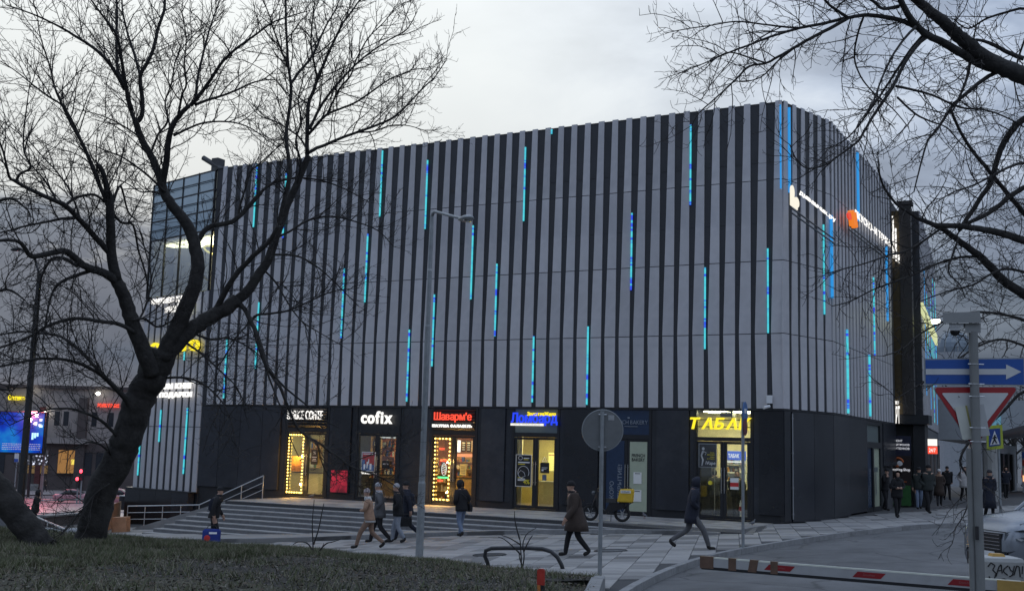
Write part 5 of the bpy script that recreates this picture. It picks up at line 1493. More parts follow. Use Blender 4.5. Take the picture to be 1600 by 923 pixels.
# manhole covers
for k, (px, py) in enumerate(((765, 866.5), (954, 860))):
    p = ong(px, py, .004); t = thing('manhole_cover', ('dark iron manhole cover beyond the bent hoop', 'worn iron manhole cover between the walking man and the sign post')[k], 'manhole cover', p)
    n_ = Vector((-.055, -.01, 1)).normalized(); ax = Vector((1, 0, .055)).normalized(); ay = n_.cross(ax)
    b = MB(); b.disc(p, ax * .38, ay * .38, n_ * .008, 28); b.build('cover', mat(('iron_dark', 'iron_worn')[k], ((.05, .05, .052), (.13, .132, .138))[k], .6, metal=.4, var=.3, scale=12, bump=.8, bscale=30), t)
    b = MB(); b.tube([p + ax * .41 * math.cos(a) + ay * .41 * math.sin(a) + n_ * .004 for a in [2 * PI * i / 28 for i in range(29)]], .022, 5); b.build('rim', mat('iron_rim', (.07, .07, .072), .6, metal=.4), t)
# red marker in the chips
ds = 10.0
while ds < 20 and at(845, 928, ds).z > lawn_z(at(845, 928, ds).x, at(845, 928, ds).y) + .02: ds += .05
p = at(845, 928, ds); t = thing('marker_stake', 'red stake with an orange foot stuck in the wood chips', 'stake', p)
p.z = lawn_z(p.x, p.y)
zt_ = at(845, 890, ds).z
b = MB(); b.box(p.x - .05, p.x + .045, p.y - .015, p.y + .015, p.z + .13, zt_); b.box(p.x - .03, p.x + .03, p.y - .017, p.y + .017, zt_ + .001, zt_ + .012); b.build('stake', mat('stake_red', (.42, .035, .02), .5, var=.15), t)
b = MB(); b.box(p.x - .045, p.x - .003, p.y - .013, p.y + .013, p.z - .1, p.z + .128); b.build('foot', mat('stake_orange', (.6, .2, .05), .5), t)
b = MB(); b.box(p.x + .002, p.x + .04, p.y - .013, p.y + .013, p.z - .1, p.z + .128); b.build('foot', M_black, t)

# ------------------------------------------------------------------ barrier with its post box
bl, br = onz(1095, 877, .80), onz(1595, 917, .80)
bd = (br - bl).normalized(); bnrm = Vector((bd.y, -bd.x, 0)).normalized()
boom = thing('barrier_boom', 'lowered white barrier boom with red marks and brown tape at its tip', 'barrier', br)
Lb = (br - bl).length; BH = .078
M_boom = mat('boom_white', (.40, .40, .40), .4, var=.06, scale=8, dirt=(.28, .27, .26, .5))
M_tape = mat('parcel_tape', (.14, .085, .06), .35, var=.2, scale=10)
M_bred = mat('boom_red', (.28, .015, .02), .4, var=.1)
def bbox(name, s0, s1, z0, z1, o0, o1, m, skew=0.0, par=boom):
    b = MB(); vs = [bl + bd * (s + (skew if z == z1 else 0)) + bnrm * o + Vector((0, 0, z)) for z in (z0, z1) for s, o in ((s0, o0), (s1, o0), (s1, o1), (s0, o1))]
    b.add(vs, [(0, 3, 2, 1), (4, 5, 6, 7), (0, 1, 5, 4), (1, 2, 6, 5), (2, 3, 7, 6), (3, 0, 4, 7)]); return b.build(name, m, par)
bbox('rail', .02, Lb, -BH + .02, BH - .02, -.03, .03, M_boom)
bbox('top_strip', .02, Lb, BH - .018, BH, -.025, .025, mat('boom_top_pale', (.75, .76, .66), .3, var=.03))
bbox('rubber_edge', .02, Lb, -BH - .02, -BH + .018, -.028, .028, M_black)
for s0, s1 in ((0, .20), (.42, .53), (.70, .82), (1.02, 1.12)):
    bbox('tape', s0, s1, -BH - .004, BH + .006, -.036, .036, M_tape, .0 if s0 != .70 else .03)
for s0 in (.93, 2.12, 3.30, 4.45):
    if s0 + .35 < Lb:
        bbox('red_mark', s0, s0 + .36, -.035, .04, .0305, .033, M_bred, .07)
        lettering('print', 'Doorhan', mat('boom_print', (.32, .1, .1), .5), boom, bl + bd * (s0 + .14) + bnrm * .034 + Vector((0, 0, -.008)), bd, EZ, .15, .028, depth=.001)
bbox('cap', Lb - .26, Lb + .12, -.10, .07, -.05, .05, mat('boom_mount_yellow', (.45, .28, .07), .5, var=.15))
d0 = 14.6
hc = at(1557, 868, d0); hc_top = at(1557, 868, d0).z; gz = h(hc.x, hc.y) - .13
hw = .285; hdp = .2
fx = Vector((RGT.x, RGT.y, 0)).normalized(); fy = Vector((-fx.y, fx.x, 0))
hb = thing('barrier_box', 'white and dark barrier motor box with black scrawl and a yellow lamp', 'barrier box', Vector((hc.x, hc.y, gz)))
def hring(z, w, d_, tilt=0): 
    return [Vector((hc.x, hc.y, z)) + fx * x + fy * y + Vector((0, 0, tilt * x)) for x, y in ((-w, -d_), (w, -d_), (w, d_), (-w, d_))]
zt_ = hc_top
b = MB(); b.loft([hring(gz, hw - .02, hdp - .02), hring(zt_ - .36, hw - .02, hdp - .02)]); b.build('body', mat('box_dark', (.03, .032, .036), .5, var=.15), hb)
M_boxw = mat('box_white', (.42, .425, .41), .45, var=.05, dirt=(.3, .3, .28, .4))
b = MB(); b.loft([hring(zt_ - .355, hw, hdp), hring(zt_ - .06, hw, hdp), hring(zt_ - .015, hw - .02, hdp - .02), hring(zt_, hw - .07, hdp - .06)]); b.build('hood', M_boxw, hb)
b = MB(); c = Vector((hc.x, hc.y, zt_)) + fx * .0; b.loft([[c + fx * x + fy * y for x, y in ((-.09, -.09), (.08, -.09), (.08, .06), (-.09, .06))], [c + fx * x + fy * y + Vector((0, 0, .035)) for x, y in ((-.075, -.07), (.065, -.07), (.065, .05), (-.075, .05))]]); b.build('lamp', mat('amber_lens', (.5, .28, .05), .35), hb)
fo = Vector((hc.x, hc.y, 0)) - fy * (hdp + .003)
def sc(pts, r=.010):
    b = MB(); b.tube([fo + fx * x + Vector((0, 0, zt_ - .30 + z)) for x, z in pts], r, 5); return b
scr_ = MB()
for pts in ([(-.20, .2), (-.16, .25), (-.11, .22), (-.14, .16), (-.10, .12), (-.12, .05), (-.17, .04), (-.19, .08)], [(-.10, .08), (-.06, .2), (-.03, .23), (-.02, .12)], [(-.08, .15), (-.02, .16)], [(.06, .22), (.0, .17), (-.0, .14), (.05, .10)], [(.07, .21), (.09, .16), (.12, .15)], [(.14, .22), (.11, .10), (.07, .08)], [(.13, .10), (.17, .22), (.20, .21), (.21, .08)], [(.245, .22), (.235, .12)], [(.232, .07), (.236, .075)], [(-.07, .03), (0, .055), (.07, .02)]):
    for a, c in zip(pts, pts[1:]): scr_.tube([fo + fx * a[0] + Vector((0, 0, zt_ - .32 + a[1])), fo + fx * c[0] + Vector((0, 0, zt_ - .32 + c[1]))], .008, 5)
scr_.build('graffiti', M_ink, hb)

# ------------------------------------------------------------------ pole with one-way plate, give-way sign and camera box
d0 = 11.0
pb_ = at(1531.5, 900, d0); pole_x, pole_y = pb_.x, pb_.y
gz = h(pole_x, pole_y) - .13
ptop = at(1519, 512, d0).z
pl = thing('sign_pole', 'pale grey double pole carrying the one-way plate and give-way sign', 'sign pole', (pole_x, pole_y, gz))
M_pole = mat('pole_grey_paint', (.185, .19, .185), .55, var=.08, scale=4, dirt=(.13, .13, .125, .5))
b = MB(); b.tube([(pole_x, pole_y, gz), (pole_x, pole_y, ptop)], .044, 16); b.build('pole', M_pole, pl)
p2 = Vector((pole_x, pole_y, 0)) - fx * .062 + fy * .03
b = MB(); b.tube([(p2.x, p2.y, gz), (p2.x, p2.y, at(1515, 700, d0).z)], .030, 14); b.build('pole', M_pole, pl)
zb_ = at(1520, 832, d0).z; b = MB(); b.obox(Vector((pole_x, pole_y, zb_)) - fx * .04 - fy * .05, fx * .015, fy * .01, Vector((0, 0, .065))); b.build('hatch', M_black, pl)
b = MB()
for py in (618, 668, 690, 566, 598):
    z = at(1522, py, d0).z; b.tube([(pole_x, pole_y, z), (pole_x, pole_y, z + .012)], .048, 14)
    b.tube([Vector((pole_x, pole_y, z + .006)) - fx * .07 - fy * .02, Vector((pole_x, pole_y, z + .006)) + fx * .09 - fy * .02], .006, 5)
b.build('clamp', M_steel, pl)
# plates are fixed on the far side of the pole
def plate_pt(px, py, off=.075): 
    q = at(px, py, d0 + off); return q
F3 = Vector((pole_x, pole_y, 0)) + fy * .07
def on_plate(px, py, o):
    n = fy; p = F3 + fy * o
    return onplane(px, py, p, n)
ow = thing('one_way_sign', 'long blue one-way plate with a white arrow pointing to the right', 'road sign', on_plate(1522, 580, 0))
def pl_poly(name, pts, o0, o1, m, par):
    b = MB(); n = len(pts)
    f = [on_plate(x, y, o0) for x, y in pts]; k = [on_plate(x, y, o1) for x, y in pts]
    b.add(f + k, [tuple(range(n - 1, -1, -1)), tuple(range(n, 2 * n))] + [(i, (i + 1) % n, n + (i + 1) % n, n + i) for i in range(n)]); return b.build(name, m, par)
M_sblue = mat('oneway_blue', (.012, .075, .32), .45, var=.08, scale=3); M_swhite = mat('sign_white', (.52, .53, .53), .5, var=.06)
M_sred = mat('sign_red', (.30, .014, .018), .45, var=.08)
pl_poly('plate', [(1443.5, 560), (1602, 558.5), (1603, 602.5), (1444, 601.5)], .004, .018, M_galv, ow)
pl_poly('face', [(1446, 562), (1599, 560.5), (1600, 600.5), (1446.5, 599)], .0, .003, M_sblue, ow)
pl_poly('arrow', [(1446.5, 576), (1572, 576), (1572, 569), (1596, 580.5), (1572, 592.5), (1572, 585), (1446.5, 585)], -.004, -.001, M_swhite, ow)
gw = thing('give_way_sign', 'red and white give-way triangle with two blank boards tied over it', 'road sign', on_plate(1523, 650, 0))
def rtri(A, B, C, r):
    out = []
    P = [Vector((*p, 0)) for p in (A, B, C)]
    for i in range(3):
        p, a, c = P[i], P[i - 1], P[(i + 1) % 3]
        u, v = (a - p).normalized(), (c - p).normalized()
        for t_ in (0, .25, .5, .75, 1):
            q = p + u * r * (1 - t_) ** 1 * 1.0 + v * r * t_
            q = p + (u * r * (1 - t_) + v * r * t_) * (1 - .35 * math.sin(PI * t_))
            out.append((q.x, q.y))
    return out
pl_poly('plate', rtri((1455.5, 603.5), (1593.5, 603.5), (1521.5, 702.5 + 0), 7)[::-1][::-1], .006, .018, M_galv, gw)
pl_poly('red_face', rtri((1458, 604.8), (1591, 604.8), (1522, 700), 7), .0, .004, M_sred, gw)
pl_poly('white_face', rtri((1471, 613.5), (1577, 613.5), (1523.5, 683), 3), -.005, -.001, M_swhite, gw)
M_board = mat('blank_board', (.55, .56, .50), .6, var=.05); M_board2 = mat('blank_board_grey', (.40, .41, .415), .6, var=.05)
pl_poly('tied_board', [(1492, 636), (1512, 633), (1520, 686), (1504, 686.5)], -.016, -.008, M_board, gw)
pl_poly('tied_board', [(1527, 632), (1537, 631), (1547, 680), (1529, 682)], -.016, -.008, M_board2, gw)
pl_poly('edge_tape', [(1508, 633.2), (1511, 633), (1521, 681), (1519.5, 684)], -.02, -.0165, mat('tape_yellow', (.30, .28, .10), .5), gw)
cb = thing('camera_box', 'grey surveillance camera housing on top of the sign pole', 'camera', (pole_x, pole_y, ptop))
def cbox(name, x0, x1, y0, y1, m, o0, o1, par=cb): return pl_poly(name, [(x0, y0), (x1, y0), (x1, y1), (x0, y1)], o0, o1, m, par)
M_cam = mat('camera_grey', (.25, .255, .25), .5, var=.06)
pl_poly('housing', [(1472.5, 488.5), (1531, 486.5), (1533, 504), (1474, 504.5)], -.14, .10, M_cam, cb)
cbox('mount', 1508, 1532.5, 505, 520, M_cam, -.1, .06)
cbox('bracket', 1483, 1508, 505, 511, M_steel, -.08, .05)
q = on_plate(1492, 518, -.02); b = MB(); b.ball(q, .048, .048, .045, 12, 8); b.build('dome', mat('camera_dome', (.012, .012, .014), .1), cb, smooth=True)
cbox('dome_collar', 1484, 1500, 511, 516, M_steel, -.07, .03)

# pedestrian crossing sign behind
sp = ong(1563.5, 800, 0); dd = (sp - CAM_POS).dot(FWD)
t = thing('crossing_sign', 'blue pedestrian crossing sign on a yellow green board behind the branches', 'road sign', sp)
b = MB(); b.tube([sp - Vector((0, 0, .2)), Vector((sp.x, sp.y, at(1556, 660, dd).z))], .05, 10); b.build('pole', M_galv, t)
F3b = Vector((sp.x, sp.y, 0))
vq = Vector((sp.x, sp.y, 0)).normalized()
def cp(name, pts, o0, o1, m):
    b = MB(); n = len(pts); f = [onplane(x, y, F3b - vq * o0, vq) for x, y in pts]; k = [onplane(x, y, F3b - vq * o1, vq) for x, y in pts]
    b.add(f + k, [tuple(range(n - 1, -1, -1)), tuple(range(n, 2 * n))] + [(i, (i + 1) % n, n + (i + 1) % n, n + i) for i in range(n)]); return b.build(name, m, t)
cp('board', [(1541, 665), (1566, 663), (1568, 700), (1542, 703)], .09, .06, mat('sign_lime', (.42, .48, .05), .5))
cp('face', [(1545, 670), (1562.5, 668.5), (1563.5, 695), (1545.5, 697.5)], .11, .095, mat('sign_blue_deep', (.02, .06, .26), .5))
cp('triangle', [(1554, 672), (1562, 693.5), (1547, 695)], .12, .112, M_white)
for a, c, r in (((1554.5, 679), (1554, 686), .03), ((1554, 686), (1550.5, 693), .025), ((1554, 686), (1557.5, 692), .025), ((1554.3, 681), (1551, 685), .02), ((1554.3, 681), (1557.5, 684), .02)):
    b = MB(); b.tube([onplane(*a, F3b - vq * .13, vq), onplane(*c, F3b - vq * .13, vq)], r, 5); b.build('walking_figure', M_ink, t)

# dark lamp post far left, bus stop post, bollards, planters
def slim_post(name, label, cat, px0, py0, px1, py1, d, r0, r1, m):
    a = at(px0, py0, d); t = thing(name, label, cat, a); zt_ = at(px1, py1, d).z
    b = MB(); b.tube([a - Vector((0, 0, .6)), Vector((a.x, a.y, (a.z + zt_) / 2)), Vector((a.x, a.y, zt_))], [r0, (r0 + r1) / 2, r1], 10); b.build('pole', m, t); return t, a, zt_
t, a, zt_ = slim_post('lamp_post', 'tall tapering dark lamp post behind the branches of the leaning trunk', 'street lamp', 31, 792, 62, 420, 52, .19, .11, M_black)
b = MB(); b.tube([(a.x, a.y, zt_ - .1), (a.x - .5, a.y, zt_ + .9), (a.x - 1.6, a.y, zt_ + 1.3)], .06, 8); b.build('arm', M_black, t)
b = MB(); b.ball((a.x - 1.8, a.y, zt_ + 1.28), .4, .16, .1); b.build('lamp_head', M_black, t)
t, a, zt_ = slim_post('stop_post', 'thin stop post with a white and blue plate across the street', 'road sign', 22, 770, 27, 708, 130, .07, .06, M_galv)
b = MB(); b.box(a.x - .35, a.x + .35, a.y - .1, a.y - .06, zt_ - 1.0, zt_); b.build('plate', M_white, t); b = MB(); b.box(a.x - .33, a.x + .33, a.y - .13, a.y - .105, zt_ - .98, zt_ - .62); b.build('blue_band', M_inkb, t)
t, a, zt_ = slim_post('catenary_post', 'pale thin post on the far pavement beside the pixel curtain', 'post', 64, 770, 71, 690, 140, .24, .09, mat('post_pinkish', (.25, .2, .2), .6)); 
for k, (px, py) in enumerate(((46, 763), (52, 766))):
    q = ong(px, py, 0); t = thing('street_planter', ('round concrete planter nearer the stop post', 'round concrete planter nearer the pale post')[k], 'planter', q, 0, 'planters on the far pavement')
    b = MB(); b.tube([q - Vector((0, 0, .1)), q + Vector((0, 0, .75)), q + Vector((0, 0, .9))], [.55, .65, .6], 14); b.build('bowl', M_slab_m, t)
    b = MB(); b.tube([q + Vector((0, 0, .9)), q + Vector((0, 0, .95))], [.58, .5], 12); b.build('soil', M_soil, t)
# traffic lights
for k, (px, py) in enumerate(((127, 738), (121, 750))):
    q = at(px, py, 118); t = thing('traffic_light', ('traffic light glowing red above the pink car', 'lower pedestrian light glowing red above the pink car')[k], 'traffic light', q)
    b = MB(); b.box(q.x - .2, q.x + .2, q.y, q.y + .25, q.z - .8, q.z + .4); b.build('case', M_black, t)
    b = MB(); b.ball(q + Vector((0, -.05, .15)), .2, .12, .2); b.build('red_lens', emit('signal_red', (1, .05, .08), 3.0), t)
    b = MB(); b.tube([(q.x, q.y + .12, h(q.x, q.y)), (q.x, q.y + .12, q.z - .8)], .08, 8); b.build('pole', M_galv, t)
# striped bollard and bin by the taxi
q = ong(179, 783, 0); t = thing('striped_post', 'red and white striped post beside the taxi', 'bollard', q)
for k in range(8):
    b = MB(); b.tube([q + Vector((0, 0, .25 * k)), q + Vector((0, 0, .25 * k + .248))], .2, 10); b.build('stripe', (M_inkr, M_white)[k % 2], t)
q = ong(192, 796, 0); t = thing('litter_bin', 'dark round litter bin by the corner of the wing', 'bin', q); b = MB(); b.tube([q, q + Vector((0, 0, .95)), q + Vector((0, 0, 1.0))], [.3, .33, .3], 14); b.build('bin_body', M_black, t); b = MB(); b.tube([q + Vector((0, 0, 1.0)), q + Vector((0, 0, 1.06))], [.36, .34], 14); b.build('rim', M_galv, t)

# low walls, railings and the little timber-sided steps at the foot of the slope
def railing(name, label, pts, hgt, nmid, m, step=1.2, r=.024):
    t = thing(name, label, 'railing', pts[0])
    P = [Vector(p) for p in pts]
    for k in range(nmid + 1):
        z = hgt * (1 - k / (nmid + 1.2))
        b = MB(); b.tube([p + Vector((0, 0, z)) for p in P], r if k == 0 else r * .6, 8); b.build('rail', m, t)
    for p in resample_z(P, step):
        b = MB(); b.tube([p - Vector((0, 0, .1)), p + Vector((0, 0, hgt))], r * .8, 8); b.build('post', m, t)
    return t
def resample_z(P, step):
    out = [P[0]]
    for a, c in zip(P, P[1:]):
        n = max(1, int(round((c - a).length / step)))
        out += [a.lerp(c, i / n) for i in range(1, n + 1)]
    return out
YR = 37.25
ra = ony(410, 773, YR); ra = Vector((ra.x, YR, 0)); rk = ony(311, 794, YR); re = ony(197, 829, YR)
M_rail = mat('rail_bright', (.55, .56, .57), .35, metal=.6, var=.06)
t = railing('stair_railing', 'bright steel railing bending down beside the steps to the wing', [(re.x, YR, h(re.x, YR)), (rk.x, YR, h(rk.x, YR) + .02), (ra.x, YR, 0)], .92, 2, M_rail, 1.05)
def wallseg(name, label, cat, pa, pb, hgt, th, m, dz=0):
    t = thing(name, label, cat, pa); d = (pb - pa); d.z = 0; d.normalize(); n = Vector((d.y, -d.x, 0))
    b = MB(); q = [pa, pb, pb - n * th, pa - n * th]; b.add([v - Vector((0, 0, .4)) for v in q] + [v + Vector((0, 0, hgt)) for v in q], [(0, 3, 2, 1), (4, 5, 6, 7), (0, 1, 5, 4), (1, 2, 6, 5), (2, 3, 7, 6), (3, 0, 4, 7)]); b.build('wall', m, t)
    b = MB(); q = [pa + n * .05 - d * .04, pb + n * .05 + d * .04, pb - n * (th + .05) + d * .04, pa - n * (th + .05) - d * .04]; b.add([v + Vector((0, 0, hgt + .003)) for v in q] + [v + Vector((0, 0, hgt + .08)) for v in q], [(0, 3, 2, 1), (4, 5, 6, 7), (0, 1, 5, 4), (1, 2, 6, 5), (2, 3, 7, 6), (3, 0, 4, 7)]); b.build('coping', M_kerb, t); return t
M_wallg = mat('wall_grey_render', (.16, .16, .165), .8, var=.1, scale=1)
wallseg('low_wall', 'low grey wall beyond the leaning trunk at the foot of the slope', 'wall', ong(-40, 827, 0), ong(33, 827, 0), .95, .3, M_wallg)
wallseg('planter_wall', 'long low planter wall with pale coping before the street', 'wall', ong(70, 822, 0), ong(128, 817, 0), .42, .8, mat('wall_brownish', (.13, .11, .105), .8))
railing('slope_railing', 'thin steel railing running along the planter wall before the street', [ong(55, 826, 0), ong(128, 822, 0)], 1.25, 1, M_galv, 3.0)
p0_, p1_ = at(55, 806, 44), at(122, 835, 36)
t = thing('ramp_railing', 'pale double handrail sloping down behind the leaning trunk', 'railing', p1_)
for dz in (0, -.35):
    b = MB(); b.tube([p0_ + Vector((0, 0, dz)), p1_ + Vector((0, 0, dz))], .03, 8); b.build('rail', M_rail, t)
for k in range(4):
    q = p0_.lerp(p1_, k / 3); b = MB(); b.tube([(q.x, q.y, h(q.x, q.y) - .1), q], .022, 8); b.build('post', M_rail, t)
t = thing('guard_rail', 'grey steel tube guard rail on posts beyond the two trunks', 'railing', at(20, 829, 26))
ga, gb = at(-30, 827, 25.5), at(132, 828.5, 27.5); b = MB(); b.tube([ga, gb], .06, 10); b.build('rail', mat('tube_grey', (.34, .35, .36), .5, var=.06), t)
for px in (-10, 22, 128):
    q = ga.lerp(gb, (px + 30) / 162); b = MB(); w = .13 if px == 22 else .05; b.box(q.x - w, q.x + w, q.y - w, q.y + w, h(q.x, q.y) - .5, q.z - .061); b.build('post', M_galv, t)
M_tim = mat('timber_orange', (.42, .22, .12), .7, var=.2, scale=4)
t = thing('timber_steps', 'small orange timber steps and fence panel between the trunk and the wing', 'steps', ong(185, 832, 0))
for k in range(4):
    a_, c_ = ong(176 - k * .5, 831 - k * 5.5, .14 * k), ong(197, 830.5 - k * 5.5, .14 * k)
    b = MB(); dn = Vector((FWD.x, FWD.y, 0)) * .5; b.add([a_ - Vector((0, 0, .3)), c_ - Vector((0, 0, .3)), c_ + dn - Vector((0, 0, .3)), a_ + dn - Vector((0, 0, .3)), a_ + Vector((0, 0, .17)), c_ + Vector((0, 0, .17)), c_ + dn + Vector((0, 0, .17)), a_ + dn + Vector((0, 0, .17))], [(0, 3, 2, 1), (4, 5, 6, 7), (0, 1, 5, 4), (1, 2, 6, 5), (2, 3, 7, 6), (3, 0, 4, 7)]); b.build('step', M_tim, t)
fa, fb = ong(160, 833, 0), ong(186, 817, 0)
fd = fb - fa; fd.z = 0; n_ = int(fd.length / .3); fd.normalize()
for k in range(n_):
    p_ = fa.lerp(fb, k / n_); q_ = fa.lerp(fb, (k + .92) / n_); b = MB(); o_ = Vector((0, .05, 0))
    hh = 1.05
    b.add([p_ - Vector((0, 0, .2)), q_ - Vector((0, 0, .2)), q_ + o_ - Vector((0, 0, .2)), p_ + o_ - Vector((0, 0, .2)), p_ + Vector((0, 0, hh)), q_ + Vector((0, 0, hh)), q_ + o_ + Vector((0, 0, hh)), p_ + o_ + Vector((0, 0, hh))], [(0, 3, 2, 1), (4, 5, 6, 7), (0, 1, 5, 4), (1, 2, 6, 5), (2, 3, 7, 6), (3, 0, 4, 7)]); b.build('board', M_tim, t)
# pigeons on the paving
def pigeon(label, p, rz, s=1.0):
    t = thing('pigeon', label, 'bird', p, rz)
    rings = []
    for x, z, ry, rzz in ((-.20, .09, .012, .008), (-.12, .11, .03, .022), (-.04, .12, .055, .05), (.03, .13, .055, .058), (.08, .16, .035, .04), (.10, .20, .024, .026), (.115, .225, .024, .024), (.145, .225, .010, .010), (.165, .22, .003, .003)):
        rings.append([Vector((x, ry * math.cos(a), z + rzz * math.sin(a))) for a in [2 * PI * k / 8 for k in range(8)]])
    b = MB(); b.loft(rings); b.build('body', mat('pigeon_grey', (.10, .105, .12), .7, var=.3, scale=30), t, False, True)
    for s_ in (-1, 1):
        b = MB(); b.tube([(.0, s_ * .02, .08), (.0, s_ * .02, .0), (.03, s_ * .02, .003)], .006, 5); b.build('leg', mat('pigeon_leg', (.35, .12, .1), .6), t, False)
pigeon('pigeon standing on the terrace edge before the coffee shop', onz(487, 779, 0), .4)
pigeon('pigeon on the paving by the closed bakery door', onz(1007, 810, 0), 2.4)
pigeon('pigeon on the paving at the building corner', ong(1176, 822, 0), 1.2)

# ------------------------------------------------------------------ vehicles
M_tyre = mat('tyre', (.015, .015, .016), .8, var=.2); M_alloy = mat('alloy', (.4, .41, .42), .35, metal=.8, var=.05)
M_carsilver = mat('car_silver', (.25, .27, .30), .25, metal=.45, var=.03, scale=30)
M_carglass = mat('car_glass', (.02, .024, .028), .06, spec=.6)
M_chrome = mat('chrome', (.6, .6, .62), .15, metal=1.0, var=.02)
M_hl = mat('headlamp', (.07, .08, .09), .08, var=.5, scale=8, spec=.7)
def interp_rings(keys, n):
    return keys
def car(name, label, loc, rz, paint, L=4.5, Wd=1.82, Hh=1.68, suv=True, detail=True, extra=None, stripe=None):
    """car pointing along +X; front axle ahead"""
    t = thing(name, label, 'car', loc, rz)
    w = Wd / 2
    # body: cross sections along x: (x, half width, z low, z shoulder, z top of bonnet/boot)
    f = L / 2
    secs = [(f, .62 * w, .42, .62, .70), (f - .06, .80 * w, .30, .70, .86), (f - .22, .93 * w, .24, .80, .97), (f - .55, .985 * w, .22, .88, 1.04), (f - 1.05, w, .22, .93, 1.10), (f - 1.3, w, .22, .95, 1.13),
            (0, w, .22, .97, 1.06), (-f + 1.1, w, .22, 1.0, 1.07), (-f + .5, .99 * w, .24, 1.0, 1.06), (-f + .12, .95 * w, .30, .95, 1.02), (-f, .85 * w, .40, .85, .92)]
    k = Hh / 1.68
    rings = []
    for x, hw_, zl, zs, zt_ in secs:
        zl, zs, zt_ = zl * k, zs * k, zt_ * k
        r = [(-hw_ * .92, zl), (-hw_, zl + .12), (-hw_, zs - .16), (-hw_ * .985, zs), (-hw_ * .90, zt_ - .015), (-hw_ * .45, zt_ + .012), (0, zt_ + .018), (hw_ * .45, zt_ + .012), (hw_ * .90, zt_ - .015), (hw_ * .985, zs), (hw_, zs - .16), (hw_, zl + .12), (hw_ * .92, zl)]
        rings.append([Vector((x, y, z)) for y, z in r])
    b = MB(); b.loft(rings); b.build('body', paint, t, False, True)
    # cabin
    c = [(f - 1.28, .86, 1.10, 0), (f - 2.0, .74, Hh - .06, 1), (f - 2.5, .73, Hh, 1), (-f + 1.3, .72, Hh - .02, 1), (-f + .55 if suv else -f + 1.0, .76, Hh - .14 if suv else Hh - .3, 1), (-f + .22 if suv else -f + .55, .84, 1.04 * k, 0)]
    rings = []
    for x, hw_, z, _ in c:
        zb_ = 1.0 * k; hw_ = hw_ * w / .91 * .97
        rings.append([Vector((x, -w * .94, zb_)), Vector((x, -hw_ * 1.0, z - .05)), Vector((x, -hw_ * .86, z)), Vector((x, 0, z + .02)), Vector((x, hw_ * .86, z)), Vector((x, hw_, z - .05)), Vector((x, w * .94, zb_))])
    b = MB(); b.loft(rings); b.build('windows', M_carglass, t, False, True)
    b = MB()
    rr = []
    for x, hw_, z, on in c[1:5]:
        hw_ = hw_ * w / .91 * .985
        rr.append([Vector((x, -hw_ * .99, z - .045)), Vector((x, -hw_ * .86, z + .012)), Vector((x, 0, z + .032)), Vector((x, hw_ * .86, z + .012)), Vector((x, hw_ * .99, z - .045)), Vector((x, 0, z - .05))])
    b.loft(rr); b.build('roof', paint, t, False, True)
    for s_ in (-1, 1):
        b = MB(); b.tube([(f - 1.22, s_ * w * .93, 1.06 * k), (f - 2.0, s_ * w * .80, Hh - .07)], .035, 6); b.build('pillar', paint, t, False)
        b = MB(); b.tube([(-.25, s_ * w * .93, 1.0 * k), (-.35, s_ * w * .79, Hh - .05)], .035, 6); b.build('pillar', M_black, t, False)
    for x in (f - .88, -f + .85):
        for s_ in (-1, 1):
            R_ = .34 * (1 if suv else .93)
            wl_ = MB(); prof = [(R_ - .05, -.10), (R_, -.075), (R_, .075), (R_ - .05, .10), (R_ * .62, .10), (R_ * .62, -.10)]
            rings = [[Vector((x + r * math.cos(a), s_ * (w - .10) + yy, R_ + r * math.sin(a))) for r, yy in prof] for a in [2 * PI * i / 20 for i in range(21)]]
            wl_.loft(rings, cap=False); o = wl_.build('wheel', M_tyre, t, False, True)
            rm = MB()
            for i in range(5):
                a = 2 * PI * i / 5; rm.obox((x + .11 * math.cos(a), s_ * (w - .02), R_ + .11 * math.sin(a)), (.11 * math.cos(a), 0, .11 * math.sin(a)), (0, .02, 0), (-.03 * math.sin(a), 0, .03 * math.cos(a)))
            rm.tube([(x, s_ * (w - .06), R_), (x, s_ * (w + .005), R_)], .055, 10); rm.build('rim', M_alloy, o, False)
            ar = MB(); ar.tube([Vector((x + (R_ + .045) * math.cos(a), s_ * (w - .012), R_ + (R_ + .045) * math.sin(a))) for a in [PI * i / 12 for i in range(13)]], .03, 6); ar.build('wheel_arch', M_black if suv else paint, t, False)
    for s_ in (-1, 1):
        hl = MB(); y0 = s_ * w * .52; 
        hl.add([(f - .03, y0, .70 * k), (f - .13, s_ * w * .885, .71 * k), (f - .46, s_ * w * 1.0, .80 * k), (f - .50, s_ * w * .998, .90 * k), (f - .16, s_ * w * .89, .885 * k), (f - .05, y0, .82 * k)], [(0, 1, 2, 3, 4, 5) if s_ > 0 else (5, 4, 3, 2, 1, 0)])
        vs = [Vector(v) for v in hl.v]; hl2 = MB(); n = len(vs); hl2.add([v + Vector((.03, s_ * .02, 0)) for v in vs] + [v - Vector((.04, s_ * .03, 0)) for v in vs], [tuple(range(n)), tuple(range(2 * n - 1, n - 1, -1))] + [(i, n + i, n + (i + 1) % n, (i + 1) % n) for i in range(n)])
        hl2.build('headlight', M_hl, t, False)
        tl = MB(); tl.box(-f - .02, -f + .10, s_ * w * .62 - .13, s_ * w * .62 + .13, .72 * k, .90 * k); tl.build('tail_light', emit('tail_red', (1, .08, .08), .8, (.3, .02, .02)), t, False)
        mr = MB(); mr.ball((f - 1.55, s_ * (w + .10), 1.10 * k), .07, .11, .075); mr.build('mirror', paint, t, False, True)
        for j, xx in enumerate((.0, 1.0)):
            hd_ = MB(); hd_.box(xx - .55, xx - .42, s_ * (w + .003), s_ * (w + .02), .88 * k, .91 * k); hd_.build('door_handle', paint, t, False)
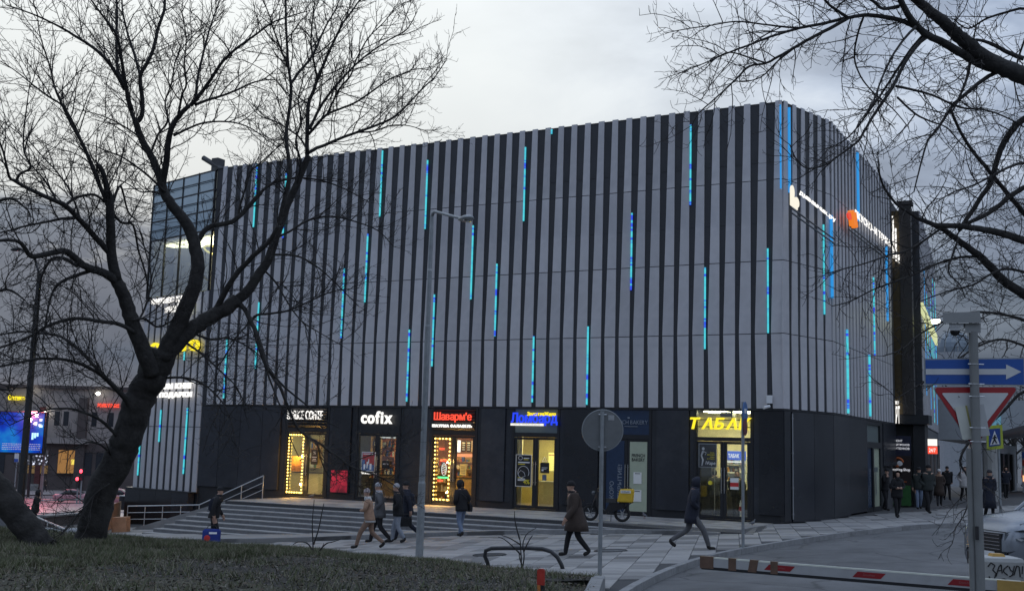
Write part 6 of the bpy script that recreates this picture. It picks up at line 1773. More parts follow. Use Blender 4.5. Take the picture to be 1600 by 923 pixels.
    gr = MB(); gr.box(f - .06, f + .012, -w * .46, w * .46, .52 * k, .80 * k); g_ = gr.build('grille', M_black, t, False)
    for i in range(5):
        z = (.55 + i * .055) * k; s2 = MB(); s2.box(f + .0125, f + .022, -w * .43, w * .43, z, z + .014); s2.build('grille_bar', M_chrome, g_, False)
    bp = MB(); bp.box(f - .10, f + .02, -w * .6, w * .6, .26 * k, .46 * k); bp.build('air_intake', M_black, t, False)
    pb2 = MB(); pb2.box(f + .02, f + .035, -.26, .26, .40 * k, .51 * k); pb2.build('number_plate', M_white, t, False)
    pb2 = MB(); pb2.box(-f - .03, -f - .005, -.26, .26, .55 * k, .66 * k); pb2.build('number_plate', M_white, t, False)
    if detail:
        for s_ in (-1, 1):
            sm = MB(); sm.tube([(f - .20, s_ * w * .74, .955 * k), (f - .55, s_ * w * .82, 1.032 * k), (f - 1.05, s_ * w * .85, 1.092 * k), (f - 1.28, s_ * w * .86, 1.118 * k)], .011, 5); sm.build('bonnet_seam', M_black, t, False)
        sm = MB(); sm.tube([(f + .0, -w * .60, .828 * k), (f + .03, 0, .835 * k), (f + .0, w * .60, .828 * k)], .010, 5); sm.build('bonnet_seam', M_black, t, False)
    if detail and suv:
        hs_ = MB(); hs_.loft([[Vector((f - 1.15, y, 1.098)) for y in (-.36, .36)] + [Vector((f - .78, y, 1.075)) for y in (.30, -.30)], [Vector((f - 1.12, y, 1.165)) for y in (-.33, .33)] + [Vector((f - .82, y, 1.10)) for y in (.27, -.27)]]); hs_.build('bonnet_scoop', M_black, t, False)
        for s_ in (-1, 1):
            wp_ = MB(); wp_.tube([(f - 1.28, s_ * .35, 1.14), (f - 1.5, s_ * .05 + .1, 1.26)], .012, 5); wp_.build('wiper', M_black, t, False)
    if stripe:
        for s_ in (-1, 1):
            st = MB(); st.box(-f + .8, f - 1.2, s_ * (w + .002), s_ * (w + .01), .70 * k, .80 * k); st.build('stripe', stripe, t, False)
    return t
cc_ = at(1548, 850, 21.0)
hdg = math.atan2(-FWD.y, -FWD.x) - R(77)          # pointing back towards the viewer, turned a little
fv = Vector((math.cos(hdg), math.sin(hdg), 0))
front = at(1545, 852, 20.6); org = Vector((front.x, front.y, 0)) - fv * 2.25
org.z = h(org.x, org.y)
car('parked_car', 'silver SUV parked nose-on behind the barrier box, bonnet and headlight in view', org, hdg, M_carsilver, 4.6, 1.86, 1.92)
t = thing('road_cone_pair', 'yellow and green toy flowers on the dashboard edge', 'flowers', (0, 0, 0)) if False else None
# vest of a worker seen past the car roof
c1 = ong(111, 785, 0)
vr = math.atan2(RGT.y, RGT.x)
car('pale_sedan_redlit', 'pale sedan tinted pink by the red street light, driving away from the stop post', ong(116, 784, -.02), vr + .25, mat('car_pale_redlit', (.46, .24, .27), .35, var=.05), 4.5, 1.8, 1.45, False, False)  # red street light is mixed into the body colour
car('taxi', 'white taxi tinted pink, partly behind the trunk with an orange side stripe', ong(187, 787, -.02), vr + .05, mat('car_redlit', (.55, .25, .27), .35, var=.05), 4.4, 1.75, 1.5, False, False, stripe=mat('stripe_orange', (.6, .3, .08), .5))  # body pink also carries the red street light

# delivery scooter on the terrace
q0_, q1_ = onz(922, 813, 0), onz(972, 815, 0)
ax_ = (q0_ - q1_); ax_.z = 0; LW = ax_.length; ax_.normalize()
mid = (q0_ + q1_) / 2; mid.z = 0
rzz = math.atan2(ax_.y, ax_.x)
sct = thing('electric_scooter', 'black electric delivery scooter parked on the terrace by the blue film', 'scooter', mid, rzz)
hL = LW / 2
def wheel_xy(name, x, R_, par):
    b = MB(); prof = [(R_ - .05, -.05), (R_, -.03), (R_, .03), (R_ - .05, .05), (R_ - .09, .035), (R_ - .09, -.035)]
    b.loft([[Vector((x + r * math.cos(a), yy, R_ + r * math.sin(a))) for r, yy in prof] for a in [2 * PI * i / 22 for i in range(23)]], cap=False); o = b.build(name, M_tyre, par, False, True)
    b = MB()
    for i in range(6): a = 2 * PI * i / 6; b.obox((x + R_ * .36 * math.cos(a), 0, R_ + R_ * .36 * math.sin(a)), (R_ * .36 * math.cos(a), 0, R_ * .36 * math.sin(a)), (0, .012, 0), (-.014 * math.sin(a), 0, .014 * math.cos(a)))
    b.tube([(x, -.06, R_), (x, .06, R_)], .05, 10); b.build('rim', M_alloy, o, False)
wheel_xy('wheel', hL, .27, sct); wheel_xy('wheel', -hL, .27, sct)
b = MB(); b.tube([(hL, -.07, .27), (hL - .12, -.07, .62), (hL - .2, -.03, .86)], .025, 8); b.tube([(hL, .07, .27), (hL - .12, .07, .62), (hL - .2, .03, .86)], .025, 8); b.build('fork', M_black, sct, False)
b = MB(); b.tube([(hL - .2, 0, .84), (hL - .27, 0, 1.08)], .03, 8); b.tube([(hL - .30, -.36, 1.10), (hL - .26, -.12, 1.08), (hL - .26, .12, 1.08), (hL - .30, .36, 1.10)], .018, 8); b.build('handlebar', M_black, sct, False)
b = MB(); b.loft([[Vector((x, y * w, z)) for y, z in ((-1, z0), (1, z0), (1, z1), (-1, z1))] for x, w, z0, z1 in ((hL - .16, .06, .62, .92), (hL - .25, .16, .40, .98), (hL - .36, .17, .30, .90), (hL - .42, .14, .26, .42), (0, .15, .24, .32), (-hL + .55, .15, .25, .36), (-hL + .42, .14, .32, .62), (-hL, .13, .42, .62), (-hL - .12, .08, .54, .62))]); b.build('fairing', mat('scooter_black', (.014, .014, .016), .3, var=.2), sct, False)
b = MB(); b.loft([[Vector((x, y * w, z)) for y, z in ((-1, .625), (1, .625), (.8, .76), (-.8, .76))] for x, w in ((-hL + .55, .10), (-hL + .45, .14), (-hL + .18, .13))]); b.build('seat', mat('seat_black', (.02, .02, .02), .6), sct, False)
b = MB(); b.ball((hL - .10, 0, .93), .07, .09, .07); b.build('headlight', M_hl, sct, False)
b = MB(); b.tube([(-hL + .1, -.15, .63), (-hL - .35, -.15, .645), (-hL - .35, .15, .645), (-hL + .1, .15, .63)], .014, 6); b.tube([(-hL - .12, 0, .50), (-hL - .3, 0, .64)], .014, 6); b.build('rear_rack', M_black, sct, False)
b = MB(); b.loft([[Vector((x, y, z)) for y in (-.055, .055)] + [Vector((x2, y, z2)) for y in (.055, -.055)] for x, z, x2, z2 in ((hL - .30, .42, hL - .26, .5), (hL - .05, .60, hL - .03, .57), (hL + .16, .56, hL + .14, .53))]); b.build('mudguard', M_black, sct, False)
b = MB(); b.tube([(-hL + .35, .14, .30), (-hL + .35, .22, .02)], .012, 6); b.build('side_stand', M_black, sct, False)
bc = mid - ax_ * (hL + .10); sd2 = Vector((-ax_.y, ax_.x, 0))
bag = thing('delivery_bag', 'yellow insulated delivery bag strapped on the rear of the scooter', 'delivery bag', (bc.x, bc.y, .66), rzz)
b = MB(); e = .02
rg = lambda z, wx, wy, dx=0: [Vector((dx + x, y, z)) for x, y in ((-wx, -wy + e), (-wx + e, -wy), (wx - e, -wy), (wx, -wy + e), (wx, wy - e), (wx - e, wy), (-wx + e, wy), (-wx, wy - e))]
b.loft([rg(0, .24, .21), rg(.03, .25, .22), rg(.36, .23, .21, -.05), rg(.42, .21, .19, -.06), rg(.43, .15, .14, -.06)]); b.build('bag_body', mat('bag_yellow', (.60, .38, .02), .55, var=.1, scale=5), bag, False)
for y_ in (-.222, .222):
    b = MB(); b.obox((-.03, y_, .34), (.17, 0, 0), (0, .006, 0), (0, 0, .045)); o = b.build('label_patch', M_paper, bag, False)
lettering('print', 'КУРЬЕР', M_ink, bag, Vector(bag.location) + ax_ * .10 * 1 - ax_ * .0 + (-sd2 if (-sd2).dot(-mid) > 0 else sd2) * .23 + Vector((0, 0, .315)), -ax_, EZ, .26, .05, depth=.002)
b = MB(); b.tube([(-.2, 0, .44), (-.06, 0, .50), (.08, 0, .44)], .015, 6); b.build('strap', M_black, bag, False)
# ------------------------------------------------------------------ people
M_skin = mat('skin', (.42, .25, .18), .55, var=.08)
M_hair = mat('hair_dark', (.02, .015, .012), .6, var=.3)
CLOTH = {}
def cloth(name, c): 
    return mat('cloth_' + name, c, .9, var=.18, scale=7, bump=.35, bscale=25)
K = dict(black=cloth('black', (.012, .012, .014)), navy=cloth('navy', (.016, .019, .032)), grey=cloth('grey', (.10, .10, .105)), dgrey=cloth('dark_grey', (.035, .036, .04)), jeans=cloth('jeans', (.15, .19, .27)), pjeans=cloth('pale_jeans', (.22, .24, .28)),
         tan=cloth('tan', (.34, .21, .14)), tan2=cloth('tan_trousers', (.22, .14, .10)), white=cloth('white', (.52, .51, .50)), olive=cloth('olive', (.030, .036, .034)), pink=cloth('pale_pink', (.42, .35, .35)), lgrey=cloth('light_grey', (.36, .36, .38)), red=cloth('red', (.30, .02, .03)), brown=cloth('brown', (.05, .035, .028)), shoe=cloth('shoe', (.02, .018, .017)), blue=cloth('blue', (.02, .04, .22)))
def person(label, p, hd, H=1.74, jacket='black', legs='black', hat=None, hood=None, coat=0.0, stride=.35, phase=1, arm='swing', bulk=1.0, fem=False, lean=0.06, extra=None, group=None, detail=True, head_down=.0, hair=False, boots='shoe', collar=None, cuff=None, kneeb=.25):
    """walks along local +Y; phase +1: its own right leg ahead"""
    t = thing('person', label, 'person', p, hd - PI / 2, group)
    s = H / 1.75
    V = []; Ed = []; Rr = []; tagv = []
    def nd(x, y, z, r, k, par=None, ry=None):
        V.append(Vector((x, y, z)) * s); g_ = 1.0 if r < .02 else 1.2; Rr.append((r * s * g_, (ry or r) * s * g_)); tagv.append(k)
        if par is not None: Ed.append((par, len(V) - 1))
        return len(V) - 1
    bj = bulk
    pel = nd(0, 0, .93, .135 * (.95 if fem else 1), 1, None, .11)
    ab = nd(0, lean * .35, 1.10, .135 * bj, 0, pel, .105 * bj)
    ch = nd(0, lean * .8, 1.30, .155 * bj, 0, ab, .115 * bj)
    nk0 = nd(0, lean * 1.05, 1.45, .10 * (.5 + .5 * bj), 0, ch, .085)
    nk = nd(0, lean * 1.2 + .01, 1.515, .058, 3, nk0)
    hy = lean * 1.3 + .015 + head_down * .05
    h1 = nd(0, hy + .028, 1.565, .062, 3, nk, .066)
    h2 = nd(0, hy + .012, 1.635, .074, 3, h1, .085)
    h3 = nd(0, hy - .004, 1.695, .062, 3, h2, .072)
    sw = .16 if fem else .18
    hands = []
    for sd in (-1, 1):
        fwd = -sd * phase * stride
        sh = nd(sd * (sw + .01) * (.9 + .1 * bj), lean * .9, 1.40, .078 * bj, 0, ch)
        if arm == 'pocket':
            e_ = nd(sd * (sw + .10), -.10 + lean, 1.15, .052 * bj, 0, sh); w_ = nd(sd * (sw + .01), .08 + lean, 1.0, .045 * bj, 0, e_); continue
        if arm == 'front':
            e_ = nd(sd * (sw + .09), .02 + lean, 1.14, .052 * bj, 0, sh); w_ = nd(sd * .08, .19 + lean, 1.12, .04, 0, e_); hp = nd(sd * .03, .20 + lean, 1.11, .032, 3, w_); hands.append((hp, Vector((-sd * .8, .1, -.2)), sd)); continue
        if arm == 'phone' and sd == 1:
            e_ = nd(sd * (sw + .08), .06 + lean, 1.16, .05 * bj, 0, sh); w_ = nd(sd * .14, .15 + lean, 1.40, .04, 0, e_); hp = nd(sd * .12, .13 + lean, 1.50, .032, 3, w_); hands.append((hp, Vector((0, .1, 1)), sd)); continue
        sww = fwd * .55 if arm == 'swing' else 0.04
        bend = .10 + max(0, sww) * .5
        e_ = nd(sd * (sw + .07), lean * .6 + sww * .45 - .02, 1.135, .051 * bj, 0, sh)
        w_ = nd(sd * (sw + .075), lean * .6 + sww * 1.0 + bend * .6, .90, .038 * bj, 0, e_)
        hp = nd(sd * (sw + .07), lean * .6 + sww * 1.15 + bend * .8, .83, .030, 3, w_)
        hands.append((hp, Vector((0, .25, -1)), sd))
    for sd in (-1, 1):
        f = sd * phase * stride
        hip = nd(sd * .085, 0, .86, .095 * (1.05 if fem else 1), 1, pel)
        if f >= 0:
            kn = nd(sd * .09, f * .62 + .03, .49, .066, 1, hip); an = nd(sd * .09, f * 1.0, .10, .05, 1, kn); heel = Vector((sd * .09, f * 1.0 - .03, .045)); toe = Vector((sd * .10, f * 1.0 + .17, .04))
        else:
            lift = min(.16, -f * kneeb)
            kn = nd(sd * .09, f * .25 + .05, .49 - lift * .1, .066, 1, hip); an = nd(sd * .09, f * 1.15, .11 + lift, .05, 1, kn); heel = Vector((sd * .09, f * 1.15 - .05, .06 + lift)); toe = Vector((sd * .10, f * 1.15 + .12, .035 + lift * .25))
        ft = nd(heel.x, heel.y + .02, heel.z + .015, .046, 2, an); ft2 = nd((heel.x + toe.x) / 2, (heel.y + toe.y) / 2, (heel.z + toe.z) / 2 + .008, .045, 2, ft, .038); nd(toe.x, toe.y, toe.z, .036, 2, ft2, .028)
    if detail:
        for hp, dr, sd in hands:
            dr = dr.normalized(); base = V[hp] / s; sx = Vector((sd, 0, 0)); sx = (sx - dr * sx.dot(dr)).normalized(); nn_ = dr.cross(sx)
            # palm then four fingers of different length and a thumb from its side
            for j, (off, ln) in enumerate(((-.024, .062), (-.008, .074), (.008, .070), (.023, .055))):
                a_ = base + dr * .045 + nn_ * off
                f1 = nd(*a_, .0095, 3, hp); f2 = nd(*(a_ + dr * ln * .55 - sx * .008), .0085, 3, f1); nd(*(a_ + dr * ln * .9 - sx * .026), .0075, 3, f2)
            a_ = base + dr * .012 + nn_ * -.034; f1 = nd(*a_, .0105, 3, hp); nd(*(a_ + dr * .045 - sx * .018 - nn_ * .008), .009, 3, f1)
    me = bpy.data.meshes.new('skeleton'); me.from_pydata([tuple(v) for v in V], Ed, [])
    o = bpy.data.objects.new('skeleton', me)
    md = o.modifiers.new('skin', 'SKIN'); md.use_smooth_shade = True
    for i, sv in enumerate(me.skin_vertices[0].data):
        sv.radius = Rr[i]; sv.use_root = (i == 0)
    sb = o.modifiers.new('sub', 'SUBSURF'); sb.levels = 1
    body = evaluated(o, me)
    mats = [K[jacket], K[legs], K[boots], M_skin]
    body.materials.clear()
    for m in mats: body.materials.append(m)
    segs = [(np.array(V[a]), np.array(V[c]), tagv[c]) for a, c in Ed]
    n = len(body.polygons); cen = np.empty(n * 3); body.polygons.foreach_get('center', cen); cen = cen.reshape(-1, 3)
    best = np.full(n, 1e9); lab = np.zeros(n, np.int32)
    for a, c, k in segs:
        ab_ = c - a; L2 = max(1e-9, ab_ @ ab_); u = np.clip(((cen - a) @ ab_) / L2, 0, 1); dd_ = np.linalg.norm(cen - (a + u[:, None] * ab_), axis=1)
        mk = dd_ < best; best[mk] = dd_[mk]; lab[mk] = k
    lab[(lab == 1) & (cen[:, 2] > .90 * s)] = 0
    body.polygons.foreach_set('material_index', lab); body.polygons.foreach_set('use_smooth', [True] * n); body.update()
    place('body', body, t, False)
    def part(name, mb, m, smooth=True): return mb.build(name, m, t, False, smooth)
    def ering(x, y, z, rx, ry, n_=12, a0=0): return [Vector((x + rx * math.cos(2 * PI * k / n_ + a0), y + ry * math.sin(2 * PI * k / n_ + a0), z)) * s for k in range(n_)]
    cy = lean
    hem = (coat or .12)
    b = MB()           # skirt of the jacket or coat, with a little sway
    b.loft([ering(0, cy * .6, 1.16, .175 * bj, .135 * bj), ering(0, cy * .35, .98, .185 * bj, .15 * bj), ering(0, .0, .94 - hem * .5, .19 * bj + .02 * (coat > .3), .155 * bj + .05 * (coat > .3)), ering(0, -.0, .94 - hem, .19 * bj + .05 * (coat > .3), .155 * bj + .08 * (coat > .3)), ering(0, 0, .945 - hem, .16 * bj, .13 * bj)], cap=False)
    part('jacket_hem', b, K[jacket])
    collar = collar or jacket
    if collar:
        b = MB(); b.loft([ering(0, cy + .0, 1.42, .135, .115), ering(0, cy + .012, 1.50, .112, .105), ering(0, cy + .016, 1.535, .098, .098), ering(0, cy + .012, 1.52, .07, .07)], cap=False); part('collar', b, K[collar])
    if cuff:
        b = MB(); b.loft([ering(0, 0, .955 - hem, .20 * bj, .165 * bj), ering(0, 0, .90 - hem, .20 * bj, .165 * bj), ering(0, 0, .90 - hem, .16 * bj, .13 * bj)], cap=False); part('hem_band', b, K[cuff])
    hc = Vector((0, hy + .008, 1.65))
    if hat:
        b = MB(); b.loft([ering(0, hc.y, 1.645, .089, .102), ering(0, hc.y, 1.675, .092, .105), ering(0, hc.y - .003, 1.72, .083, .095), ering(0, hc.y - .006, 1.755, .055, .064), ering(0, hc.y - .008, 1.772, .02, .024)]); part('knit_hat', b, K[hat])
    elif hair or not hood:
        b = MB(); b.loft([ering(0, hc.y - .03, 1.575, .070, .06), ering(0, hc.y - .022, 1.64, .084, .082), ering(0, hc.y - .012, 1.70, .083, .09), ering(0, hc.y - .010, 1.745, .05, .06), ering(0, hc.y - .01, 1.757, .02, .02)]); part('hair', b, M_hair)
    if hood:
        rings = []
        for a in range(9):      # arcs around the face from front rim to back
            u = a / 8; yy = hc.y + .075 - u * .20; r = .085 + .04 * math.sin(PI * min(1, u * 1.0 + .18)) * (1 if u < .9 else .75)
            if u == 1: r = .04
            zc = 1.655 - u * .015
            rings.append([Vector((r * math.sin(b_), yy, zc + r * 1.12 * math.cos(b_) - (.02 if abs(b_) > 2 else 0))) * s for b_ in [(-2.6 + 5.2 * k / 12) for k in range(13)]])
        b = MB(); n_ = 13; vs = [v for r in rings for v in r]; b.add(vs, [(i * n_ + k, i * n_ + k + 1, (i + 1) * n_ + k + 1, (i + 1) * n_ + k) for i in range(8) for k in range(n_ - 1)]); part('hood', b, K[hood])
    if detail:
        fy_ = hy + .088
        b = MB()
        for sd in (-1, 1): b.ball(Vector((sd * .030, fy_ - .006, 1.642)) * s, .0095 * s, .006 * s, .006 * s, 6, 4)
        b.build('eyes', M_ink, t, False, True)
        b = MB(); b.loft([[Vector((-.010, fy_ - .01, 1.645)) * s, Vector((.010, fy_ - .01, 1.645)) * s, Vector((0, fy_ + .004, 1.645)) * s], [Vector((-.016, fy_ - .012, 1.605)) * s, Vector((.016, fy_ - .012, 1.605)) * s, Vector((0, fy_ + .022, 1.608)) * s]]); b.build('nose', M_skin, t, False, True)
        b = MB(); b.obox(Vector((0, fy_ - .012, 1.578)) * s, Vector((.022, 0, 0)) * s, Vector((0, .006, 0)) * s, Vector((0, 0, .004)) * s); b.build('mouth', mat('lips', (.28, .10, .09), .5), t, False)
        for sd in (-1, 1):
            b = MB(); b.ball(Vector((sd * .077, hy + .0, 1.63)) * s, .012 * s, .02 * s, .03 * s, 6, 5); b.build('ear', M_skin, t, False, True)
    if extra == 'backpack':
        b = MB(); b.loft([[Vector((x * w, cy + y, z)) * s for x, y in ((-1, -.10), (1, -.10), (1, -.10 - d_), (-1, -.10 - d_))] for z, w, d_ in ((1.02, .13, .10), (1.08, .16, .16), (1.32, .155, .15), (1.42, .12, .08))]); t2 = thing('backpack', {'man in bl': 'dark backpack on the man below the steps', 'person in': 'dark backpack on the rear walker of the four'}.get(label[:9]) if 'pole' not in label else 'dark backpack right behind the sign pole', 'backpack', p, hd - PI / 2); b.build('bag', K['navy'], t2, False, False)
        b = MB()
        for sd in (-1, 1): b.tube([Vector((sd * .10, cy - .10, 1.40)) * s, Vector((sd * .12, cy + .02, 1.455)) * s, Vector((sd * .12, cy + .13 * bj, 1.36)) * s, Vector((sd * .14, cy - .02, 1.10)) * s], .014, 5)
        b.build('strap', K['black'], t2, False)
    return t
def bag_thing(name, label, owner, hd, H, pos, size, m, strap=None):
    t = thing(name, label, 'bag', owner, hd - PI / 2)
    x, y, z = pos; a, c, e_ = size
    b = MB(); b.loft([[Vector((x + i * a * w, y + j * c * w, zz)) for i, j in ((-1, -1), (1, -1), (1, 1), (-1, 1))] for zz, w in ((z, .85), (z + .03, 1), (z + e_ * .85, 1), (z + e_, .8))]); b.build('bag_body', m, t, False)
    b = MB(); b.tube([(x, y - c * .6, z + e_), (x, y - c * .4, z + e_ + .10), (x, y + c * .4, z + e_ + .10), (x, y + c * .6, z + e_)], .012, 5); b.build('handle', M_black, t, False)
    if strap: b = MB(); b.tube([Vector(q) for q in strap], .012, 5); b.build('strap', M_black, t, False)
    return t
WL = math.atan2(-RGT.y, -RGT.x)      # heading towards the left of the view
WR = math.atan2(RGT.y, RGT.x)
TOC = math.atan2(-FWD.y, -FWD.x)     # towards the viewer
def pg(px, py): 
    q = ong(px, py, .004); return q
# at the steps
p = pg(331, 851); person('man in black with a knit cap and a blue bag below the steps', p, WR + .15, 1.80, 'black', 'black', 'black', None, .12, .16, 1, 'swing', 1.12, lean=.10, extra='backpack')
t = bag_thing('shopping_bag', 'big blue and red bag carried low by the man below the steps', p, WR + .15, 1.8, (.26, .0, .10), (.11, .27, .42), K['blue'])
b = MB(); b.ball((.372, -.12, .24), .012, .10, .10, 10, 6); b.build('print', M_inkr, t, False)
b = MB(); b.obox((.373, .05, .40), (.003, 0, 0), (0, .12, 0), (0, 0, .03)); b.build('print', M_inkw, t, False)
p = pg(576, 857); person('woman in a tan jacket and trousers with a pale knit hat, striding', p, WL - .12, 1.66, 'tan', 'tan2', 'pink', None, .12, .36, -1, 'front', 1.05, True, .08, collar='white', cuff='white')
p = pg(592, 848); person('person in a grey jacket with a pale hood among the four walkers', p, WL, 1.80, 'grey', 'black', 'lgrey', None, .2, .26, 1, 'pocket', 1.12, lean=.05, collar='lgrey')
p = pg(621, 848); person('person in a black jacket, pale jeans and a light knit hat', p, WL - .05, 1.76, 'black', 'pjeans', 'lgrey', None, .14, .18, 1, 'pocket', 1.1)
p = pg(636, 844); person('person in dark clothes and cap at the rear of the four walkers', p, WL, 1.80, 'navy', 'navy', 'black', None, .14, .34, -1, 'swing', 1.1, extra='backpack')
bag_thing('hand_bag', 'dark briefcase held by the rear walker of the four', p, WL, 1.8, (-.30, .02, .45), (.04, .17, .28), K['black'])
p = pg(720, 838); person('man in a black hooded jacket and blue jeans standing by the shawarma door', p, WL - .9, 1.78, 'black', 'jeans', None, 'black', .14, .16, 1, 'pocket', 1.14, lean=.06)
bag_thing('shoulder_bag', 'black shoulder bag at the side of the man in blue jeans', p, WL - .9, 1.78, (.26, -.04, .80), (.05, .13, .24), K['black'], [(.25, 0, 1.04), (.05, .14, 1.35), (-.14, .0, 1.47), (.05, -.16, 1.25), (.25, -.05, 1.04)])
p = pg(900, 869); person('older man in a long dark coat and cap walking across the plaza', p, WL + .1, 1.78, 'brown', 'black', 'black', None, .34, .24, 1, 'swing', 1.42, lean=.10, collar='black')
bag_thing('hand_bag', 'dark bag held by the older man on the plaza', p, WL + .1, 1.78, (.27, -.12, .60), (.06, .15, .26), K['black'])
p = pg(1080, 858); person('man in a navy hooded parka and grey trousers striding past the tobacco shop', p, WR, 1.78, 'navy', 'grey', None, 'navy', .30, .42, 1, 'pocket', 1.14, lean=.08)
# along the side of the building
CR = 'walkers coming along the side pavement'
for (px, py, H, kw, lab) in [
    (1383, 797, 1.74, dict(jacket='black', legs='black', hat='black', stride=.1, arm='phone'), 'person in black leaning at the end of the dark cladding holding a phone'),
    (1402, 808, 1.66, dict(jacket='black', legs='black', hood='black', stride=.16, arm='front', bulk=1.2, fem=True, coat=.2), 'woman in a black hooded jacket at the head of the side walkers'),
    (1436, 795, 1.76, dict(jacket='olive', legs='jeans', hat='black', stride=.14, arm='swing', bulk=1.1), 'man in a dark jacket and jeans half behind a taller man'),
    (1450, 801, 1.84, dict(jacket='olive', legs='black', hat='black', stride=.2, arm='pocket', bulk=1.2), 'tall man in an olive jacket beside the woman in a pale hat'),
    (1468, 790, 1.66, dict(jacket='brown', legs='dgrey', hat='white', stride=.12, arm='pocket', bulk=1.15, fem=True, coat=.45, collar='tan'), 'woman in a dark coat with a pale hat and fur collar'),
    (1480, 781, 1.80, dict(jacket='black', legs='black', hat='black', stride=.15, arm='swing', bulk=1.15), 'man in black behind the woman in the pale hat'),
    (1507, 783, 1.76, dict(jacket='white', legs='black', hood='white', stride=.2, arm='pocket', bulk=1.2, coat=.25), 'person in a white hooded jacket on the side pavement'),
    (1546, 808, 1.70, dict(jacket='navy', legs='black', hat='dgrey', stride=.1, arm='pocket', bulk=1.15, coat=.6, extra='backpack'), 'person in a long dark coat with a backpack right behind the sign pole'),
    (1555, 775, 1.70, dict(jacket='black', legs='black', hat='dgrey', stride=.1, arm='pocket'), 'person in black beside the crossing sign post'),
    (1572, 778, 1.74, dict(jacket='navy', legs='black', hood='black', stride=.12, arm='pocket', bulk=1.15, cuff='grey'), 'person in a dark jacket with a pale hem beyond the parked car')]:
    p = pg(px, py)
    person(lab, p, TOC + random.uniform(-.25, .25) + (1.0 if px == 1383 else 0), H, group=CR, detail=py > 792, phase=random.choice((-1, 1)), **kw)
p = pg(1599, 760); person('person in a red jacket by the lit kiosk', p, WR, 1.7, 'red', 'pjeans', 'black', detail=False, stride=.1)
# in the tobacco shop
person('customer in a dark jacket inside the tobacco shop, behind the poster', Vector((-12.42, FY + .95, .0)), PI / 2 + .5, 1.74, 'navy', 'black', None, None, .14, .06, 1, 'pocket', 1.1, hair=True, detail=False)
person('seller in black behind the notice inside the tobacco shop', Vector((-11.62, FY + 1.0, .0)), -PI / 2 + .3, 1.76, 'black', 'black', None, None, .14, .05, 1, 'pocket', 1.1, hair=True, detail=False)
# down by the street
p = pg(51, 830); person('person in a black hood holding a phone beyond the leaning trunk', p, WR + .3, 1.75, 'black', 'black', None, 'black', .14, .12, 1, 'phone', 1.1, detail=False)
SG = 'people on the far pavement'
for px, py, j, l_, ht, hdg_, lab in ((48, 756, 'black', 'jeans', 'black', WR, 'person in black and jeans walking by the stop post'), (52, 755, 'lgrey', 'black', 'black', WL, 'person in a pale top walking by the stop post'), (67, 754, 'navy', 'navy', 'black', WR, 'person in navy behind the pale post'), (70, 768, 'brown', 'dgrey', 'grey', TOC, 'person in a brown coat waiting at the far kerb'), (88, 753, 'black', 'black', 'black', WL, 'person in black walking below the amber window'), (92, 753, 'dgrey', 'black', 'black', WL, 'person in dark grey close behind another below the amber window'), (112, 762, 'black', 'black', 'black', TOC, 'person in black standing above the pink sedan'), (199, 762, 'lgrey', 'dgrey', None, TOC, 'person in pale grey beside the corner of the wing')):
    p = ong(px, py, .0)
    person(lab, p, hdg_, 1.75, j, l_, ht, None, .15, .3, random.choice((-1, 1)), 'swing', 1.1, detail=False, group=SG)
# ------------------------------------------------------------------ trees
M_bark = mat('bark', (.034, .031, .029), .9, var=.5, scale=6, bump=1.0, bscale=18, dirt=(.062, .06, .056, .6))
M_twig = mat('twig_bark', (.030, .026, .024), .85, var=.25, scale=3)
TR = random.Random(11)
def smooth_path(P, n):
    out = []
    for i in range(len(P) - 1):
        p0_, p1_, p2_, p3_ = P[max(i - 1, 0)], P[i], P[i + 1], P[min(i + 2, len(P) - 1)]
        for k in range(n):
            t = k / n
            out.append(.5 * ((2 * p1_) + (p2_ - p0_) * t + (2 * p0_ - 5 * p1_ + 4 * p2_ - p3_) * t * t + (3 * p1_ - p0_ - 3 * p2_ + p3_) * t ** 3))
    out.append(P[-1]); return out
def rvec():
    while True:
        v = Vector((TR.uniform(-1, 1), TR.uniform(-1, 1), TR.uniform(-1, 1)))
        if .05 < v.length < 1: return v.normalized()
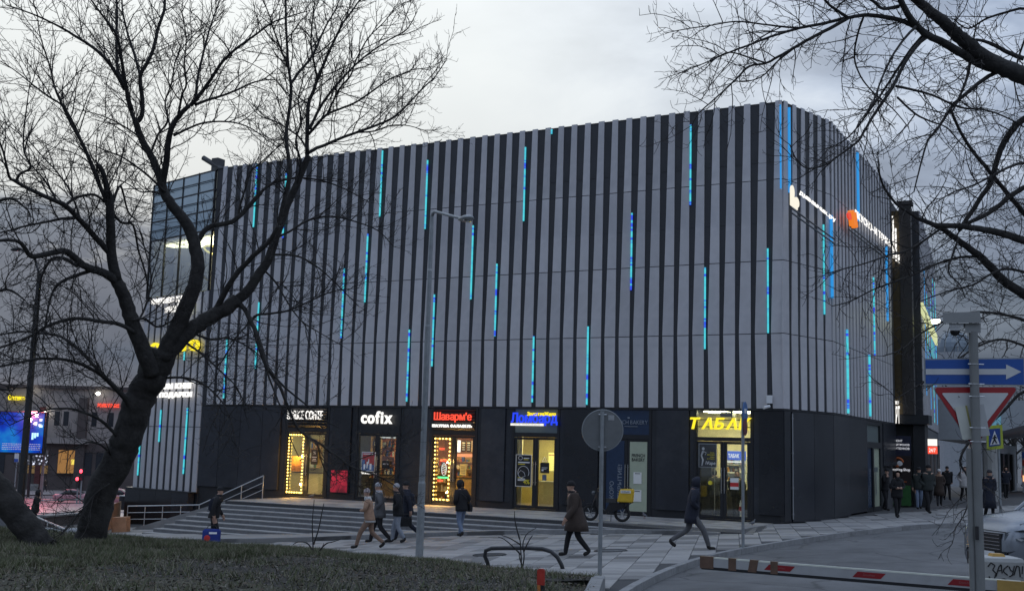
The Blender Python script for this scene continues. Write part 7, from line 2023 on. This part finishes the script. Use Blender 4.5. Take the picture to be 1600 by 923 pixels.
class Tree:
    def __init__(s, name, label, base, group=None):
        s.t = thing(name, label, 'tree', base, 0, group); s.tw = MB(); s.limbs = []; s.slim = False
    def limb(s, pts, w0, w1, d0, d1, name='branch', sides=8, twigs=True, bump=0.0):
        if s.slim and name == 'branch': w0, w1 = [w * (.68 if w > 9 else .8) for w in (w0, w1)]
        """pts: pixels along the limb in the photograph; widths in pixels; depth runs from d0 to d1"""
        n = len(pts); P = []
        acc = [0]
        for a, c in zip(pts, pts[1:]): acc.append(acc[-1] + math.hypot(c[0] - a[0], c[1] - a[1]))
        for (x, y), a in zip(pts, acc): P.append(at(x, y, d0 + (d1 - d0) * a / acc[-1]))
        Q = smooth_path(P, 4); m = len(Q)
        rad = []
        for i in range(m):
            u = i / (m - 1); w = w0 + (w1 - w0) * u; d = d0 + (d1 - d0) * u
            rad.append(max(.004, w * d / CAM_F / 2))
        Q = [q + rvec() * r * .10 for q, r in zip(Q, rad)]
        b = MB()
        if bump:
            u_ = None; rings = []
            for i, q in enumerate(Q):
                t_ = (Q[min(i + 1, m - 1)] - Q[max(i - 1, 0)]).normalized(); u_ = t_.orthogonal().normalized() if u_ is None else (u_ - t_ * u_.dot(t_)).normalized(); w_ = t_.cross(u_)
                flare = 1 + .22 * max(0, 1 - i / 5) ** 2
                rings.append([q + (u_ * math.cos(2 * PI * k / 18) + w_ * math.sin(2 * PI * k / 18)) * rad[i] * flare * (1 + bump * (mnoise.noise(Vector((k * .9, i * .35, 3))) + .4 * mnoise.noise(Vector((k * 2.3, i * .9, 8))))) for k in range(18)])
            b.loft(rings)
        else: b.tube(Q, rad, sides)
        b.build(name, M_bark, s.t, True, True)
        if twigs: s.limbs.append((Q, rad))
    def grow(s, step=.32, L=(.7, 2.0), up=.35, dens2=.15, twig=(.22, .65), r1=.011, r2=.0058, r3=.0042, spur=.11, start=.12, maxr=.16, droop=0.0):
        nb = 0
        for Q, rad in s.limbs:
            acc = 0; tot = sum((c - a).length for a, c in zip(Q, Q[1:])); run = 0
            for i in range(1, len(Q)):
                seg = (Q[i] - Q[i - 1]).length; acc += seg; run += seg
                end = i == len(Q) - 1
                if rad[i] > maxr or run < tot * start: continue
                while acc > step or end:
                    acc -= step
                    t_ = (Q[i] - Q[i - 1]).normalized()
                    out_ = rvec(); out_ = (out_ - t_ * out_.dot(t_)).normalized()
                    d = (t_ * (1.0 if end else TR.uniform(.3, .9)) + out_ * TR.uniform(.5, 1.0) + Vector((0, 0, up * TR.uniform(.2, 1.2)))).normalized()
                    l = TR.uniform(*L) * (1 - .35 * run / tot) * (.75 if rad[i] < .02 else 1.0)
                    s.shoot(Q[i], d, l, min(r1 * TR.uniform(.8, 1.5), rad[i] * .75), dens2, twig, r2, r3, spur, up, droop); nb += 1
                    if end: break
    def shoot(s, p, d, l, r, dens2, twig, r2, r3, spur, up, droop):
        n = max(4, int(l / .16)); P = [p]; st = l / n
        for i in range(n):
            d = (d + rvec() * .24 + Vector((0, 0, up * .10 - droop * .12))).normalized(); P.append(P[-1] + d * st)
        R_ = [r + (r2 * .9 - r) * i / n for i in range(n + 1)]
        s.tw.tube(P, R_, 4, 0, False)
        acc = TR.random() * dens2
        for i in range(1, n + 1):
            acc += st
            while acc > dens2:
                acc -= dens2
                t_ = (P[i] - P[i - 1]).normalized(); o_ = rvec(); o_ = (o_ - t_ * o_.dot(t_)).normalized()
                dd_ = (t_ * TR.uniform(.4, .9) + o_ * .8 + Vector((0, 0, up * .3))).normalized()
                s.twig(P[i].lerp(P[i - 1], TR.random()), dd_, TR.uniform(*twig) * (1.1 - .5 * i / n), r2, r3, spur, up)
    def twig(s, p, d, l, r2, r3, spur, up):
        n = 4; P = [p]
        for i in range(n):
            d = (d + rvec() * .32 + Vector((0, 0, up * .16))).normalized(); P.append(P[-1] + d * l / n)
        s.tw.tube(P, [r2, r2 * .95, r2 * .85, r2 * .75, r3], 3, 0, False)
        k = int(l / spur)
        for j in range(k):
            i = TR.randrange(1, n + 1); t_ = (P[i] - P[i - 1]).normalized(); o_ = rvec()
            q = P[i - 1].lerp(P[i], TR.random()); e_ = (t_ * .6 + o_ * .8).normalized(); ls = TR.uniform(.05, .15)
            s.tw.tube([q, q + e_ * ls * .5, q + (e_ + Vector((0, 0, .35))).normalized() * ls], [r3, r3, r3 * .8], 3, 0, False)
    def done(s):
        s.tw.build('twigs', M_twig, s.t, kind='stuff')

base = at(146, 842, 19.6)
T1 = Tree('bare_tree', 'large bare tree with a thick leaning trunk and forked limbs on the lawn', base)
T1.slim = True
D = 19.6
T1.limb([(136, 862), (140, 842), (150, 800), (163, 761), (179, 728), (192, 700), (203, 668), (213, 636), (228, 605), (241, 580), (256, 548)], 46, 46, D, D + .2, 'trunk', bump=.06, twigs=False)
# big limb to the far left
T1.limb([(238, 585), (226, 552), (210, 515), (200, 482), (190, 455), (179, 432)], 40, 26, D, D - .5, twigs=False, sides=12)
T1.limb([(181, 437), (174, 392), (173, 345), (171, 310), (168, 298)], 25, 14, D - .5, D - .9, sides=10)
T1.limb([(170, 322), (165, 285), (157, 262), (152, 258)], 13, 8, D - .8, D - 1.0)
T1.limb([(172, 330), (160, 300), (147, 268), (135, 238), (127, 221), (112, 195), (100, 170), (90, 148), (84, 132), (79, 108), (70, 80), (62, 52), (58, 20)], 10, 1.6, D - .8, D - 2.0)
T1.limb([(134, 236), (118, 200), (100, 168), (75, 150), (52, 133), (20, 108), (-10, 90)], 5, 1.5, D - .9, D - 2.2)
T1.limb([(176, 318), (188, 290), (200, 330), (215, 345)], 6, 2, D - .8, D - .2)
T1.limb([(170, 300), (176, 330), (190, 348), (208, 352), (216, 390), (228, 430), (233, 470)], 6, 2.5, D - .7, D + .6)
T1.limb([(182, 440), (166, 428), (146, 421), (130, 414), (112, 398), (97, 392), (67, 398), (48, 400), (33, 380), (14, 375), (-12, 378)], 22, 5, D - .5, D - 2.6)
T1.limb([(146, 421), (121, 430), (100, 438), (84, 453), (76, 478), (70, 510), (66, 545)], 8, 2, D - .9, D - 1.6)
T1.limb([(121, 416), (100, 404), (82, 404), (70, 420), (63, 440), (60, 472), (57, 520), (50, 560)], 7, 2, D - 1.0, D - .2)
T1.limb([(174, 398), (163, 386), (152, 374), (127, 346), (103, 322), (89, 315), (62, 303), (43, 294), (25, 284), (15, 277), (10, 258), (3, 230), (-10, 205)], 15, 3, D - .6, D - 2.8)
T1.limb([(25, 284), (31, 272), (45, 265), (47, 256), (38, 238), (37, 205), (42, 165), (48, 120)], 6, 1.6, D - 2.0, D - 2.6)
T1.limb([(103, 320), (119, 309), (141, 304), (153, 307), (166, 318)], 6, 5, D - 1.2, D - .8)
T1.limb([(116, 341), (95, 342), (81, 345), (41, 353), (12, 361), (-10, 365)], 6.5, 2.5, D - 1.0, D - 2.4)
T1.limb([(90, 316), (70, 282), (52, 262), (30, 240), (12, 215)], 4, 1.5, D - 1.5, D - 1.0)
T1.limb([(127, 346), (110, 300), (90, 270), (66, 244), (40, 215), (14, 190)], 4, 1.4, D - 1.1, D - .3)
# main limb to the crown
T1.limb([(252, 560), (270, 525), (287, 490), (301, 455), (308, 425), (307, 398), (301, 372), (289, 345), (272, 325), (258, 303), (252, 284)], 40, 19, D + .1, D + .3, sides=12, twigs=False)
T1.limb([(254, 290), (244, 262), (236, 244), (222, 219), (214, 197), (212, 186)], 19, 13, D + .3, D + .5, sides=10)
T1.limb([(213, 195), (207, 180), (199, 152), (196, 130), (184, 110), (182, 60), (183, 25), (182, -5)], 10, 4, D + .5, D + 1.3)
T1.limb([(205, 172), (196, 132), (190, 92), (182, 55), (162, 27), (142, 0)], 8, 3, D + .5, D - .4)
T1.limb([(195, 140), (175, 105), (150, 78), (115, 55), (85, 38), (50, 22), (10, 8)], 8, 2, D + .4, D - 1.0)
T1.limb([(213, 192), (222, 180), (222, 152), (219, 120), (229, 100), (240, 75), (247, 45), (256, 18), (258, -8)], 11, 5, D + .5, D + 1.0)
T1.limb([(220, 122), (210, 85), (200, 55), (192, 20), (190, -10)], 6, 2.5, D + .7, D + 1.8)
T1.limb([(253, 290), (259, 262), (262, 228), (268, 200), (279, 182), (296, 165)], 16, 10, D + .3, D, sides=10)
T1.limb([(278, 184), (284, 150), (291, 132), (288, 100), (291, 60), (284, 20)], 5, 1.8, D, D - .8)
T1.limb([(298, 165), (309, 152), (319, 139), (334, 117), (349, 95), (372, 74), (399, 55), (425, 36), (452, 26), (480, 18)], 10, 1.8, D, D - 1.0)
T1.limb([(306, 156), (309, 122), (319, 78), (330, 38), (344, 0)], 6, 2.2, D, D + .8)
T1.limb([(304, 164), (326, 156), (349, 149), (372, 140), (393, 130), (412, 124), (432, 108)], 6, 1.5, D, D + .6)
T1.limb([(272, 212), (296, 200), (319, 192), (350, 190), (379, 195), (402, 207), (420, 222)], 5, 1.5, D + .1, D - 1.2)
T1.limb([(235, 242), (247, 210), (262, 190), (258, 160), (268, 130), (276, 90), (300, 58), (325, 36)], 4.5, 1.5, D + .4, D + 1.3)
T1.limb([(222, 218), (205, 205), (180, 190), (150, 178), (115, 170)], 4, 1.4, D + .4, D - .6)
T1.limb([(258, 300), (232, 275), (210, 258), (188, 244), (166, 236), (148, 228)], 5, 2, D + .2, D - .3)
T1.limb([(270, 322), (245, 300), (220, 300), (195, 285), (172, 280)], 4, 1.6, D + .2, D + 1.2)
# limb forking from the crown limb to the right
T1.limb([(300, 392), (312, 372), (322, 358), (335, 352), (350, 350), (368, 343), (385, 326), (398, 312), (408, 300)], 13, 8, D + .3, D + .9, sides=10)
T1.limb([(404, 304), (420, 290), (440, 282), (470, 278), (505, 283), (540, 296), (575, 315)], 6, 1.8, D + .9, D + 2.0)
T1.limb([(372, 340), (376, 318), (385, 290), (392, 268), (412, 250), (432, 232)], 5, 2, D + .7, D + 1.4)
# great right-hand limbs
T1.limb([(254, 560), (280, 532), (300, 515), (325, 497), (350, 484), (372, 468)], 40, 30, D + .1, D + .6, sides=12, twigs=False)
T1.limb([(334, 492), (340, 478), (356, 448), (372, 425), (388, 408), (404, 392), (420, 378), (436, 352)], 15, 8, D + .5, D, sides=10)
T1.limb([(370, 470), (386, 455), (398, 438), (410, 420), (422, 400), (430, 372), (440, 345), (450, 318), (464, 288), (474, 262), (482, 244)], 24, 14, D + .6, D + 1.0, sides=12, twigs=False)
T1.limb([(436, 352), (441, 325), (447, 300), (453, 275), (453, 258), (448, 225), (448, 200), (453, 165), (455, 136), (451, 108), (449, 79), (447, 40), (446, -6)], 11, 4, D + .2, D + .3)
T1.limb([(454, 132), (468, 112), (482, 96), (493, 77), (500, 61), (512, 36), (524, 16), (532, -6)], 6, 2, D + .3, D + 1.2)
T1.limb([(452, 110), (440, 80), (428, 48), (420, 22), (410, 0)], 4.5, 1.8, D + .3, D - .6)
T1.limb([(480, 250), (480, 214), (482, 164), (490, 142), (497, 121), (506, 100), (514, 82), (525, 58), (536, 36), (552, 15), (566, -6)], 10, 2.6, D + 1.0, D + 1.5)
T1.limb([(496, 124), (490, 95), (486, 68), (488, 35), (492, 0)], 4.5, 2, D + 1.1, D + .4)
T1.limb([(480, 240), (494, 232), (507, 227), (530, 217), (557, 207), (585, 197), (611, 186), (628, 172), (643, 157), (662, 137), (679, 121), (690, 105), (697, 95)], 7, 1.5, D + 1.0, D + 2.2)
T1.limb([(557, 207), (585, 205), (612, 196), (640, 197), (668, 206)], 3.5, 1.3, D + 1.4, D + 2.2)
T1.limb([(482, 210), (496, 194), (511, 179), (532, 170), (554, 161), (580, 144), (607, 125), (630, 115), (652, 108), (672, 110)], 6, 1.5, D + 1.0, D + .2)
T1.limb([(484, 202), (495, 178), (507, 157), (525, 134), (543, 114), (566, 92), (589, 75), (612, 60), (636, 46), (652, 18)], 6, 1.5, D + 1.0, D + 1.8)
T1.limb([(511, 179), (530, 140), (548, 118), (556, 95), (575, 60), (600, 35), (618, 10)], 4, 1.5, D + .9, D + .4)
T1.limb([(464, 290), (470, 255), (462, 222), (470, 190), (466, 155), (474, 120), (470, 90)], 5, 1.6, D + .9, D)
T1.limb([(481, 235), (468, 215), (455, 205), (430, 190), (405, 180), (388, 160)], 4.5, 1.5, D + .9, D + 1.6)
# limbs drooping in front of the facade
T1.limb([(372, 475), (382, 482), (391, 500), (399, 516), (406, 536), (413, 557), (420, 578), (436, 602)], 12, 6, D + .6, D - .6, sides=10)
T1.limb([(388, 505), (402, 492), (420, 490), (450, 485), (485, 470), (520, 455), (560, 450)], 6, 1.6, D + .4, D + 1.5)
T1.limb([(398, 512), (400, 530), (419, 585), (434, 625), (444, 648), (452, 680), (470, 720)], 5, 1.6, D + .2, D - .4, twigs=False)
T1.limb([(420, 578), (440, 600), (456, 614), (487, 639), (505, 655), (530, 668)], 5, 1.5, D - .6, D + .2, twigs=False)
T1.limb([(436, 600), (455, 648), (465, 668), (480, 682), (496, 690), (512, 702), (530, 714), (542, 725), (560, 733), (585, 741), (600, 748), (614, 756)], 6, 2.2, D - .6, D - .4)
T1.limb([(496, 690), (500, 712), (508, 735), (520, 752)], 3, 1.3, D - .6, D - .2)
T1.limb([(545, 725), (575, 712), (610, 705), (640, 690)], 2.5, 1.2, D - .5, D + .2)
T1.limb([(430, 372), (452, 362), (480, 345), (515, 338), (548, 344), (590, 360), (615, 385)], 5, 1.6, D + .8, D + 1.8)
T1.limb([(422, 398), (445, 398), (470, 402), (500, 420), (530, 448), (560, 478)], 5, 1.5, D + .7, D + 1.6)
T1.limb([(410, 420), (430, 440), (448, 470), (470, 500), (500, 520), (535, 540)], 4.5, 1.5, D + .7, D)
T1.limb([(300, 520), (330, 530), (356, 528), (385, 540), (410, 560), (432, 590)], 5, 1.6, D + .3, D + 1.3)
T1.limb([(290, 535), (318, 555), (345, 580), (370, 605), (385, 640)], 5, 1.6, D + .2, D - .8)
T1.limb([(260, 590), (290, 590), (318, 600), (345, 625), (362, 660), (368, 695)], 5, 1.6, D + .1, D - .9)
# limbs low on the left of the trunk
T1.limb([(205, 640), (195, 622), (182, 608), (168, 594), (156, 584), (130, 570), (104, 562), (65, 560), (30, 566), (-8, 574)], 13, 4, D, D - 2.2)
T1.limb([(190, 690), (171, 668), (155, 655), (139, 647), (122, 641), (108, 638), (88, 638), (71, 640), (43, 651), (15, 664)], 7, 2, D, D - 1.4)
T1.limb([(212, 520), (186, 506), (158, 502), (121, 497), (91, 503), (70, 511), (55, 521), (28, 533), (-6, 545)], 9, 4, D - .3, D - 2.0)
T1.limb([(196, 620), (172, 596), (149, 573), (134, 556), (118, 541), (103, 530), (88, 524), (58, 520), (30, 518), (-6, 524)], 8, 3, D, D + 1.8)
T1.limb([(200, 480), (215, 500), (230, 470), (236, 430), (228, 395), (218, 360)], 5, 2, D - .4, D + .6)
T1.limb([(206, 500), (226, 498), (244, 510), (262, 505), (280, 490)], 5, 3, D - .4, D + .1)
T1.limb([(180, 725), (165, 700), (140, 690), (118, 700), (95, 705)], 4.5, 1.5, D, D - 1.0)
T1.limb([(172, 755), (150, 770), (138, 785), (118, 808), (98, 832)], 3.5, 4.5, D - .2, D - .7)
T1.limb([(135, 788), (118, 775), (104, 770), (92, 778), (80, 790)], 2.5, 1.2, D - .4, D - .2)
T1.grow(step=.145, L=(.6, 1.9), maxr=.15, dens2=.14, r1=.0085, r2=.0042, r3=.0032)
T1.done()

T2 = Tree('bare_tree', 'second thick trunk leaning out of view at the near edge of the lawn', at(45, 845, 18.6))
T2.limb([(68, 862), (54, 840), (32, 811), (8, 779), (-15, 752), (-45, 718), (-80, 660), (-120, 560), (-150, 420)], 42, 40, 18.6, 18.3, 'trunk', bump=.06, twigs=False)
for pts in ([(-120, 560), (-70, 500), (-30, 470), (10, 452), (40, 470)], [(-145, 440), (-80, 380), (-30, 330), (15, 310), (45, 330)], [(-130, 520), (-60, 560), (-20, 600), (20, 610)], [(-150, 430), (-160, 250), (-120, 100), (-60, 30)]):
    T2.limb(pts, 12, 2, 18.3, 17.6)
T2.grow(step=.34, L=(.7, 1.6)); T2.done()

# the tree whose boughs hang into view on the roadway side
D3 = 13.0
T3 = Tree('bare_tree', 'bare tree whose thick boughs hang into view over the side of the building', at(1790, 1010, D3))
T3.limb([(1800, 1030), (1790, 900), (1780, 700), (1765, 500), (1740, 350), (1715, 250)], 120, 84, D3, D3, 'trunk', bump=.14, twigs=False)
T3.limb([(1716, 262), (1700, 150), (1688, 20), (1680, -150), (1690, -330), (1700, -480)], 84, 14, D3, D3 + .6, sides=14)
for pts in ([(1690, 40), (1750, -60), (1830, -160), (1900, -300)], [(1683, -100), (1620, -200), (1560, -320)], [(1715, 250), (1790, 160), (1880, 80), (1960, -40)]): T3.limb(pts, 26, 4, D3, D3 + .8)
D = D3
T3.limb([(1715, 262), (1670, 170), (1630, 132), (1600, 119), (1577, 110), (1556, 100), (1523, 78), (1502, 60), (1485, 45), (1469, 30), (1452, 17), (1428, -4), (1400, -30)], 34, 12, D, D - .6, sides=14)
T3.limb([(1556, 108), (1530, 99), (1512, 89), (1498, 81), (1485, 73), (1468, 64), (1453, 57), (1440, 48), (1428, 36), (1416, 18), (1404, -5)], 15, 9, D - .2, D - .9, sides=10)
T3.limb([(1600, 92), (1575, 82), (1552, 70), (1535, 64), (1520, 62)], 8, 4, D - .1, D + .1)
T3.limb([(1453, 57), (1440, 47), (1426, 40), (1412, 34), (1399, 30), (1377, 26), (1350, 24), (1330, 27), (1315, 30), (1281, 38), (1250, 44), (1222, 52), (1197, 60), (1172, 70), (1150, 78), (1125, 88), (1103, 98), (1078, 108)], 9, 1.5, D - .6, D - 1.6)
T3.limb([(1250, 44), (1222, 42), (1190, 38), (1150, 34), (1110, 40), (1070, 46), (1040, 52)], 3.5, 1.3, D - 1.2, D - .6)
T3.limb([(1404, 10), (1380, 14), (1364, 2), (1340, -8), (1300, -12)], 6, 3, D - .8, D - 1.2)
T3.limb([(1325, 28), (1310, 18), (1296, 8), (1284, -6)], 5, 3.5, D - 1.0, D - 1.4)
T3.limb([(1326, 28), (1296, 45), (1265, 61), (1246, 72), (1227, 83), (1212, 91), (1197, 99), (1171, 104), (1152, 122), (1133, 140), (1112, 159), (1091, 178), (1081, 196)], 6, 1.5, D - 1.0, D - 1.3)
T3.limb([(1197, 99), (1170, 90), (1140, 82), (1118, 92), (1100, 110), (1085, 120)], 3, 1.2, D - 1.2, D - 1.7)
T3.limb([(1240, 76), (1215, 96), (1190, 120), (1160, 128), (1135, 122)], 3, 1.2, D - 1.1, D - .6)
T3.limb([(1450, 56), (1434, 70), (1414, 98), (1394, 137), (1379, 160), (1364, 182), (1352, 202), (1341, 220), (1322, 235), (1305, 247), (1288, 258), (1262, 263), (1245, 250), (1234, 226)], 6.5, 1.6, D - .6, D - 1.4)
T3.limb([(1446, 52), (1426, 74), (1400, 112), (1375, 150), (1350, 185), (1325, 215), (1296, 232)], 5, 1.6, D - .6, D - .2)
T3.limb([(1431, 42), (1412, 62), (1392, 92), (1375, 130), (1362, 165), (1340, 195), (1330, 230)], 4.5, 1.4, D - .8, D - 1.8)
T3.limb([(1400, 135), (1425, 140), (1460, 150), (1500, 168), (1540, 172), (1575, 185), (1602, 200)], 4.5, 2, D - .8, D - .2)
T3.limb([(1562, 112), (1545, 119), (1523, 135), (1508, 148), (1491, 162), (1480, 178), (1469, 195), (1460, 207), (1450, 219), (1442, 244), (1434, 275), (1428, 300)], 7, 2, D - .2, D - .9)
T3.limb([(1516, 92), (1512, 118), (1500, 150), (1488, 175)], 5, 3, D - .3, D - .6)
T3.limb([(1485, 170), (1500, 205), (1519, 235), (1538, 258), (1559, 284), (1582, 312), (1604, 338)], 4, 8, D - .8, D + .2, sides=10)
T3.limb([(1402, 152), (1430, 178), (1455, 190), (1480, 200), (1502, 225), (1528, 245)], 3.5, 1.5, D - .8, D - 1.4)
T3.limb([(1640, 170), (1600, 186), (1580, 205), (1566, 228), (1556, 256), (1548, 285), (1530, 312), (1512, 340), (1498, 360)], 11, 6, D, D - .4, sides=10)
T3.limb([(1498, 358), (1516, 347), (1538, 337), (1560, 322), (1583, 303), (1610, 288)], 6, 8.5, D - .4, D)
T3.limb([(1690, 400), (1640, 388), (1600, 376), (1571, 366), (1550, 361), (1532, 358), (1498, 353), (1464, 352), (1450, 347), (1436, 342), (1419, 331), (1400, 318), (1380, 290), (1372, 262)], 14, 2.5, D + .1, D - 1.2, sides=10)
T3.limb([(1690, 520), (1640, 484), (1600, 460), (1571, 441), (1549, 418), (1532, 401), (1515, 388), (1498, 376), (1476, 360), (1460, 352)], 17, 7, D + .1, D - .5, sides=10)
T3.limb([(1532, 401), (1500, 402), (1465, 412), (1430, 428), (1398, 440), (1365, 452), (1330, 470), (1300, 478)], 4.5, 1.5, D - .3, D - 1.2)
T3.limb([(1470, 357), (1445, 375), (1415, 392), (1385, 400), (1350, 412), (1318, 420), (1290, 428)], 4, 1.4, D - .5, D - 1.5)
T3.limb([(1498, 372), (1488, 400), (1482, 425), (1500, 445), (1508, 465)], 3.5, 1.5, D - .5, D - .9)
T3.limb([(1690, 560), (1640, 520), (1600, 500), (1560, 490), (1520, 488), (1480, 500), (1440, 520), (1410, 545), (1380, 556)], 6, 1.6, D, D - 1.6)
T3.limb([(1690, 590), (1640, 555), (1600, 540), (1565, 530), (1530, 540), (1495, 562), (1460, 585), (1430, 605), (1400, 622)], 5, 1.5, D, D - 1.4)
T3.limb([(1690, 470), (1640, 440), (1600, 425), (1570, 420), (1545, 430), (1520, 445), (1480, 455), (1440, 470)], 6, 1.6, D, D - .8)
T3.limb([(1690, 650), (1640, 625), (1600, 612), (1570, 640), (1540, 668), (1515, 690), (1500, 720), (1512, 745), (1514, 775), (1508, 800), (1493, 824)], 6, 1.6, D, D - .6)
T3.limb([(1690, 300), (1640, 270), (1602, 255), (1575, 262), (1550, 275), (1520, 290), (1490, 300), (1460, 318)], 6, 1.6, D, D - 1.3)
T3.limb([(1690, 40), (1640, 30), (1602, 14), (1570, 20), (1540, 30), (1512, 45), (1490, 30)], 6, 2, D, D + .8)
T3.limb([(1602, 60), (1590, 95), (1585, 130), (1594, 165)], 3.5, 1.5, D, D + .5)
T3.limb([(1350, 24), (1340, 55), (1335, 90), (1345, 120), (1365, 145), (1395, 170), (1420, 200)], 3.5, 1.5, D - .9, D - .2)
T3.grow(step=.115, L=(.35, 1.3), up=.18, dens2=.13, twig=(.12, .36), r1=.0055, r2=.0032, r3=.0024, spur=.09, maxr=.13, droop=.5)
T3.done()

# saplings at the lawn edge
def sapling(label, px, py, d, stems):
    p = at(px, py, d); T = Tree('sapling', label, p, 'leafless saplings on the lawn edge')
    for k, s_ in enumerate(stems): T.limb(s_, 2.6, 1.0, d, d + (k % 3 - 1) * .25, 'stem', 5, False)
    T.done() if False else None
sapling('thin leafless sapling rising before the steps near the four walkers', 490, 880, 20.5, [[(490, 885), (489, 850), (488, 815), (491, 780)], [(490, 850), (498, 825), (503, 800), (506, 786)], [(489, 860), (480, 848), (466, 846), (458, 850)], [(491, 870), (508, 850), (520, 846), (532, 842)], [(490, 875), (500, 862), (506, 848)]])
sapling('twiggy sapling standing in the loop of the cycle rack', 815, 888, 23.5, [[(815, 890), (814, 862), (812, 840), (806, 822)], [(816, 890), (819, 868), (817, 850), (823, 834), (838, 824)], [(814, 866), (800, 852), (788, 842), (778, 838)], [(812, 842), (805, 815), (804, 798)], [(818, 862), (826, 845), (832, 836)], [(813, 850), (796, 840), (784, 836)], [(817, 885), (812, 872), (811, 860)]])
# trees behind the stone house
for k, (px, py, d, hh) in enumerate(((1585, 700, 112, 9.5), (1605, 690, 120, 11), (1560, 700, 128, 9))):
    p = at(px, 740, d); p.z = .3
    T = Tree('bare_tree', ('bare tree with a dense crown behind the stone house', 'taller bare tree at the end of the stone house', 'small bare tree behind the domed tower')[k], p, 'bare trees behind the stone house')
    def wl_limb(P, r0, r1, nm='branch'):
        Q = smooth_path([Vector(q) for q in P], 4); rr = [r0 + (r1 - r0) * i / (len(Q) - 1) for i in range(len(Q))]
        b = MB(); b.tube(Q, rr, 6); b.build(nm, M_bark, T.t, True, True); T.limbs.append((Q, rr))
    wl_limb([p, p + Vector((.1, 0, hh * .3)), p + Vector((0, .1, hh * .6))], .28, .16, 'trunk')
    for j in range(9):
        a = 2 * PI * j / 9 + k; s_ = hh * TR.uniform(.25, .42); z0 = hh * TR.uniform(.25, .6)
        q = p + Vector((0, 0, z0)); wl_limb([q, q + Vector((math.cos(a) * s_ * .5, math.sin(a) * s_ * .5, s_ * .5)), q + Vector((math.cos(a) * s_, math.sin(a) * s_, s_ * 1.1))], .12, .03)
    T.grow(step=.35, L=(.9, 2.2), dens2=.4, twig=(.4, 1.0), r1=.03, r2=.02, r3=.016, spur=.6, maxr=.3); T.done()
bpy.data.scenes.remove(_tmp)
bpy.context.view_layer.update()
